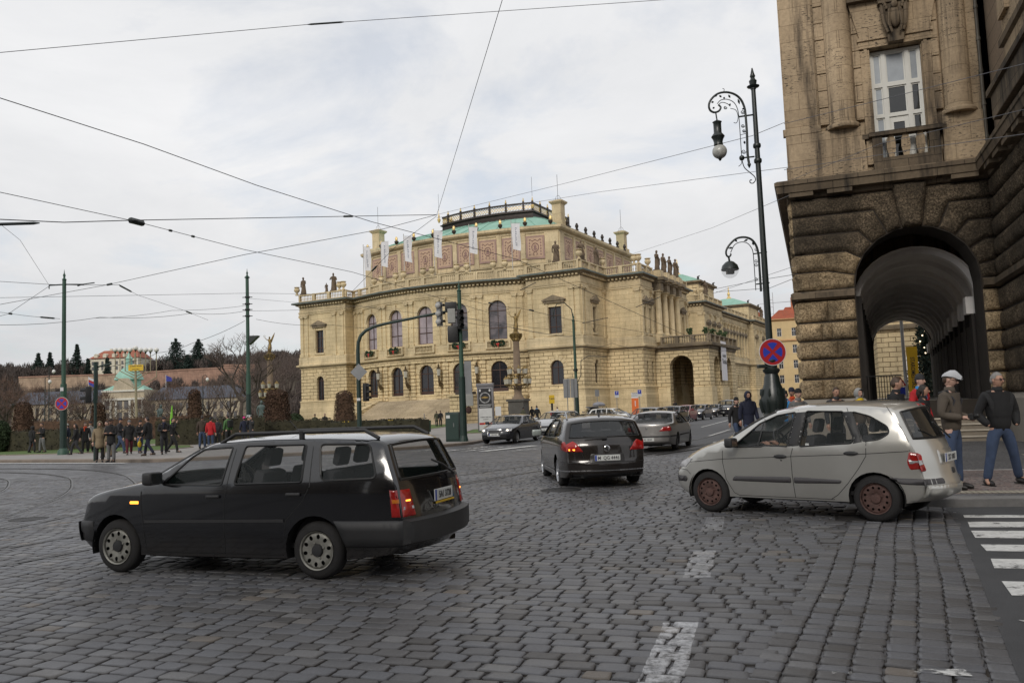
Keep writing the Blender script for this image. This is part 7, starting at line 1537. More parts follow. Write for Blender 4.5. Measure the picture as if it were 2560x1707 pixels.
t=empty('tram_pole',p,0,'slender green tram pole with a curved crook at its top, right of the candelabra','pole')
b=MB();pole(b,0,0,0,zt-.12,.14,.09,10);b.lathe(FIN,8,(0,0,zt-.14));b.build('shaft',GPOLE,t,smooth=50);b=MB();b.tube([(0,0,zt-1.2),(0,0,zt-.1),(-.1,0,zt+.7),(-.55,0,zt+1.15),(-1.1,0,zt+1.1),(-1.35,0,zt+.6),(-1.38,0,zt+.1)],.035,6);b.tube([(.1,0,zt-4.4),(.35,0,zt-3.9),(.4,0,zt-2.9),(.9,0,zt-2.6),(2.2,0,zt-2.7)],.03,6);b.lathe([(.16,0),(.16,.15)],8,(0,0,zt-3.6));b.lathe([(.16,0),(.16,.15)],8,(0,0,zt-4.6));b.build('crook',IRON,t);b=MB();b.tube([(0,0,0),(0,0,3.1)],.146,10);b.build('dark_base',DGREEN,t)
p=atd(1429,50,.12,1040);z=zat(1429,974,p);t=empty('sign_board',p,R(-5),'pair of grey sign backs on thin posts beside the slender tram pole','sign')
b=MB();b.box(-.42,-.01,0,.02,z-.6,z+.55);b.box(.01,.42,0,.02,z-.6,z+.55);b.build('panel_back',GREYM,t)
b=MB();b.tube([(-.2,-.02,0),(-.2,-.02,z+.5)],.03,6);b.tube([(.2,-.02,0),(.2,-.02,z+.5)],.03,6);b.build('post',GREYM,t)
p=atd(1385,70,.12,1040);z=zat(1382,1002,p);t=empty('taxi_sign',p,0,'yellow taxi stand sign before the pale plinth of the hall','sign')
b=MB();b.bbox(-.36,.10,-.06,.06,z-.34,z+.38,.02);b.build('panel',YEL,t);side_text('TAXI',.22,INK,t,-.13,-.065,z+.06,0);b=MB();b.tube([(-.13,0,0),(-.13,0,z-.3)],.10,6);b.build('post',BLK,t)
p=atd(1384,66,.12,1040);t=empty('notice_stand',p,0,'small red and white notice stand below the yellow taxi sign','sign');z=zat(1384,1036,p);b=MB();b.box(-.26,.22,-.03,.03,z-.5,z+.2);b.build('panel',SWHT,t);b=MB();b.box(-.26,.22,-.034,-.03,z-.2,z+.02);b.build('red_band',SRED,t);b=MB();b.tube([(0,0,0),(0,0,z-.4)],.03,5);b.build('post',BLK,t)
p=atd(1247,74,.12,1040);z=zat(1247,1031,p);t=empty('notice_board',p,0,'white notice board on legs just right of the advertising totem','sign');b=MB();b.box(-.3,.22,-.03,.03,z-.4,z+.42);b.build('panel',SWHT,t);b=MB();b.tube([(-.25,0,0),(-.25,0,z)],.03,5);b.tube([(.18,0,0),(.18,0,z)],.03,5);b.build('leg',BLK,t)
p=atd(1588,90,.12,1010);z0=zat(1588,1017,p);z1=zat(1588,981,p);zm=zat(1588,995,p);t=empty('exhibition_board',p,R(-10),'orange and white information board in front of the set-back wall of the hall','sign')
b=MB();b.box(-.37,.37,-.05,.05,0,zm-.12);b.build('orange_panel',ORG,t);b=MB();b.box(-.37,.37,-.05,.05,zm-.12,z1-.12);b.build('white_panel',SWHT,t);side_text('Galerie',.2,INK,t,0,-.055,(zm+z1)/2+.1,0);side_text('Rudolfinum',.15,INK,t,0,-.055,(zm+z1)/2-.15,0);b=MB();b.box(-.03,.05,-.055,-.05,zm-1.0,zm-.4);b.build('exclamation_bar',SWHT,t)
for px,py,lb in ((1543,988,'blue and white parking sign left of the orange board'),(1600,985,'blue and white parking sign just right of the orange board'),(1494,985,'narrow grey post sign before the corner of the hall')):
    p=atd(px,88,.12,1010);z=zat(px,py,p);t=empty('parking_sign',p,R(20),lb,'sign')
    b=MB();b.tube([(0,.03,0),(0,.03,z+.3)],.035,5);b.build('post',GREYM,t)
    b=MB();b.box(-.24,.24,-.015,.015,z-.35,z+.35);b.build('panel',SWHT if 'grey' not in lb else GREYM,t)
    if 'blue' in lb:
        b=MB();b.box(-.21,.21,-.02,-.016,z-.08,z+.33);b.build('blue_field',SBLU,t);side_text('P',.34,SWHT,t,0,-.022,z+.13,0)
_q=at(1924,860,20.6);p=Vector((_q.x,20.6,.125))
def lz(py,px):return zat(px,py,p)-.125
t=empty('lamp_post',p,0,'tall black cast iron lamp post with two curled lamp arms near the corner building','street lamp')
b=MB();hb=lz(905,1930)
b.lathe([(.34,0),(.34,.25),(.31,.30),(.40,.42),(.41,.5),(.34,.58),(.27,.66),(.24,.78),(.22,.9),(.24,1.0),(.33,1.06),(.34,1.1),(.26,1.14),(.24,1.22),(.30,1.36),(.31,1.52),(.26,1.76),(.20,1.92),(.18,2.08),(.15,2.16),(.20,2.22),(.21,2.27),(.15,2.31),(.145,2.42),(.18,2.48),(.15,2.53),(.11,2.60),(.10,2.8)],20)
for i in range(8):   # acanthus leaves on the swelling base
    a=2*pi*i/8
    for zc_,rr_,s_ in ((1.42,.27,.10),(1.68,.235,.085)):
        b.tube([((rr_+.0)*cos(a+.2*(zc_>1.6)),(rr_+.0)*sin(a+.2*(zc_>1.6)),zc_-.22),((rr_+.045)*cos(a+.2*(zc_>1.6)),(rr_+.045)*sin(a+.2*(zc_>1.6)),zc_),((rr_+.05)*cos(a+.2*(zc_>1.6)),(rr_+.05)*sin(a+.2*(zc_>1.6)),zc_+.12)],[.03,.045,.02],5)
b.build('cast_base',IRON,t,smooth=45)
zT=lz(222,1876);b=MB();b.tube([(0,0,2.7),(0,0,lz(640,1912)),(0,0,zT)],[.085,.075,.055],14)
for py in (370,408):b.lathe([(.085,0),(.10,.03),(.10,.08),(.085,.11)],12,(0,0,lz(py,1893)))
b.lathe([(.07,0),(.07,.03),(.15,.06),(.16,.08),(.08,.1),(.09,.16),(.10,.22),(.07,.25),(.05,.3),(.07,.34),(.045,.42),(.015,.56)],14,(0,0,zT-.03));b.build('shaft',IRON,t,smooth=45)
ux=Vector((cos(R(-17)),sin(R(-17)),0))
def pl2(px,py):
    """point in the vertical plane through the post (plane turned 0 deg) seen at this pixel"""
    d=ray(px,py);tt=(p.y)/d.y;return (d.x*tt-p.x,0.0,CH+d.z*tt-p.z)
zA=lambda x,y:pl2(1750+x*.2615,150+y*.2615)
def curve(pts,r,n=6,b=None,k=4):
    P=catm3([Vector(q) for q in pts],k);b.tube(P,r if not isinstance(r,(list,tuple)) else list(np.interp(np.linspace(0,1,len(P)),np.linspace(0,1,len(r)),r)),n)
def catm3(P,n=4):
    P=[P[0]*2-P[1]]+P+[P[-1]*2-P[-2]];o=[]
    for i in range(1,len(P)-2):
        for k in range(n):
            t=k/n;o.append(.5*((2*P[i])+(-P[i-1]+P[i+1])*t+(2*P[i-1]-5*P[i]+4*P[i+1]-P[i+2])*t*t+(-P[i-1]+3*P[i]-3*P[i+1]+P[i+2])*t**3))
    o.append(P[-2]);return o
a1=MB()
curve([zA(470,1000),zA(455,900),zA(448,700),zA(436,540),zA(425,460),zA(390,380),zA(330,330),zA(250,310),(zA(170,325)),zA(110,375),zA(85,430),zA(95,480),zA(135,503),zA(180,490),zA(198,455),zA(175,430)],[.032,.032,.03,.03,.028,.028,.028,.028,.026,.022],7,a1)
curve([zA(398,920),zA(385,720),zA(372,545),zA(355,460),zA(320,405),zA(260,378),zA(200,385),zA(165,420)],.011,5,a1)
curve([zA(175,430),zA(210,408),zA(260,420),zA(290,445)],.010,5,a1);curve([zA(290,465),zA(340,480),zA(362,530),zA(360,580),zA(345,605),zA(322,600)],.009,5,a1)
for c_,r_ in (((242,457),17),((408,500),20),((410,632),18),((420,680),16),((418,878),22)):
    cx_,cy_=c_;sp=[zA(cx_+r_*(1-.75*j/16)*cos(j*.62),cy_+r_*(1-.75*j/16)*sin(j*.62)) for j in range(17)];a1.tube(sp,.009,4)
for (x,y,dx_,dy_) in ((280,350,18,30),(370,400,16,50),(120,405,25,-5),(150,345,30,-12),(285,430,-10,25),(195,350,22,18),(410,470,12,12),(425,790,10,30),(130,460,-18,14),(230,365,14,12)):
    q0=Vector(zA(x-dx_*.5,y-dy_*.5));q1=Vector(zA(x,y));q2=Vector(zA(x+dx_*.5,y+dy_*.5));a1.tube([q0,q1,q2],[.008,.032,.006],5)
curve([zA(205,312),zA(228,300),zA(230,280),zA(215,275)],.008,4,a1)
a1.tube([zA(372,545),zA(530,522)],.022,6);a1.tube([zA(398,938),zA(520,925)],.02,6);a1.ell(zA(400,938),(.07,.07,.07),10,8);a1.tube([zA(385,720),zA(450,700)],.008,4)
q=zA(470,1000);a1.lathe([(.02,.06),(.05,.0),(.03,-.05),(.01,-.09)],8,q)
curve([zA(402,965),zA(425,1030),zA(480,1080),zA(520,1115),zA(530,1150),zA(505,1180),zA(478,1172),zA(480,1150),zA(497,1150)],.013,5,a1);curve([zA(400,965),zA(392,1000),zA(368,1018)],.008,4,a1)
arm=a1.build('upper_lamp_arm',IRON,t,smooth=60)
b=MB();q=Vector(zA(153,505));qb=Vector(zA(182,955));H=q.z-qb.z;b.push(T((q.x+qb.x)/2+.01,0,0));zz_=lambda y:zA(170,y)[2]
b.tube([(-.02,0,q.z),(0,0,zz_(575))],.018,6);b.lathe([(.05,zz_(580)),(.12,zz_(595)),(.10,zz_(605)),(.10,zz_(700)),(.16,zz_(728)),(.17,zz_(735)),(.13,zz_(760)),(.11,zz_(790)),(.12,zz_(815))],16);b.pop();h=b.build('lamp_canopy',IRON,arm,smooth=45)
b=MB();cx_=(q.x+qb.x)/2+.03;r0=.185;zc_=zz_(878);pr=[(r0*cos(a),r0*sin(a)) for a in np.linspace(-1.4,1.0,12)];b.lathe([(x,zc_+z) for x,z in pr],18,(cx_,0,0),closed=False);b.build('lamp_globe',mat('globe_glass_net',(.40,.40,.37),.25,var=.35,scale=14),arm,smooth=60)
b=MB();b.lathe([(.10,zz_(925)),(.05,zz_(945)),(.02,zz_(965))],8,(cx_+.0,0,0));b.build('lamp_tip',IRON,arm)
zB=lambda x,y:pl2(1750+x*.3189,560+y*.3189)
a2=MB()
curve([zB(478,528),zB(465,330),zB(458,240),zB(440,170),(zB(400,120)),zB(340,104),zB(280,118),zB(230,165),zB(205,210),zB(208,245),zB(225,258),zB(240,245),zB(240,232)],[.03,.03,.028,.026,.024,.02],7,a2)
curve([zB(438,520),zB(430,400),zB(418,240),zB(405,190),zB(370,150),zB(320,142),zB(270,165),zB(240,225)],.011,5,a2)
for (x,y,dx_,dy_) in ((360,128,32,-16),(280,130,24,22),(240,188,35,-8),(415,155,12,24)):
    q0=Vector(zB(x-dx_*.5,y-dy_*.5));q1=Vector(zB(x,y));q2=Vector(zB(x+dx_*.5,y+dy_*.5));a2.tube([q0,q1,q2],[.007,.03,.005],5)
a2.tube([zB(418,235),zB(525,220)],.018,5);a2.tube([zB(440,472),zB(545,460)],.018,5)
for cy_ in (200,290,320,430):
    sp=[zB(440+14*(1-.7*j/14)*cos(j*.65),cy_+14*(1-.7*j/14)*sin(j*.65)) for j in range(15)];a2.tube(sp,.007,4)
arm=a2.build('lower_lamp_arm',IRON,t,smooth=60)
cx_=zB(232,300)[0];b=MB();zz_=lambda y:zB(232,y)[2];b.tube([(cx_-.02,0,zz_(250)),(cx_,0,zz_(296))],.025,6);b.lathe([(.06,zz_(292)),(.11,zz_(300)),(.19,zz_(325)),(.215,zz_(350)),(.225,zz_(358)),(.20,zz_(364))],20,(cx_,0,0));b.box(cx_-.09,cx_+.09,-.07,.07,zz_(392),zz_(364));b.build('lamp_canopy',IRON,arm,smooth=45)
b=MB();r0=.215;zc_=zz_(360);b.lathe([(r0*cos(a),zc_+r0*sin(a)) for a in np.linspace(-1.55,0,10)],20,(cx_,0,0),closed=False);b.build('lamp_globe',glass('clear_bowl',(.5,.52,.54),.03,.16),arm,smooth=60)
q=pl2(1927,881);nostop(t,facing((q[0],-.14,q[2])),.335)
b=MB();b.box(q[0]-.02,q[0]+.02,-.13,0,q[2]-.1,q[2]+.1);z=pl2(1905,915)[2];b.bbox(-.34,-.06,-.1,.06,z-.05,z+.04,.02);b.build('sign_bracket',IRON,t)
p=atd(342,82,.12,1040);t=empty('globe_lamp_frame',p,0,'tall branching festival frame carrying nine white globes and a yellow sign','decoration')
Z=lambda px,py:(at(px,py,82).x-p.x,0,at(px,py,82).z-.12)
b=MB();b.tube([(0,0,0),Z(338,882)],[.16,.10],8);c_=Z(341,962)
gx=[288,300,313,325,339,351,364,376,391]
for l,r_,py in ((288,391,957),(300,376,948),(313,364,940),(325,351,932)):
    zl=Z(l,882);zr=Z(r_,882);cb_=Z(341,py)
    b.tube([zl,(zl[0],0,zl[2]-1.2-(4 if l==288 else 2)*.3),(cb_[0],0,cb_[2]-.6 if l==288 else cb_[2])],.05,5);b.tube([zr,(zr[0],0,zr[2]-1.2-(4 if l==288 else 2)*.3),(cb_[0],0,cb_[2]-.6 if l==288 else cb_[2])],.05,5)
b.tube([(-1.0,0,0),(0,0,1.3),(1.0,0,0)],.07,5);b.build('frame',mat('pale_gilt_tube',(.30,.26,.17),.5,metal=.2),t)
for i,x in enumerate(gx):
    q=Z(x,877 if i!=4 else 872);g_=MB();g_.ell((q[0],0,q[2]+.1),(.24,.24,.24),12,8);s_=g_.build('globe',GLB,t,smooth=80);g_=MB();g_.lathe([(.05,-.35),(.12,-.15)],6,(q[0],0,q[2]+.05));g_.build('globe_socket',BLK,s_)
z0_,z1_=Z(340,927),Z(340,912);b=MB();b.box(-.74,.74,-.22,-.17,z0_[2],z1_[2]);y_=b.build('sign',YEL,t)
side_text('CHABAD PRAHA',.16,INK,y_,0,-.225,z1_[2]-.14,0);side_text('CHANUKA',.15,INK,y_,0,-.225,z0_[2]+.13,0)
a=atd(833,66,.12,1055);c_=atd(1051,60,.12,1050);d_=(c_-a);L_=d_.length;t=empty('railing',a,atan2(d_.y,d_.x),'black iron railing above the car park ramp in front of the great stair','railing')
b=MB();b.box(0,L_,-.03,.03,1.05,1.12);b.box(0,L_,-.02,.02,.1,.15)
k=int(L_/.16)
for i in range(k+1):b.box(i*L_/k-.012,i*L_/k+.012,-.012,.012,0,1.06)
for i in range(6):b.box(i*L_/5-.035,i*L_/5+.035,-.035,.035,0,1.2)
b.build('bars',IRON,t)
b=MB();b.box(0,L_,.05,.12,.3,1.0);b.build('backing_board',DGREEN,t)
for px,w_,lb in ((870,.9,'yellow parking board on the left part of the ramp railing'),(982,.62,'yellow parking board on the right part of the ramp railing')):
    u_=(px-833)/(1051-833)*L_;s=empty('parking_board',a+d_*(u_/L_)+Vector((0,-.1,0)),atan2(d_.y,d_.x),lb,'sign');b=MB();b.box(-w_/2-.05,w_/2+.05,-.03,0,.68,1.12);b.build('panel',YEL,s);side_text('PARKING',.24,INK,s,0,-.035,.90,0)
p=atd(1071,56,.12,1080);t=empty('litter_bin',p,0,'green litter bin on a post by the end of the hedge','bin');b=MB();b.lathe([(.17,.25),(.20,1.0),(.22,1.02)],12);b.build('bucket',GPOLE,t);b=MB();b.tube([(-.25,0,0),(-.25,0,1.5)],.03,5);b.build('post',GREYM,t)
WIRE=mat('wire_black',(.02,.02,.022),.6);WIREL=mat('wire_grey',(.10,.10,.11),.5)
def wire(pts,r,label,m=None,sag=.0,parts=(),r2=None):
    r*=.8;P=[at(*q) for q in pts];o=empty('overhead_wire',P[0],0,label,'wire');P=[q-P[0] for q in P];PP=[]
    for i in range(len(P)-1):
        for k in range(6):
            t_=k/6;q=P[i].lerp(P[i+1],t_);PP.append(q-Vector((0,0,sag*4*t_*(1-t_))))
    PP.append(P[-1]);b=MB();b.tube(PP,r,5,False);b.build('cable',m or WIRE,o)
    for (i,t_,ln,rr_) in parts:
        q=P[i].lerp(P[i+1],t_);d=(P[i+1]-P[i]).normalized();b=MB();b.tube([q-d*ln,q-d*ln*.8,q+d*ln*.8,q+d*ln],[rr_*.4,rr_,rr_,rr_*.4],6);b.build('insulator',IRON,o)
    return o
wire([(-120,143,22),(770,62,26),(1750,-6,30)],.013,'thin wire crossing the very top of the sky with a long insulator',WIREL,.0,[(1,.04,.6,.03)])
wire([(1262,-20,20),(1092,537,42)],.012,'thin wire dropping steeply from the top edge to the junction over the hall roof',WIREL)
wire([(-80,220,22),(360,361,26),(640,463,30),(930,555,35),(1290,648,42),(1740,850,60)],.018,'thick black cable sweeping from the left edge down across the hall attic')
wire([(-60,468,26),(335,553,31),(610,624,36),(880,680,42),(1250,790,56)],.016,'cable with a switch box crossing the left sky down to the hall front',WIRE,0,[(1,.02,.35,.12),(1,.3,.08,.05),(1,.5,.08,.05)])
wire([(-60,546,24),(160,556,26),(330,551,28),(760,543,36),(1092,537,42)],.020,'nearly level knotted cable from the left edge to the junction over the hall roof',WIRE,0,[(1,-.7,.9,.05),(3,.3,.3,.05)])
wire([(1092,537,42),(960,572,40),(610,637,36),(268,712,44),(-60,772,40)],.016,'cable falling left from the roof junction past the left tram pole',WIRE,0,[(2,.98,.3,.06)])
wire([(1092,540,42),(985,620,46),(870,740,52)],.014,'short stay from the roof junction down to the left wing cornice',WIRE,0,[(1,.4,.4,.06)])
wire([(-60,700,44),(122,711,46),(205,713,46),(300,712,46)],.016,'wire running through the cross arm of the left tram pole')
wire([(0,560,30),(50,600,36),(122,712,46)],.010,'thin stay wire slanting down to the left tram pole arm',WIREL)
wire([(122,716,46),(20,785,42),(-40,800,40)],.014,'stay wire falling left from the left tram pole arm')
wire([(-40,745,44),(350,738,50),(620,733,58),(1150,740,70)],.014,'level wire from the left edge past the second tram pole to the hall')
wire([(620,776,58),(480,783,54),(250,793,48),(-40,812,42)],.016,'paired cable from the second tram pole back to the left edge',WIRE,.15)
wire([(620,763,58),(430,776,54),(240,795,48)],.014,'upper looping cable from the second tram pole to the left',WIRE,.1)
wire([(612,802,58),(480,858,56),(392,882,52),(330,902,48),(240,916,40)],.018,'sagging cable from the second tram pole down to the slim signal post',WIRE,.12)
wire([(300,714,46),(345,738,48),(460,776,52),(520,800,56)],.012,'insulated stay crossing the open sky between the two left tram poles',WIRE,0,[(0,.3,.7,.05),(2,.2,.5,.05)])
wire([(-40,775,44),(70,790,44),(150,797,46)],.013,'short wire with clamps meeting the left tram pole',WIRE,0,[(0,.6,.1,.06),(1,.6,.5,.05)])
wire([(622,746,58),(760,758,64),(1000,772,72)],.011,'thin wire leaving the second tram pole for the hall front',WIREL)
wire([(622,777,58),(900,765,64),(1140,790,60),(1437,830,57)],.014,'paired feeder from the second tram pole to the slender pole',WIRE,.1)
wire([(640,798,58),(830,812,62),(1000,815,66),(1145,810,46)],.015,'lower feeder from the second tram pole to the middle tram pole',WIRE,.2)
wire([(1147,745,46),(1300,770,50),(1560,822,56),(1780,850,62)],.015,'contact wire from the middle tram pole along the side of the hall',WIRE,.1,[(0,.5,.2,.05),(1,.1,.2,.05)])
wire([(1150,800,46),(1250,812,50),(1437,840,57)],.014,'short contact wire between the middle and slender tram poles',WIRE,.15)
wire([(1440,862,57),(1530,858,58),(1650,868,62),(1860,872,70)],.016,'feeder looping from the slender pole towards the porch balcony',WIRE,.25)
wire([(1147,790,46),(1440,845,57)],.012,'upper strand joining the middle pole to the slender pole',WIREL,.1)
wire([(1092,537,42),(1400,462,34),(1880,340,21),(1970,303,24)],.010,'long thin wire rising right from the roof junction to the corner building',WIREL)
wire([(1092,545,42),(1500,480,36),(1975,418,24)],.010,'second thin wire rising right towards the corner building',WIREL)
wire([(1560,642,56),(1780,570,40),(1975,488,26)],.010,'thin wire rising from the hall side to the cornice of the corner building',WIREL)
wire([(1780,735,40),(1985,666,28)],.010,'thin wire behind the lower lamp arm',WIREL)
wire([(1790,722,40),(1900,700,34),(1995,685,28)],.012,'upper of two converging wires right of the lamp post',WIRE);wire([(1790,730,40),(1925,720,32),(2000,690,28)],.012,'lower of two converging wires right of the lamp post',WIRE)
wire([(1900,760,50),(1995,752,28)],.010,'faint wire over the red roofs',WIREL)
wire([(1960,310,16),(2170,258,14),(2600,150,11)],.007,'fine wire crossing the white window of the corner building',WIREL)
wire([(1980,450,16),(2200,360,14),(2600,265,11)],.006,'fine wire crossing the parapet of the corner building',WIREL);wire([(1960,425,16),(2300,372,14),(2600,330,11)],.007,'fine wire just above the cornice of the corner building',WIREL)
for pts,lb in (([(1300,726,50),(1340,706,50)],'short bracket strut near the hall roof line above the right wing'),([(1590,768,56),(1650,742,56)],'short bracket strut beside the paired side windows of the hall'),([(1455,808,56),(1520,794,56)],'short bracket strut right of the slender pole')):
    wire(pts,.03,lb)
_sk=[]   # (object, verts, edges, radii) evaluated together
def skin(name,V,E,Rr,m,parent,sub=1,root=0):
    me=bpy.data.meshes.new(name);me.from_pydata([tuple(v) for v in V],E,[]);me.update();me.materials.append(m)
    o=bpy.data.objects.new(name,me);COL.objects.link(o);o.parent=parent
    md=o.modifiers.new('s','SKIN');sv=me.skin_vertices[0].data
    for i,r in enumerate(Rr):
        sv[i].radius=(r,r) if isinstance(r,(int,float)) else r;sv[i].use_root=(i==root)
    md.use_smooth_shade=True
    if sub:ms_=o.modifiers.new('u','SUBSURF');ms_.levels=sub;ms_.render_levels=sub
    _sk.append(o);return o
def bake_skins():
    dg=bpy.context.evaluated_depsgraph_get();dg.update();new=[]
    for o in _sk:
        ev=o.evaluated_get(dg);new.append((o,bpy.data.meshes.new_from_object(ev)))
    for o,me in new:
        old=o.data;o.modifiers.clear();m=old.materials[0];o.data=me
        if not me.materials:me.materials.append(m)
        else:me.materials[0]=m
        me.shade_smooth()
        me.name=o.name;bpy.data.meshes.remove(old)
def cloth(name,col,var=.18,rough=.85):return mat('cloth_'+name,col,rough,var=var,scale=3,bump=.35,bscale=14)
SK=mat('skin',(.42,.24,.17),.55,var=.08,scale=6);SK2=mat('skin_pale',(.50,.31,.24),.55,var=.08,scale=6)
C_=dict(black=cloth('black',(.012,.012,.013)),dark=cloth('dark_grey',(.028,.028,.032)),navy=cloth('navy',(.012,.015,.035)),brown=cloth('brown',(.05,.035,.025)),beige=cloth('beige',(.24,.185,.115)),grey=cloth('grey',(.14,.14,.14)),lgrey=cloth('light_grey',(.28,.28,.27)),red=cloth('red',(.42,.015,.02)),orange=cloth('orange',(.55,.07,.02)),green=cloth('green',(.06,.14,.045)),olive=cloth('olive',(.06,.06,.035)),jeans=cloth('jeans',(.035,.055,.105),.3),dred=cloth('dark_red',(.09,.012,.02)),pink=cloth('pink',(.62,.03,.22)),blue=cloth('blue',(.03,.22,.50)),lime=cloth('lime',(.20,.50,.05)),taupe=cloth('taupe',(.085,.068,.052)),camo=cloth('camouflage',(.075,.075,.04),.6),yellow=cloth('yellow',(.65,.45,.02)),white=cloth('white',(.55,.55,.55)),shoe=mat('shoe_leather',(.014,.012,.011),.5),hair_d=mat('dark_hair',(.018,.012,.009),.6,var=.3,scale=20),hair_b=mat('brown_hair',(.055,.032,.018),.6,var=.3,scale=20),hair_g=mat('grey_hair',(.20,.19,.18),.7,var=.35,scale=20),capg=cloth('pale_grey_cap',(.42,.43,.45),.1))
def limb(a,b,t):return a.lerp(b,t)
def hand(mb,w,h,s=1,curl=.3,low=True,side=1):
    """palm, four fingers of different length, and a thumb leaving the side of the palm"""
    w=Vector(w);h=Vector(h);d=(h-w).normalized();sx=Vector((1,0,0));n=d.cross(sx)
    if n.length<.2:n=Vector((0,1,0))
    n.normalize();sx=n.cross(d).normalized();mb.tube([w,w+d*.03*s,w+d*.065*s,w+d*.09*s],[.024*s,.033*s,.036*s,.026*s],6)
    for k,(o,l) in enumerate(((-.030,.062),(-.010,.075),(.010,.070),(.028,.055))):
        p0=w+d*.08*s+sx*o*s;p1=p0+d*l*.55*s+n*curl*.02*s;p2=p1+(d*(1-curl)+n*curl).normalized()*l*.55*s;mb.tube([p0,p1,p2],[.0095*s,.0085*s,.006*s],5)
    p0=w+d*.03*s-sx*side*.026*s;p1=p0+(d*.6-sx*side*.7).normalized()*.035*s;p2=p1+(d*.9-sx*side*.1+n*.3).normalized()*.03*s;mb.tube([p0,p1,p2],[.012*s,.010*s,.007*s],5)
def head(parent,c,s,skinm,hair=None,hat=None,near=False,yaw=0,pitch=0,glasses=False,beard=False,hood=None,long=False,hatm=None):
    """head with face; c = centre of the skull"""
    M=T(*c)@RZ(yaw)@RX(pitch)@SCL(s,s,s);n,mv=(20,14) if near else (12,9);pts=[];fs=[]
    for j in range(mv+1):
        t=-pi/2+pi*j/mv
        for i in range(n):
            a=2*pi*i/n;x=cos(t)*cos(a);y=cos(t)*sin(a);z=sin(t);X=.075*x;Y=.098*y;Zz=.122*z
            if z<0:X*=1-.25*(-z);Y*=1-.10*(-z)
            if y>.55 and z<.4:Y*=.94
            if y>.8 and abs(x)<.28 and -.35<z<.12:Y+=.020*(1-abs(x)/.28)*(1 if z<-.1 else .6)
            if y>.6 and z<-.72:Y+=.012
            pts.append((X,Y,Zz))
    fs=[(j*n+i,j*n+(i+1)%n,(j+1)*n+(i+1)%n,(j+1)*n+i) for j in range(mv) for i in range(n)]
    b=MB();b.push(M);b.mesh(pts,fs)
    for q in (-1,1):b.ell((q*.077,-.004,-.008),(.010,.018,.030),6,5)
    b.tube([(0,.088,.018),(0,.112,-.028),(0,.095,-.040)],[.008,.014,.008],6);hd=b.build('head',skinm,parent,smooth=80)
    f=MB();f.push(M)
    for q in (-1,1):f.ell((q*.031,.086,.006),(.013,.009,.006),6,4);f.box(q*.031-.016,q*.031+.016,.084,.094,.022,.027)
    f.ell((0,.089,-.063),(.022,.008,.006),8,4);f.build('face_features',mat('face_dark',(.10,.045,.035),.6),hd)
    if glasses:
        g=MB();g.push(M)
        for q in (-1,1):g.ell((q*.032,.103,.004),(.027,.004,.017 if glasses==2 else .013),10,5);g.tube([(q*.058,.10,.008),(q*.080,.0,.006)],.003,4)
        g.tube([(-.03,.107,.01),(.03,.107,.01)],.003,4);g.build('glasses',BLK if glasses==2 else mat('thin_glasses',(.03,.02,.03),.3,alpha=.75),hd)
    if beard:
        g=MB();g.push(M);g.ell((0,.078,-.088),(.040,.030,.026),8,5);g.ell((0,.095,-.048),(.026,.008,.006),8,4);g.build('beard',C_['hair_d'],hd)
    if hair:
        g=MB();g.push(M);m2=n
        P=[]
        for j in range(6):
            t=R(8)+ (pi/2-R(8))*j/5
            for i in range(n):
                a=2*pi*i/n;lo=R(10) if sin(a)<.35 else R(34)
                tt=lo+(pi/2-lo)*j/5;sc=1.07+.02*sin(a*5+j);P.append((.075*sc*cos(tt)*cos(a)*1.03,.098*sc*cos(tt)*sin(a)-.004,.122*sc*sin(tt)))
        g.mesh(P,[(j*n+i,j*n+(i+1)%n,(j+1)*n+(i+1)%n,(j+1)*n+i) for j in range(5) for i in range(n)])
        g.ell((0,-.052,-.005),(.074,.058,.075),10,7)
        if long:
            for q in (-1,1):g.tube([(q*.066,-.01,.05),(q*.083,-.02,-.04),(q*.075,-.02,-.15)],[.022,.026,.012],6)
            g.tube([(0,-.08,.03),(0,-.095,-.07),(0,-.08,-.18)],[.05,.055,.03],7)
        g.build('hair',hair,hd,smooth=80)
    if hat:
        g=MB();g.push(M)
        if hat=='beanie':g.lathe([(.084,.028),(.088,.035),(.090,.06),(.082,.10),(.055,.14),(.02,.155)],n,(0,-.006,0));g.pop();g.push(M@SCL(1,1.22,1));g.lathe([(.083,.024),(.086,.03),(.086,.055),(.082,.06)],n,(0,-.006,0),closed=False)
        elif hat=='cap':
            P=[];st_=[(-.115,.02,.06,.03),(-.09,.05,.088,.05),(-.03,.10,.094,.06),(.04,.115,.090,.062),(.09,.085,.075,.055),(.135,.05,.055,.042),(.155,.035,.03,.035)]
            for y,z1,w_,z0 in st_:
                for k in range(9):
                    a=pi*k/8;P.append((w_*cos(a),y,z0-.012+(z1+.055-z0)*sin(a)))
            g.mesh(P,[(j*9+k,j*9+k+1,(j+1)*9+k+1,(j+1)*9+k) for j in range(6) for k in range(8)]);g.prism([(-.07,.035),(.07,.035),(.06,.045),(-.06,.045)],.08,.155)
        elif hat=='peak':g.lathe([(.09,.035),(.092,.06),(.085,.11),(.02,.14)],n,(0,0,0));g.slab([(-.06,.07),(.06,.07),(.05,.16),(-.05,.16)],.035,.045)
        g.build('hat',hatm or C_['black'],hd,smooth=60)
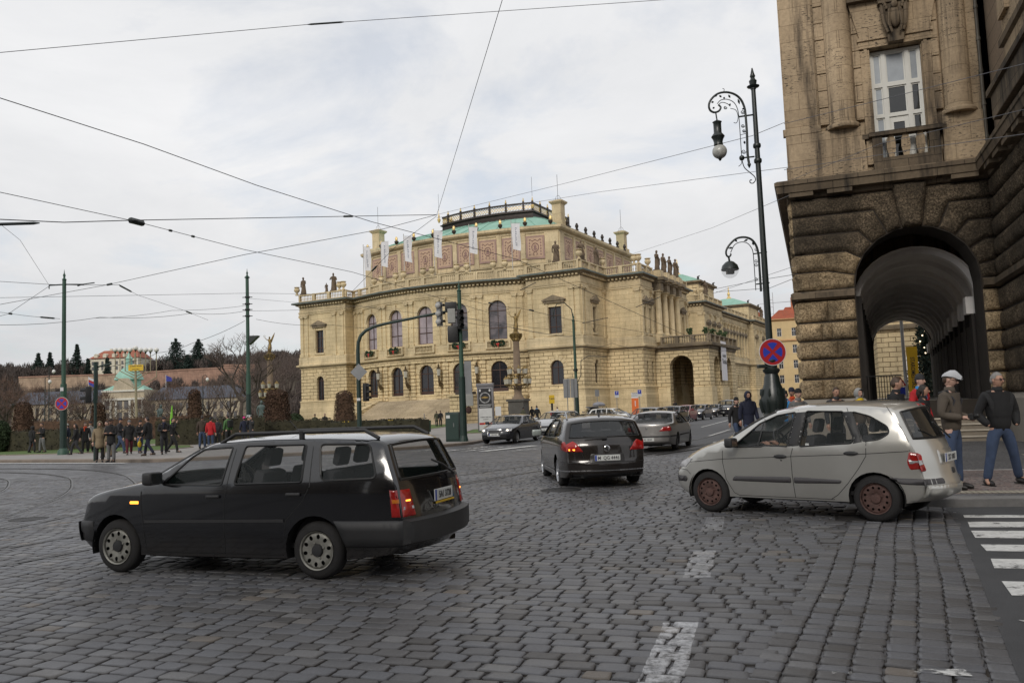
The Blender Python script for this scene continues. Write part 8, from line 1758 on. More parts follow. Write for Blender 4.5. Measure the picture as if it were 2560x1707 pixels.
    if hood:
        g=MB();g.push(M);P=[];k=9
        for j,(y,r,zc_) in enumerate([(.085,.098,.005),(.04,.118,.01),(-.03,.128,.012),(-.09,.105,.0),(-.125,.05,-.02)]):
            for i in range(14):
                a=-.9+(pi+1.8)*i/13;P.append((r*cos(a)*.88,y,zc_+r*sin(a)*1.12))
        g.mesh(P,[(j*14+i,j*14+i+1,(j+1)*14+i+1,(j+1)*14+i) for j in range(4) for i in range(13)]+[tuple(4*14+i for i in range(14))]);g.tube([(0,.03,-.16),(0,-.02,-.13)],[.10,.11],10);g.build('hood',hood,hd,smooth=80)
    return hd
PN=0
def person(px,py,z,label,h=1.75,face=0,coat='black',legs='jeans',shoes='shoe',walk=0,arms='down',hair='hair_d',hat=None,hatc=None,hood=None,skinm=None,near=False,long=False,coatlen=0,scarf=None,bag=None,glasses=0,beard=False,hy=0,hp=0,pos=None,lean=0,longhair=False,pack=None,bulk=1.0,group=None,ped='people on the far pavement',straps=False,lite=False,st=1):
    global PN
    p=pos if pos is not None else gp_(px,py,z)
    t=empty('person',p,R(face),label,'person',ped if not near else None);s=h/1.75
    sw=walk
    J={}
    J['pel']=Vector((0,0,.93));J['wai']=Vector((0,lean*.3,1.08));J['che']=Vector((0,lean*.7,1.28));J['nb']=Vector((0,lean,1.44));J['nk']=Vector((0,lean+.01,1.52));J['hd']=Vector((0,lean+.025,1.635))
    for q,n_ in ((-1,'L'),(1,'R')):
        st_=sw*q;J['hip'+n_]=Vector((q*.095,0,.88));J['kn'+n_]=Vector((q*.11,.10*abs(st_)+.16*st_,.49));J['an'+n_]=Vector((q*.115,.34*st_-(.06 if st_<0 else 0),.09+(.05*abs(st_) if st_<0 else 0)));J['to'+n_]=J['an'+n_]+Vector((q*.02,.15,-.055))
        J['sh'+n_]=Vector((q*.185,lean,1.405))
        a=arms if isinstance(arms,str) else arms[0 if q<0 else 1]
        if a=='down':e,w=(q*.25,-.03-.08*st_,1.13),(q*.26,.05-.20*st_,.88)
        elif a=='pocket':e,w=(q*.30,-.08,1.12),(q*.21,.10,.93)
        elif a=='front':e,w=(q*.26,.04,1.13),(q*.08,.27,1.14)
        elif a=='cross':e,w=(q*.25,.05,1.14),(-q*.05,.20,1.18)
        elif a=='face':e,w=(q*.26,.14,1.22),(q*.07,.22,1.52)
        elif a=='phone':e,w=(q*.27,-.04,1.12),(q*.09,.20,1.08)
        elif a=='hip':e,w=(q*.36,-.06,1.13),(q*.20,.06,.98)
        J['el'+n_]=Vector(e);J['wr'+n_]=Vector(w);J['ha'+n_]=J['wr'+n_]+(J['wr'+n_]-J['el'+n_]).normalized()*.08
    for k in J:
        if k[:2] in ('kn','an','to') and st!=1:J[k].x*=(1+(st-1)*(.45 if k[:2]=='kn' else 1))
        J[k]=J[k]*s
    names=['pel','wai','che','nb','nk','hd','hipL','knL','anL','toL','hipR','knR','anR','toR','shL','elL','wrL','shR','elR','wrR'];ix={n:i for i,n in enumerate(names)}
    rad=dict(pel=.085,wai=.08,che=.09,nb=.06,nk=.052,hd=.055,hip=.075,kn=.05,an=.036,to=.03,sh=.05,el=.036,wr=.026)
    rr_=[rad[n.rstrip('LR') if n[:-1] in ('hip','kn','an','to','sh','el','wr') else n]*s for n in names]
    E=[(ix[a],ix[b]) for a,b in (('pel','wai'),('wai','che'),('che','nb'),('nb','nk'),('nk','hd'),('pel','hipL'),('hipL','knL'),('knL','anL'),('anL','toL'),('pel','hipR'),('hipR','knR'),('knR','anR'),('anR','toR'),('nb','shL'),('shL','elL'),('elL','wrL'),('nb','shR'),('shR','elR'),('elR','wrR'))]
    skm=skinm or (SK if PN%2 else SK2);PN+=1
    if not lite:skin('body',[J[n] for n in names],E,rr_,skm,t,1)
    L_=lambda a,b,f:J[a].lerp(J[b],f)
    V=[J['pel']+Vector((0,0,.06*s)),J['pel'],J['hipL'],L_('hipL','knL',.5),J['knL'],L_('knL','anL',.5),J['anL']-Vector((0,0,.02)),J['hipR'],L_('hipR','knR',.5),J['knR'],L_('knR','anR',.5),J['anR']-Vector((0,0,.02))]
    r0=[.14,.15,.105,.10,.080,.074,.070,.105,.10,.080,.074,.070];tr=skin('trousers',V,[(0,1),(1,2),(2,3),(3,4),(4,5),(5,6),(1,7),(7,8),(8,9),(9,10),(10,11)],[r*s for r in r0],C_[legs],t,1,1)
    V=[J['pel']+Vector((0,0,-.13*s)),J['wai'],J['che'],J['nb']-Vector((0,0,.015*s)),J['nk']-Vector((0,0,.02*s))];rc=[.185,.172,.188,.13,.075];E=[(0,1),(1,2),(2,3),(3,4)]
    if coatlen:V.append(J['pel']+Vector((0,0,-(.13+coatlen)*s)));rc.append(.20+.1*coatlen);E.append((0,5))
    for n_ in 'LR':
        i=len(V);V+=[J['sh'+n_],J['sh'+n_].lerp(J['el'+n_],.5),J['el'+n_],J['el'+n_].lerp(J['wr'+n_],.55),J['wr'+n_]];rc+=[.085,.078,.068,.060,.052];E+=[(3,i),(i,i+1),(i+1,i+2),(i+2,i+3),(i+3,i+4)]
    rc=[(r*s*bulk*(1.0),r*s*bulk*(.80 if k<4 or k==5 else 1)) if not(5<k) else (r*s*bulk,r*s*bulk) for k,r in enumerate(rc)]
    cm=C_[coat];co_=skin('coat',V,E,rc,cm,t,1,2)
    b=MB()
    for n_ in 'LR':
        a=J['an'+n_];b.push(T(*a));b.tube([(0,-.07*s,-.035*s),(0,-.02*s,-.03*s),(0,.09*s,-.04*s),(0,.17*s,-.055*s),(0,.20*s,-.06*s)],[.03*s,.048*s,.045*s,.036*s,.02*s],8);b.box(-.04*s,.04*s,-.09*s,.19*s,-.092*s,-.075*s);b.pop()
    b.build('shoe_pair',C_[shoes],t,smooth=60)
    b=MB()
    for q,n_ in ((-1,'L'),(1,'R')):
        a=arms if isinstance(arms,str) else arms[0 if q<0 else 1]
        if a!='pocket':hand(b,J['wr'+n_],J['ha'+n_],s*(1.0 if near else 1.05),.5 if a in('phone','front') else .3,side=-q)
    if b.v:b.build('hand_pair',skm,t,smooth=60)
    head(t,J['hd']+Vector((0,.01,.02))*s,s*1.0,skm,C_[hair] if hair else None,hat,near,R(hy),R(hp),glasses,beard,C_[hood] if hood else None,longhair,C_[hatc] if hatc else None)
    b=MB();b.lathe([(.075*s,0),(.082*s,.03*s),(.070*s,.075*s),(.062*s,.08*s)],12,tuple(J['nk']-Vector((0,0.0,.05*s))),closed=False);b.build('collar',cm if not scarf else C_[scarf],co_,smooth=60)
    if scarf:b=MB();b.ell(tuple(J['nk']+Vector((0,.03,-.03))*s),(.11*s,.10*s,.065*s),10,6);b.tube([J['nk']+Vector((.03,.1,-.05))*s,J['che']+Vector((.03,.16,0))*s],[.035*s,.03*s],6);b.build('scarf',C_[scarf],t,smooth=60)
    if pack:
        b=MB();b.push(T(*(J['che']+Vector((0,-.20,-.02))*s)));b.bbox(-.15*s,.15*s,-.10*s,.10*s,-.22*s,.20*s,.05*s);b.pop();k=b.build('backpack',C_[pack]);k.parent=t;k.name='backpack'
    if straps:
        b=MB()
        for q in (-1,1):b.tube([J['sh'+('L' if q<0 else 'R')]+Vector((-q*.05,-.10,.05))*s,J['sh'+('L' if q<0 else 'R')]+Vector((-q*.06,.03,.085))*s,J['che']+Vector((q*.13,.125,.06))*s,J['wai']+Vector((q*.16,.02,.0))*s],.018*s,5)
        b.build('strap',C_['dark'],t,smooth=60)
    if bag:
        side=bag[1];w=J['ha'+('L' if side<0 else 'R')];b=MB();b.push(T(w.x+side*.02,w.y+.02,w.z-.22*s));b.ell((0,0,-.05),(.13,.06,.16),8,6);b.tube([(-.05,0,.08),(-.02,0,.2),(.02,0,.2),(.05,0,.08)],.008,4);b.pop();g=b.build('carrier_bag',C_[bag[0]],None,smooth=60)
        g.matrix_world=Matrix.Translation(p)@RZ(R(face));tag(g,bag[2],'bag')
    return t,J,s
z=.12
person(80,1131,z,'woman in a dark hooded coat with an orange bag, leftmost of the crowd',1.62,-20,'black','dark',hood='black',coatlen=.1,bag=('orange',-1,'orange carrier bag held by the leftmost woman'),walk=.3)
person(105,1131,z,'man in a black jacket and pale grey trousers beside the leftmost woman',1.78,150,'black','grey',walk=.2,arms='cross')
person(169,1127,z,'person in navy and white half hidden by the left tram pole',1.68,100,'navy','dark',hat='beanie',hatc='lgrey',walk=.4)
person(190,1136,z,'walking woman in black with grey jeans, just right of the left tram pole',1.64,110,'black','dark',walk=.8,long=True,longhair=True,coatlen=.05)
person(213,1132,z,'person in a long black coat with a bright orange red scarf',1.70,-160,'black','black',scarf='orange',coatlen=.2,walk=.2)
person(226,1130,z,'person in a pale grey coat behind the orange scarf',1.74,-150,'lgrey','black',coatlen=.1,hat='beanie',walk=.2)
person(249,1155,z,'woman in a beige hooded parka and black trousers standing at the kerb',1.66,-155,'beige','black',hood='beige',coatlen=.25,arms='down',bulk=1.1)
person(278,1155,z,'man in a black coat, flat cap and grey trousers standing at the kerb',1.76,175,'black','grey',hat='cap',hatc='brown',coatlen=.12,arms='cross',bulk=1.05)
person(268,1142,z,'person in brown clothes hidden behind the two people at the kerb',1.70,160,'dark','beige',walk=.3)
person(299,1133,z,'tall man in a dark coat and peaked cap striding in blue jeans',1.84,-90,'dark','jeans',hat='peak',hatc='navy',walk=.9,coatlen=.05,arms='cross')
person(323,1136,z,'woman in a black puffer coat, grey hat and dark red leggings with boots',1.70,-150,'black','dred',hat='beanie',hatc='grey',coatlen=.12,walk=.6,bulk=1.12)
person(350,1132,z,'woman in black hat and jeans holding a small camera to her chest',1.68,-120,'black','jeans',hat='beanie',walk=.3,arms='front')
person(372,1139,z,'large man in a black coat and brown shoes walking left, bent forward',1.82,80,'black','navy',shoes='brown',walk=.8,coatlen=.08,lean=.05,bag=('yellow',-1,'bright yellow carrier bag swinging behind the large man in the black coat'),bulk=1.12,arms=('down','front'))
person(410,1135,z,'man in a black beret and coat holding a pale camera in both hands',1.78,-150,'black','dark',hat='beanie',arms='front',walk=.6,coatlen=.1,scarf='navy')
person(431,1131,z,'man in dark clothes walking right beneath the yellow folded umbrella',1.74,-80,'black','black',walk=.8,arms=('down','face'))
b=MB();q=gp_(428,1129,z);b.tube([(0,0,1.35),(.02,0,1.7),(.05,0,2.3),(.06,0,2.45)],[.05,.07,.04,.01],6);o=b.build('folded_umbrella',C_['lime']);o.location=q;tag(o,'yellow green folded umbrella held up above the crowd','umbrella')
person(506,1121,z,'tall man in a dark brown jacket and jeans seen from behind',1.84,10,'brown','jeans',walk=.2)
person(527,1121,z,'person in a bright red jacket and blue jeans with their back turned',1.72,-5,'red','jeans',hat='beanie',coatlen=.05,bulk=1.08)
person(544,1118,z,'person in dark clothes right behind the red jacket',1.68,20,'dark','dark')
person(570,1114,z,'tall man in a green jacket with a dark backpack',1.86,60,'green','black',pack='black',walk=.2)
person(611,1108,z,'person in a navy coat and bright pink hat',1.70,30,'navy','dark',hat='beanie',hatc='pink',coatlen=.1)
person(629,1108,z,'person in a dark coat lifting a white phone beside the second tram pole',1.72,150,'dark','dark',arms='face')
person(788,1083,z,'man in a camouflage jacket and black beanie before the hedge',1.78,-160,'camo','olive',hat='beanie',arms='front',bulk=1.1)
person(813,1084,z,'man in black with crossed arms next to the camouflage jacket',1.80,175,'black','black',arms='cross',bulk=1.1)
person(1092,1066,z,'person in a dark green long coat walking beside a man in black before the stair',1.66,20,'olive','dark',coatlen=.3,walk=.3,hair='hair_b')
person(1102,1066,z,'man in black walking with the person in the green coat before the stair',1.70,15,'black','black',walk=.3,hair='hair_b')
person(1122,1066,z,'small person in a blue and lime jacket near the great stair',1.55,-30,'lime','grey',scarf='blue',walk=.4,hair='hair_b')
person(1045,1050,z,'person sitting low behind the ramp railing before the stair',1.2,0,'dark','dark')
person(1309,1062,z,'man in an olive jacket and black cap beside the candelabra pedestal',1.68,-30,'olive','dark',hat='beanie',walk=.4,ped='people before the right wing')
person(1331,1058,z,'person in black behind the walker with the bright blue bag',1.75,20,'black','black',ped='people before the right wing')
person(1344,1066,z,'walker in a black jacket with a bright blue bag on the shoulder',1.76,30,'black','dark',walk=.6,scarf='blue',ped='people before the right wing')
person(1395,1060,z,'distant person in a pale top right of the notice stand',1.6,60,'white','dark',hair='hair_d',ped='people before the right wing')
person(1689,1036,z,'lone person in black standing before the carriage porch',1.85,10,'black','black',coatlen=.1,ped='people before the right wing')
def Pz(px,Y,zz=.125,ref=1000):q=at(px,ref,Y);return Vector((q.x,Y,zz))
person(0,0,0,'pedestrian in black jacket and beanie, left of the two crossing by the lamp post',1.74,-155,'black','jeans',hat='beanie',pos=Pz(1842,29.5,0,1050),walk=.6,coatlen=.05,ped='two pedestrians crossing by the lamp post')
person(0,0,0,'pedestrian in a navy hooded coat, right of the two crossing by the lamp post',1.92,-170,'navy','jeans',hood='navy',pos=Pz(1872,28.5,0,1050),walk=.4,coatlen=.15,bulk=1.15,ped='two pedestrians crossing by the lamp post')
g_='people behind the silver people carrier'
person(0,0,0,'man in a black cap and blue top, face turned left, beside the lamp post foot',1.74,110,'blue','dark',hat='peak',pos=Pz(1964,23.5),ped=g_)
person(0,0,0,'person in a dark hat and blue and red vest behind the man in the beanie',1.80,150,'orange','navy',hat='beanie',hatc='navy',pos=Pz(1981,23.8),ped=g_)
person(0,0,0,'man in a black beanie and grey jacket just right of the lamp post foot',1.74,-170,'grey','dark',hat='beanie',pos=Pz(1995,21.8),ped=g_,near=True)
person(0,0,0,'man with short brown hair and a dark jacket before the arcade pier',1.74,-175,'dark','dark',hair='hair_b',pos=Pz(2090,20.2),ped=g_,near=True,hp=-8)
person(0,0,0,'woman with a patterned pale headscarf and a yellow scarf before the arcade',1.68,-165,'taupe','dark',hood='lgrey',scarf='yellow',pos=Pz(2146,20.5),ped=g_,near=True)
person(0,0,0,'man in a black jacket looking right, in front of the arcade opening',1.84,-125,'black','dark',hair='hair_b',pos=Pz(2240,16.2),ped=g_,near=True,bulk=1.1,hy=20)
person(0,0,0,'man in a red and blue jacket and dark beanie under the arch',1.92,-150,'red','dark',hat='beanie',hatc='dark',pos=Pz(2300,18.6),scarf='blue',ped=g_,near=True)
person(0,0,0,'dark haired woman in a black coat with her face turned right',1.68,-115,'black','dark',hair='hair_d',pos=Pz(2306,16.6),longhair=True,ped=g_,near=True)
q=G(2392,1222,.125)
t,J,s=person(0,0,0,'man in a pale flat cap and sunglasses holding a phone and a camera',1.83,-140,'taupe','jeans',pos=q,hat='cap',hatc='capg',glasses=2,beard=False,arms='phone',near=True,hp=-14,hy=10,straps=True,bulk=1.06,hair='hair_b')
b=MB();b.push(T(*(J['haR']+Vector((-.02,.05,.02)))));b.bbox(-.07,.07,-.04,.04,-.05,.05,.015);b.push(RX(R(-80)));b.lathe([(.035,.03),(.038,.10),(.034,.11)],12);b.pop();b.pop();o=b.build('camera_held',BLK);o.matrix_world=Matrix.Translation(q)@RZ(R(-140))
tag(o,'black photo camera in the hand of the man in the pale cap','camera')
b=MB();b.push(T(*(J['haL']+Vector((.02,.04,.02)))));b.bbox(-.035,.035,-.008,.008,-.06,.06,.006);b.pop();o=b.build('phone',BLK);o.matrix_world=Matrix.Translation(q)@RZ(R(-140));tag(o,'dark mobile phone held up by the man in the pale cap','phone')
q=G(2512,1211,.125)
person(0,0,0,'grey haired man in glasses, black jacket and blue jeans, rightmost on the pavement',1.80,178,'black','jeans',pos=q,hair='hair_g',glasses=1,arms=('pocket','pocket'),near=True,walk=.1,hy=22,bulk=1.12,skinm=SK,st=2.5)
_M=CARRIER.root.matrix_basis.copy() if False else (Matrix.Translation(CARRIER.root.location)@RZ(CARRIER.root.rotation_euler.z))
t=empty('person',_M@Vector((1.25,-.36,.62)),CARRIER.root.rotation_euler.z+pi/2,'driver in a beige jacket behind the wheel of the silver people carrier','person')
V=[Vector(v) for v in ((0,0,0),(0,-.06,.22),(0,-.10,.42),(0,-.09,.50),(-.18,-.08,.40),(-.26,.12,.26),(-.14,.36,.36),(.18,-.08,.40),(.26,.12,.26),(.14,.36,.36),(-.1,.2,.02),(-.1,.5,.05),(.1,.2,.02),(.1,.5,.05))]
skin('coat',V,[(0,1),(1,2),(2,3),(2,4),(4,5),(5,6),(2,7),(7,8),(8,9),(0,10),(10,11),(0,12),(12,13)],[.15,.15,.16,.07,.08,.06,.045,.08,.06,.045,.09,.07,.09,.07],C_['beige'],t,1,1)
b=MB();hand(b,V[6],V[6]+Vector((.02,.08,.05)),1,.6,side=1);hand(b,V[9],V[9]+Vector((-.02,.08,.05)),1,.6,side=-1);b.build('hand_pair',SK,t,smooth=60)
head(t,Vector((0,-.06,.66)),1,SK,C_['hair_d'],None,False,0,0)
bake_skins()
BARK=mat('bark',(.075,.058,.048),.95,var=.3,scale=3);TWIG=mat('twigs',(.115,.085,.072),.95,var=.25,scale=1);TWR=mat('reddish_twigs',(.115,.070,.052),.95,var=.3,scale=1)
HEDGE=mat('hedge_leaf',(.040,.036,.020),.95,var=.5,scale=2);HBR=mat('beech_hedge_leaf',(.085,.048,.030),.95,var=.45,scale=2);GRN=mat('bush_leaf',(.028,.045,.018),.95,var=.5,scale=2);CON=mat('conifer_needles',(.018,.034,.026),.95,var=.5,scale=.4);FARW=mat('winter_wood',(.085,.068,.060),1,var=.35,scale=.03)
def leaves(mb,pts,size,rg,asp=.6):
    """small leaf quads, random tilt, one per point"""
    n=len(pts);A=rg.normal(size=(n,3));A/=np.linalg.norm(A,axis=1)[:,None];B=np.cross(A,rg.normal(size=(n,3)));B/=np.linalg.norm(B,axis=1)[:,None]
    sz=size*rg.uniform(.6,1.3,(n,1));P=np.asarray(pts);q=np.stack([P-A*sz,P-B*sz*asp,P+A*sz,P+B*sz*asp],1).reshape(-1,3)
    k=len(mb.v);mb.v+=[tuple(v) for v in q];mb.f+=[(k+4*i,k+4*i+1,k+4*i+2,k+4*i+3) for i in range(n)]
def bare_tree(p,h,label,group=None,seed=1,spread=.5,m=None,levels=6,thick=.024,bush=False,twn=3,mt=None,name='bare_tree'):
    rr=random.Random(seed);t=empty(name,p,rr.uniform(0,6),label,'tree',group);b=MB();tw=MB()
    def grow(a,d,L_,r,lv):
        n=3 if lv<3 else 2;pts=[a];dd=d.copy()
        for i in range(n):
            dd=(dd+Vector((rr.uniform(-1,1),rr.uniform(-1,1),rr.uniform(-.3,.6)))*.16).normalized();pts.append(pts[-1]+dd*L_/n)
        (b if lv<4 else tw).tube(pts,[r*(1-.4*i/n) for i in range(n+1)],6 if lv<2 else (4 if lv<4 else 3),False)
        if lv>=levels:return
        k=rr.choice((2,3)) if lv<2 else twn
        for i in range(k):
            ax=Vector((rr.uniform(-1,1),rr.uniform(-1,1),rr.uniform(-.1,.35))).normalized();nd=(dd*(1-spread)+ax*spread*1.25+Vector((0,0,.12))).normalized()
            s_=pts[-1] if i<2 else pts[rr.randint(1,n)];grow(s_,nd,L_*rr.uniform(.64,.82),max(r*.62,h*.0014),lv+1)
    grow(Vector((0,0,0)),Vector((rr.uniform(-.06,.06),0,1)).normalized(),h*.30,h*thick,0)
    b.build('trunk',BARK,t);tw.build('crown',mt or TWIG,t);return t
def topiary(p,h,w,label,m=HBR,n=2600,seed=0,kind='cone',group=None,name='topiary'):
    rg=np.random.default_rng(seed);t=empty(name,p,0,label,'bush',group);u=rg.uniform(0,1,n)**.8;a=rg.uniform(0,2*pi,n)
    if kind=='cone':
        zz_=u*h;r=w/2*np.where(u<.9,1-.38*u,(1-.38*u)*np.sqrt(np.maximum(1-((u-.9)/.1)**2,0)));rad=r*rg.uniform(.80,1.05,n)
    else:
        v=rg.uniform(-1,1,n);zz_=h/2+h/2*v;r=w/2*np.sqrt(np.maximum(1-np.abs(v)**2.4,0));rad=r*rg.uniform(.85,1.04,n)
    P=np.stack([rad*np.cos(a),rad*np.sin(a),zz_+rg.normal(0,.02,n)],1);P[:,2]=np.maximum(P[:,2],.02)
    b=MB();leaves(b,P,.075,rg);
    core=MB();k=12;prof=[(w*.40,0),(w*.37,h*.3),(w*.30,h*.7),(w*.24,h*.9),(w*.05,h*.97)] if kind=='cone' else [(w*.2,0.02),(w*.42,h*.25),(w*.44,h*.5),(w*.36,h*.8),(w*.1,h*.96)];core.lathe(prof,k);c_=core.build('crown',m,t,smooth=60);b.build('foliage',m,c_);s_=MB();s_.tube([(0,0,0),(0,0,h*.6)],.06,5);s_.build('trunk',BARK,t);return t
def hedge(pts,h,w,label,m=HEDGE,seed=0,dens=130):
    rg=np.random.default_rng(seed);p0=Vector((*pts[0],.12));t=empty('hedge',p0,0,label,'hedge');b=MB();c=MB()
    for a,bb in zip(pts[:-1],pts[1:]):
        a=Vector(a);bb=Vector(bb);d=bb-a;L_=d.length;d.normalize();nn=Vector((-d.y,d.x));n=int(L_*dens);u=rg.uniform(0,L_,n);f=rg.integers(0,3,n)
        off=np.where(f==0,-w/2,np.where(f==1,rg.uniform(-w/2,w/2,n),w/2))+rg.normal(0,.03,n);zz_=np.where(f==1,h,rg.uniform(0,h,n))+rg.normal(0,.03,n)+.03*np.sin(u*1.7)
        P=np.stack([a.x+d.x*u+nn.x*off-p0.x,a.y+d.y*u+nn.y*off-p0.y,np.maximum(zz_,.02)],1);leaves(b,P,.075,rg)
        q=[(a-nn*w*.46),(bb-nn*w*.46),(bb+nn*w*.46),(a+nn*w*.46)];c.slab([(v.x-p0.x,v.y-p0.y) for v in q],0,h*.96)
    k=c.build('body',m,t);b.build('foliage',m,k);return t
def g2(px,Y,ref=1050):q=at(px,ref,Y);return (q.x,Y)
hedge([g2(-60,57),g2(170,56),g2(345,56)],1.35,1.2,'long low clipped hedge behind the crowd at the left edge',seed=1)
hedge([g2(392,56),g2(560,57),g2(660,58)],1.75,1.2,'clipped hedge behind the red and green jackets',seed=2)
hedge([g2(640,60),g2(790,60),g2(830,60)],1.35,1.0,'low hedge between the brown topiary and the mast arm signal',seed=3)
hedge([g2(832,58),g2(960,57),g2(1062,55)],1.15,1.0,'low hedge under the ramp railing with parking boards',seed=4)
hedge([g2(60,84),g2(300,82),g2(520,80)],2.2,1.4,'taller brown hedge in the middle of the square behind the crowd',m=HBR,seed=5,dens=60)
def tp(px,Y,top,w,label,**k):
    p=atd(px,Y,.12,1050);h=zat(px,top,p)-.12;return topiary(p,h,w*Y/2066,label,**k)
tp(58,66,1005,58,'broad brown clipped cone near the left edge',seed=11);tp(246,76,1008,44,'brown clipped cone behind the slim signal post',seed=12,m=HBR);tp(487,74,973,42,'tall brown clipped column left of the bare tree',seed=13);tp(693,64,974,78,'large brown clipped cone before the second candelabra column',seed=14,n=4200)
tp(862,88,977,62,'brown clipped cone at the foot of the left wing of the hall',seed=15,n=3200);tp(2,56,1052,46,'dark green round bush cut by the left edge',m=GRN,seed=16,kind='ball');tp(738,72,1034,46,'round dark green bush by the corner of the concert hall',m=GRN,seed=17,kind='ball')
for i,(px,Y,top,lb,sd,sp,mm) in enumerate(((598,78,836,'large bare tree spreading left of the second tram pole',21,.52,TWIG),(20,95,962,'reddish bare tree at the left edge of the square',23,.6,TWR),(128,100,985,'low bare tree left of the left tram pole',24,.62,TWR),(200,105,990,'bare tree just right of the left tram pole',25,.62,TWR),(300,100,1002,'small bare tree in front of the domed palace, left',26,.62,TWIG),(400,98,1000,'small bare tree in front of the domed palace, right',27,.62,TWIG),(445,110,985,'bare tree between the domed palace and the tall clipped column',28,.6,TWIG),(640,120,905,'bare tree behind the second tram pole',29,.55,TWIG))):
    p=atd(px,Y,.1,1050);h=zat(px,top,p);bare_tree(p,h*1.12,lb,'bare trees around the square',sd,sp,mt=mm,twn=3 if i else 3,levels=6)
for i,(px,Y,top,lb) in enumerate(((722,190,868,'bare tree against the sky directly left of the concert hall'),(694,200,880,'bare tree behind the gilt figure left of the concert hall'),(660,210,905,'bare tree over the hillside beyond the gilt figure'))):
    p=atd(px,Y,0,1050);bare_tree(p,zat(px,top,p)*1.1,lb,'bare trees left of the hall',40+i,.55,levels=6,twn=3,thick=.014)
p=atd(1835,150,.1,1010);bare_tree(p,zat(1835,922,p)*1.05,'bare tree before the side wing of the concert hall',None,61,.6,levels=6,mt=TWIG)
p=atd(1795,138,.1,1010);tpz=zat(1795,960,p);topiary(p,tpz,3.0,'dark rounded monument-like bush beside the bare tree at the side wing',m=HEDGE,kind='ball',seed=19)
def twiggy(px,Y,top,wpx,label,seed,m=TWIG,n=1500):
    p=atd(px,Y,.1,1050);h=zat(px,top,p);w=wpx*Y/2066;rg3=np.random.default_rng(seed);t=empty('bare_tree',p,0,label,'tree','bare trees before the domed palace');c=MB()
    v=rg3.uniform(-1,1,n);a=rg3.uniform(0,2*pi,n);r=w/2*np.sqrt(np.maximum(1-v**2,0))*rg3.uniform(0,1,n)**.4;P=np.stack([r*np.cos(a),r*np.sin(a),h*.60+h*.40*v],1)
    A=P-np.array([0,0,h*.25]);A/=np.linalg.norm(A,axis=1)[:,None];A+=rg3.normal(0,.35,(n,3));B=np.cross(A,rg3.normal(size=(n,3)));B/=np.linalg.norm(B,axis=1)[:,None];L_=rg3.uniform(.4,1.3,(n,1));q=np.stack([P-B*.022,P+B*.022,P+A*L_],1).reshape(-1,3)
    c.v=[tuple(x) for x in q];c.f=[(3*i,3*i+1,3*i+2) for i in range(n)];c.build('crown',m,t);c=MB();c.tube([(0,0,0),(.1,0,h*.3),(0,.1,h*.7)],[h*.022,h*.018,h*.006],5)
    for k in range(9):
        a_=k*.9;c.tube([(0,0,h*(.2+.03*k)),(w*.2*cos(a_),w*.2*sin(a_),h*.55),(w*.38*cos(a_),w*.38*sin(a_),h*.82)],[h*.012,h*.008,.02],4,False)
    c.build('trunk',BARK,t)
for i,(px,Y,top,wpx,mm) in enumerate(((10,110,955,110,TWR),(90,125,975,90,TWR),(160,130,985,80,TWIG),(205,120,968,85,TWIG),(262,128,990,60,TWR),(392,118,985,80,TWIG),(440,126,968,90,TWR),(520,130,955,100,TWIG),(575,125,940,110,TWIG),(350,130,1008,70,TWR),(655,150,915,110,TWIG),(640,175,880,90,TWIG),(715,170,885,80,TWIG))):
    twiggy(px,Y,top,wpx,'bare twiggy tree, number %d from the left in the row before the domed palace'%(i+1) if 0 else ['reddish twiggy tree at the very left edge','reddish twiggy tree between the left edge and the tram pole','twiggy tree right behind the left tram pole','tall twiggy tree over the left palace wing','small reddish tree left of the palace centre','twiggy tree right of the palace centre','reddish twiggy tree over the right palace wing','twiggy tree right of the tall clipped column','twiggy tree behind the large bare tree','low reddish shrub tree before the palace gable','pale twiggy tree left of the gilt winged figure','high twiggy tree behind the second tram pole','twiggy tree touching the left corner of the hall'][i],80+i,mm)
BZ=mat('verdigris_bronze',(.09,.12,.115),.7,metal=.2,var=.3)
p=atd(654,92,.12,1040);t=empty('monument',p,R(20),'standing grey green bronze figure on a pedestal left of the clipped cone','statue');hh=zat(654,1000,p)-.12
b=MB();statue(b,0,0,hh-2.9,2.9,0,0);b.build('figure',BZ,t,smooth=60);b=MB();b.box(-.7,.7,-.7,.7,0,hh-2.9);b.build('pedestal',STD,t)
p=atd(400,90,.12,1040);t=empty('monument',p,R(-30),'leaning grey green bronze figure in the middle of the square','statue');hh=zat(400,1012,p)-.12;b=MB();b.push(RY(R(12)));statue(b,-.5,0,hh-2.3,2.3,0,1);b.pop();b.build('figure',BZ,t,smooth=60);b=MB();b.box(-.8,.8,-.8,.8,0,hh-2.1);b.build('pedestal',STD,t)
for px,Y,top,lb in ((122,90,920,'thin lamp standard with a pale globe left of the left tram pole'),(112,88,945,'second thin lamp standard near the left tram pole'),(508,92,940,'thin lamp standard right of the tall clipped column')):
    p=atd(px,Y,.12,1050);h=zat(px,top,p)-.12;t=empty('street_lamp',p,0,lb,'street lamp');b=MB();b.tube([(0,0,0),(0,0,h)],[.07,.04],6);b.tube([(0,0,h),(.3,0,h+.15),(.5,0,h-.2)],.03,5);b.build('post',IRON,t);b=MB();b.ell((.5,0,h-.4),(.18,.18,.22),8,6);b.build('globe',GLB,t,smooth=80)
def hz_(x,y):
    t=(y-470)/160.;b=0
    if y<470:return 0
    s=min(max(t,0),1);s=s*s*(3-2*s);v=39*s+max(0,(y-630))*.055
    return v+1.5*sin(x*.021)+1.2*sin(y*.03+x*.011)
gx=np.arange(-800,80,14.);gy=np.arange(455,980,12.)
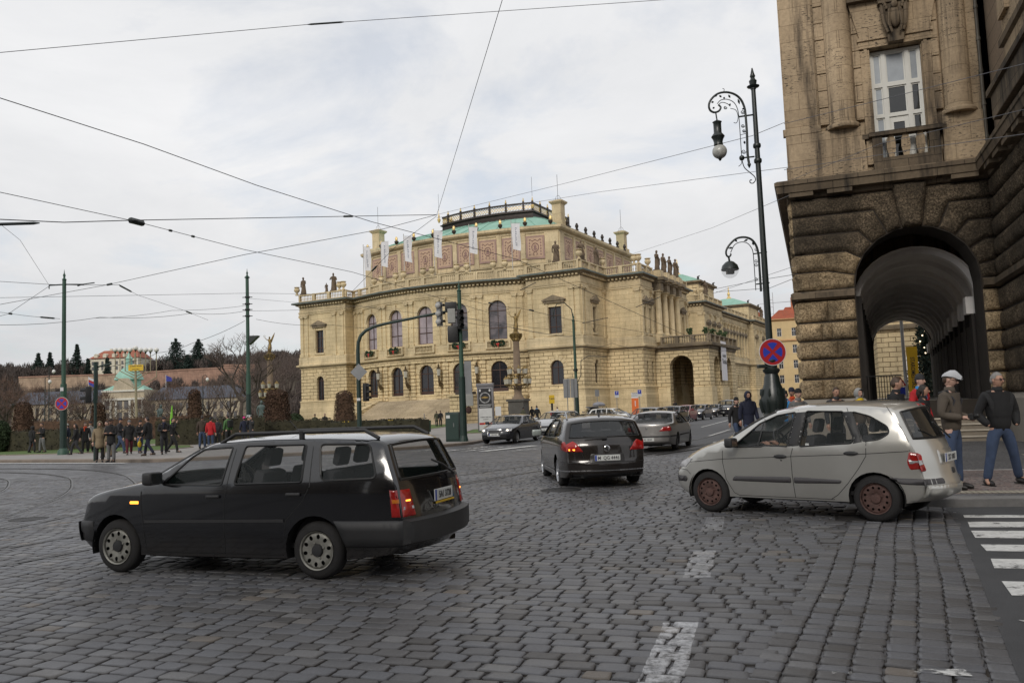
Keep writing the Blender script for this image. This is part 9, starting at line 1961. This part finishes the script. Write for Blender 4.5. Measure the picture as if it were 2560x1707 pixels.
b=MB();b.v=[(float(x),float(y),hz_(x,y)-.5) for y in gy for x in gx];nx=len(gx);b.f=[(j*nx+i,j*nx+i+1,(j+1)*nx+i+1,(j+1)*nx+i) for j in range(len(gy)-1) for i in range(nx-1)]
tag(b.build('hills',mat('winter_slope',(.085,.070,.050),1,var=.35,scale=.05),smooth=180),kind='structure')
rg=np.random.default_rng(5);b=MB();tk=MB()
def tuft(x,y,z,h,w,n,sz):
    u=rg.uniform(0,1,n);a=rg.uniform(0,2*pi,n);v=rg.uniform(-1,1,n);r=w/2*np.sqrt(np.maximum(1-v**2,0))*rg.uniform(.2,1,n)**.5
    P=np.stack([x+r*np.cos(a),y+r*np.sin(a),z+h*.58+h*.42*v],1)
    k=len(b.v);A=rg.normal(0,.25,(n,3));A[:,2]=np.abs(rg.normal(.8,.3,n));A/=np.linalg.norm(A,axis=1)[:,None];B=np.cross(A,rg.normal(size=(n,3)));B/=np.linalg.norm(B,axis=1)[:,None]
    L_=sz*rg.uniform(.6,1.5,(n,1));w_=sz*.12;q=np.stack([P-B*w_,P+B*w_,P+A*L_],1).reshape(-1,3);b.v+=[tuple(v_) for v_ in q];b.f+=[(k+3*i,k+3*i+1,k+3*i+2) for i in range(n)]
    b.tube([(x,y,z-1),(x,y,z+h*.5)],w*.03,3,False)
for k in range(1350):
    y=rg.uniform(478,760);x=rg.uniform(-.70*y,-.08*y) if rg.random()<.9 else rg.uniform(-.10*y,.06*y)
    z=hz_(x,y)
    px_=1280+2066*(x/y)
    if 556<y<600 and 40<px_<630:continue
    if 596<y<660 and 205<px_<352:continue
    h=rg.uniform(9,14) if y>630 else rg.uniform(5,8.5)
    tuft(x,y,z,h,h*.85,130,2.6)
tag(b.build('wood',FARW),'bare winter wood covering the far hillside','wood',kind='stuff')
def conifer(px,Y,top,wpx,label,seed,dz=0,broad=False):
    q=at(px,1000,Y);zb=hz_(q.x,Y)-.5;p=Vector((q.x,Y,zb));h=zat(px,top,(q.x,Y))-zb;w=wpx*1.9*Y/2066;rg2=np.random.default_rng(seed);t=empty('conifer',p,0,label,'tree','conifers on the hillside');c=MB();P=[]
    nl=13
    for i in range(nl):
        f=i/(nl-1);zz_=h*(.12+.88*f);r=w/2*((1-f)**(.55 if broad else .9))*rg2.uniform(.75,1.1)+.1
        for j in range(9):
            a=2*pi*(j+rg2.uniform(0,.8))/9;rr_=r*rg2.uniform(.6,1.1)
            for s_ in np.linspace(.15,1,7):P.append((rr_*s_*cos(a)+rg2.normal(0,.2),rr_*s_*sin(a)+rg2.normal(0,.2),zz_-s_*r*.22+rg2.normal(0,.25)))
    P=np.repeat(np.array(P),4,0)+rg2.normal(0,.35,(len(P)*4,3));leaves(c,P,.75,rg2,.45);c.build('crown',CON,t);c=MB();c.tube([(0,0,-1),(0,0,h*.95)],[h*.02,.08],5);c.build('trunk',BARK,t)
for a in ((440,615,850,50,'broad dark cedar right of the red roofed villa',1,0,True),(497,620,851,38,'second dark cedar, nearer the bare tree',2,0,True),(470,600,890,22,'small dark conifer between the two cedars',3),(95,640,886,30,'leftmost dark conifer on the hill',4),(124,630,884,22,'narrow conifer left of the left tram pole',5),(192,625,864,30,'tall pointed conifer between the left tram pole and the villa',6),(220,610,900,12,'thin dark cypress at the left corner of the villa',7),(268,596,898,12,'thin dark cypress in front of the villa',8),(385,640,905,30,'dark conifer behind the white globes',9)):conifer(*a)
TW=stone('terrace_stone',(.47,.35,.25),(.42,.31,.22),6,1.5,.05,(.28,.19,.13),samt=.3,weather=.3)
TB=stone('terrace_brick',(.40,.25,.185),(.36,.225,.165),3,1.0,.04,(.26,.13,.09),samt=.3,weather=.25)
def farwall(pts,m,label):
    t=empty('terrace_wall',(0,0,0),0,label,'wall');b=MB()
    P=[(at(px,1000,Y).x,Y) for px,Y,_,_ in pts];Zb=[zat(px,yb,p) for (px,Y,yt,yb),p in zip(pts,P)];Zt=[zat(px,yt,p) for (px,Y,yt,yb),p in zip(pts,P)]
    n=len(P);b.mesh([(x,y,z) for (x,y),z in zip(P,Zb)]+[(x,y,z) for (x,y),z in zip(P,Zt)]+[(x,y+4,z) for (x,y),z in zip(P,Zt)],[(i,i+1,n+i+1,n+i) for i in range(n-1)]+[(n+i,n+i+1,2*n+i+1,2*n+i) for i in range(n-1)]);b.build('wall',m,t);b=MB()
    b.mesh([(x,y-.4,z) for (x,y),z in zip(P,Zt)]+[(x,y-.4,z+1.0) for (x,y),z in zip(P,Zt)]+[(x,y+4,z+1.0) for (x,y),z in zip(P,Zt)],[(i,i+1,n+i+1,n+i) for i in range(n-1)]+[(n+i,n+i+1,2*n+i+1,2*n+i) for i in range(n-1)]);b.build('coping',TB,t)
farwall([(46,575,945,986),(160,575,941,984),(270,572,938,970),(350,570,934,975)],TW,'long pale stone terrace wall below the villa on the far hill')
farwall([(350,560,933,990),(460,560,926,990),(560,560,921,985),(625,560,915,975)],TB,'reddish brick terrace wall continuing right of the green dome')
farwall([(560,585,914,940),(640,585,914,940)],TB,'upper short reddish wall right of the brick terrace')
VC=mat('villa_plaster',(.62,.58,.46),.9,var=.08,scale=.2);VR=mat('red_roof_tile',(.30,.105,.065),.9,var=.2,scale=.3);VD=mat('villa_window',(.10,.10,.10),.5)
Yv=610;X=lambda px:at(px,920,Yv).x;Zv=lambda py,px=280:at(px,py,Yv).z
t=empty('villa',(0,0,0),0,'cream villa with a red hipped roof and dormers on the hill terrace','house')
b=MB();b.box(X(225),X(345),Yv,Yv+24,Zv(940),Zv(896));b.build('wall',VC,t)
b=MB();x0,x1=X(223),X(347);zt=Zv(895);zr=Zv(874);b.mesh([(x0,Yv-1,zt),(x1,Yv-1,zt),(x1,Yv+25,zt),(x0,Yv+25,zt),(X(247),Yv+8,zr),(X(330),Yv+8,zr),(X(330),Yv+16,zr),(X(247),Yv+16,zr)],[(0,1,5,4),(1,2,6,5),(2,3,7,6),(3,0,4,7),(4,5,6,7)]);b.build('roof',VR,t)
for px in (240,262,285,312):
    b=MB();x=X(px);b.box(x-1.3,x+1.3,Yv-.5,Yv+4,Zv(893),Zv(886));b.prism([(x-1.6,Zv(886)),(x+1.6,Zv(886)),(x,Zv(883))],Yv-.6,Yv+4);b.build('dormer',VC,t)
for r_ in (903,916):
    for px in (232,244,256,276,292,306,320,334):
        b=MB();x=X(px);z=Zv(r_+4);b.box(x-.8,x+.8,Yv-.1,Yv+.05,z-1.3,z+1.3);b.build('window',VD,t)
for px in (262,278,318):
    b=MB();x=X(px);b.box(x-.8,x+.8,Yv+9,Yv+11,Zv(878),Zv(869));b.build('chimney',VC,t)
PC=stone('palace_stucco',(.50,.43,.31),(.47,.40,.29),9,3,.03,(.45,.38,.26),samt=.25,weather=.15);PW=mat('palace_white_trim',(.62,.60,.52),.9);SL=mat('slate_roof',(.075,.085,.11),.8,var=.15);DOM=mat('palace_green_copper',(.24,.42,.34),.7,var=.2,scale=.2)
Ya=400;X=lambda px:at(px,1000,Ya).x;Za=lambda py,px=330:at(px,py,Ya).z
t=empty('palace',(0,0,0),0,'long cream palace with slate roofs, a gabled centre and a green copper dome','palace')
b=MB();b.box(X(30),X(268),Ya,Ya+16,-1,Za(1002));b.box(X(372),X(600),Ya,Ya+16,-1,Za(1002));b.build('wall',PC,t)
b=MB();b.box(X(268),X(372),Ya-5,Ya+16,-1,Za(975));b.build('centre_block',PC,t)
b=MB();b.prism([(X(295),Za(975)),(X(345),Za(975)),(X(341),Za(960)),(X(330),Za(946)),(X(312),Za(946)),(X(299),Za(960))],Ya-5.2,Ya-3);b.build('gable',PC,t)
b=MB()
for a,c_ in ((28,270),(370,602)):b.mesh([(X(a),Ya-1,Za(1002)),(X(c_),Ya-1,Za(1002)),(X(c_),Ya+17,Za(1002)),(X(a),Ya+17,Za(1002)),(X(a)+4,Ya+7,Za(970)),(X(c_)-4,Ya+7,Za(970)),(X(c_)-4,Ya+9,Za(970)),(X(a)+4,Ya+9,Za(970))],[(0,1,5,4),(1,2,6,5),(2,3,7,6),(3,0,4,7),(4,5,6,7)])
b.build('roof',SL,t)
cx_=X(306);w_=X(345)-X(270);b=MB();b.mesh([],[]);pr=[(w_*.52,Za(975)),(w_*.46,Za(970)),(w_*.38,Za(966)),(w_*.38,Za(949)),(w_*.47,Za(947)),(w_*.45,Za(943)),(w_*.39,Za(933)),(w_*.28,Za(924)),(w_*.17,Za(917)),(w_*.11,Za(912)),(w_*.10,Za(896)),(w_*.13,Za(894)),(w_*.07,Za(888)),(w_*.03,Za(880)),(.1,Za(872))];b.lathe(pr,12,(cx_,Ya+7,0));b.build('dome',DOM,t,smooth=25)
for a,c_,m_ in ((268,300,DOM),(342,372,DOM)):
    b=MB();b.mesh([(X(a),Ya-5,Za(975)),(X(c_),Ya-5,Za(975)),(X(c_),Ya+6,Za(975)),(X(a),Ya+6,Za(975)),(X((a+c_)/2),Ya,Za(962))],[(0,1,4),(1,2,4),(2,3,4),(3,0,4)]);b.build('corner_roof',m_,t)
b=MB()
for px in (272,290,303,337,350,368):b.box(X(px)-.5,X(px)+.5,Ya-5.6,Ya-5,-1,Za(998))
b.box(X(267),X(373),Ya-5.9,Ya-5,Za(1000),Za(995));b.box(X(267),X(373),Ya-5.7,Ya-5,Za(979),Za(975));b.build('trim',PW,t)
for px in (281,312,328,359):
    for py in (1012,1040,1060):
        b=MB();x=X(px);z=Za(py);b.box(x-1.0,x+1.0,Ya-5.15,Ya-4.9,z-1.9,z+1.9);b.build('window',VD,t)
for px in list(range(42,262,17))+list(range(384,590,17)):
    for py in (1020,1046):
        b=MB();x=X(px);z=Za(py);b.box(x-.8,x+.8,Ya-.12,Ya+.1,z-1.7,z+1.7);b.build('window',VD,t)
for px,m_,top,lb in ((205,[SWHT,SRED,SBLU],935,'white, red and blue flag on a pole over the left palace roof'),(402,[mat('flag_blue',(.03,.04,.25),.7)],938,'dark blue flag on a pole over the right palace roof')):
    x=X(px);f=empty('roof_flag',(x,Ya+6,Za(970)),0,lb,'flag');b=MB();h=Za(top)-Za(970);b.tube([(0,0,-1),(0,0,h)],.12,5);b.build('pole',SWHT,f)
    for i,mm in enumerate(m_):
        b=MB();z1=h-.3-i*1.2;b.mesh([(0,0,z1),(2.6,.4,z1-1.2),(2.8,.5,z1-3.0),(0,0,z1-1.2 if len(m_)>1 else z1-3)],[(0,3,2,1)]);b.build('cloth',mm,f)
YH=stone('yellow_plaster',(.66,.50,.27),(.64,.48,.26),30,3.2,.02,(.50,.37,.2),samt=.08,weather=.08);OH=mat('orange_plaster',(.42,.16,.085),.9,var=.1);RT=stone('red_roof',(.42,.105,.05),(.36,.09,.045),.5,.35,.03,(.22,.06,.03),samt=.25,weather=.2)
def house(x0,x1,y,dep,h,wallm,roofm,label,rows,cols,roofh=6,trim=None,wn=(1.1,2.1)):
    t=empty('house',(x0,y,0),R(-14),label,'house');W_=x1-x0;b=MB();ops=[];k=(W_)/(cols)
    for z0 in rows:
        for i in range(cols):ops.append((k*(i+.5),wn[0],z0,z0+wn[1],False))
    wall(b,(0,0),(W_,0),0,h,ops,.25);wall(b,(0,dep),(0,0),0,h);wall(b,(W_,0),(W_,dep),0,h);wall(b,(W_,dep),(0,dep),0,h);b.build('wall',wallm,t)
    for (s_,w_,zb,zt,_) in ops:
        f=MB();g=MB();wmesh(f,g,Pl((0,0),(W_,0)),s_,w_,zb,zt,False,back=.2,fr=.09,nv=1,hz=(zb+(zt-zb)*.62,));o=f.build('window',SWHT,t);g.build('pane',DPANE,o)
    b=MB();e=.6;b.mesh([(-e,-e,h),(W_+e,-e,h),(W_+e,dep+e,h),(-e,dep+e,h),(2.5,dep/2,h+roofh),(W_-2.5,dep/2,h+roofh)],[(0,1,5,4),(1,2,5),(2,3,4,5),(3,0,4)]);b.build('roof',roofm,t)
    b=MB();b.sweep([(0,dep),(0,0),(W_,0),(W_,dep)],[(0,h-.6),(.2,h-.5),(.6,h-.2),(.6,h),(0,h+.02)]);b.build('eaves',trim or HC,t)
    if len(rows)>2:
        b=MB();b.sweep([(0,dep),(0,0),(W_,0),(W_,dep)],[(0,rows[-1]-1.3),(.35,rows[-1]-1.2),(.35,rows[-1]-.9),(0,rows[-1]-.8)]);b.build('string_course',trim or HC,t)
    return t
house(66.3,80.5,210,14,22,YH,RT,'tall yellow house with a red tiled roof beyond the side wing of the hall',(1.5,5.6,9.3,13.2,17.5),4,3.0,trim=mat('yellow_trim',(.50,.30,.15),.9))
house(59.5,66.2,213,14,19.5,OH,RT,'narrow orange brown house under a steep red roof next to the yellow house',(1.5,6,10.5,16),2,6.5)
t=house(72,96,222,14,22.5,YH,RT,'long red roofed house behind the yellow one with a brick chimney',(10,14,18),5,4.5)
b=MB();b.box(4,6,5,6.5,23,29.5);b.build('chimney',OH,t)
b=MB();
for x in (-1.2,0,1.2):b.tube([(x-2,4,21),(x-2,4,31)],.07,4)
for z in (25,27,29):b.tube([(-3.2,4,z),(-.8,4,z)],.05,4)
o=b.build('roof_aerial',mat('aerial_grey',(.35,.35,.36),.6));o.parent=t
fm=fac.matrix_basis.copy() if False else (Matrix.Translation(FO)@RZ(FA))
def fw_(u,v,z=0):q=fm@Vector((u,v,z));return q
t=empty('stone_house',fw_(-1.2,62),FA,'buff rusticated stone house standing beyond the far end of the arcade','house');b=MB();wall(b,(1.6,0),(14,0),0,14,[(3.2,1.2,3,6,True),(7,1.2,3,6,True)],.3);wall(b,(1.6,9),(1.6,0),0,14);b.build('wall',HR,t);b=MB();b.sweep([(1.6,9),(1.6,0),(14,0)],[(0,8.2),(.4,8.3),(.5,8.7),(0,8.8)]);b.build('cornice',HD,t)
t=empty('pale_house',fw_(-6,78),FA,'pale stuccoed house at the end of the street, seen through the arcade','house');b=MB();wall(b,(0,0),(9.5,0),0,12,[(1.2+1.8*i,.8,1.6+3*j,3.2+3*j,False) for i in range(5) for j in range(3)],.3);b.build('wall',mat('pale_stucco',(.52,.46,.40),.9,var=.1),t);b=MB();b.face([(0,.35,0),(9.5,.35,0),(9.5,.35,12),(0,.35,12)]);b.build('dark_rooms',DPANE,t);b=MB();b.prism([(-.5,12),(10,12),(4.7,15)],0,8);b.build('roof',RT,t)
p=fw_(3.1,46);p.z=.1;rg2=np.random.default_rng(8);t=empty('christmas_tree',p,0,'dark Christmas tree with small lights beyond the far end of the arcade','tree');P=[]
for i in range(16):
    f=i/15;zz_=.6+7.6*f;r=2.3*(1-f)+.15
    for j in range(12):
        a=2*pi*(j+rg2.uniform(0,1))/12
        for s_ in np.linspace(.2,1,5):P.append((r*s_*cos(a),r*s_*sin(a),zz_-s_*r*.25))
P=np.repeat(np.array(P),8,0)+rg2.normal(0,.14,(len(P)*8,3));b=MB();leaves(b,P,.16,rg2,.4);b.build('crown',CON,t);b=MB();b.tube([(0,0,0),(0,0,8)],[.15,.03],6);b.build('trunk',BARK,t)
LMP=mat('tree_light',(1,.85,.6),.4,emit=(1,.78,.5,3));b=MB()
for i in range(46):
    f=rg2.uniform(0,.95);a=rg2.uniform(pi*.9,2.1*pi);r=(2.35*(1-f)+.1);b.ell((r*cos(a),r*sin(a),.5+7.6*f),(.06,.06,.06),5,4)
b.build('lights',LMP,t)
p=fw_(.75,40);p.z=.1;t=empty('banner_pole',p,FA,'grey post with a tall yellow banner seen through the arcade','banner');b=MB();b.tube([(0,0,0),(0,0,9)],.12,8);b.build('post',GREYM,t);b=MB();b.box(.18,.95,-.03,.03,1.2,5.2);b.build('cloth',YEL,t)
text('STAROMESTSKE',.42,INK,t,T(.56,-.04,3.2)@RX(pi/2)@RZ(-pi/2),xs=.8)
p=fw_(.1,37);p.z=.1;t=empty('road_sign',p,FA,'red bordered triangular sign over a small blue one, seen through the arcade','sign');b=MB();b.prism([(-.4,2.2),(.4,2.2),(0,2.9)],-.02,.0);b.build('triangle',SRED,t);b=MB();b.prism([(-.24,2.3),(.24,2.3),(0,2.74)],-.03,-.021);b.build('triangle_field',SWHT,t);b=MB();b.box(-.3,.3,-.02,0,1.5,2.1);b.build('blue_panel',SBLU,t);b=MB();b.tube([(0,.03,0),(0,.03,2.9)],.03,5);b.build('post',GREYM,t)
SH=stone('street_house_stone',(.24,.20,.15),(.21,.17,.13),1.4,.7,.02,samt=.4,weather=.3)  # unseen rest of the street, added to darken reflections in the cars
for (x,y,w_,h_,a,lb) in ((-46,-26,34,17,8,'unseen grey brown street house left behind the viewpoint, added to darken reflections'),(-10,-22,30,19,-6,'unseen grey brown street house directly behind the viewpoint, added to darken reflections'),(22,-26,24,19,-12,'unseen grey brown street house right behind the viewpoint, added to darken reflections')):
    t=empty('unseen_street_house',(x,y,0),R(a)+pi,lb,'house');b=MB();ops=[(-w_/2+2+3.4*i+w_/2,1.4,2.2+4.2*j,4.8+4.2*j,False) for i in range(int(w_/3.4)-0) for j in range(4) if 2+3.4*i+.8<w_];wall(b,(-w_/2,0),(w_/2,0),0,h_,ops,.3);b.build('wall',SH,t);b=MB();b.face([(-w_/2,.32,0),(w_/2,.32,0),(w_/2,.32,h_),(-w_/2,.32,h_)]);b.build('window',DPANE,t);b=MB();b.box(-w_/2-.4,w_/2+.4,-.6,10,h_,h_+.6);b.build('roof',SL,t)
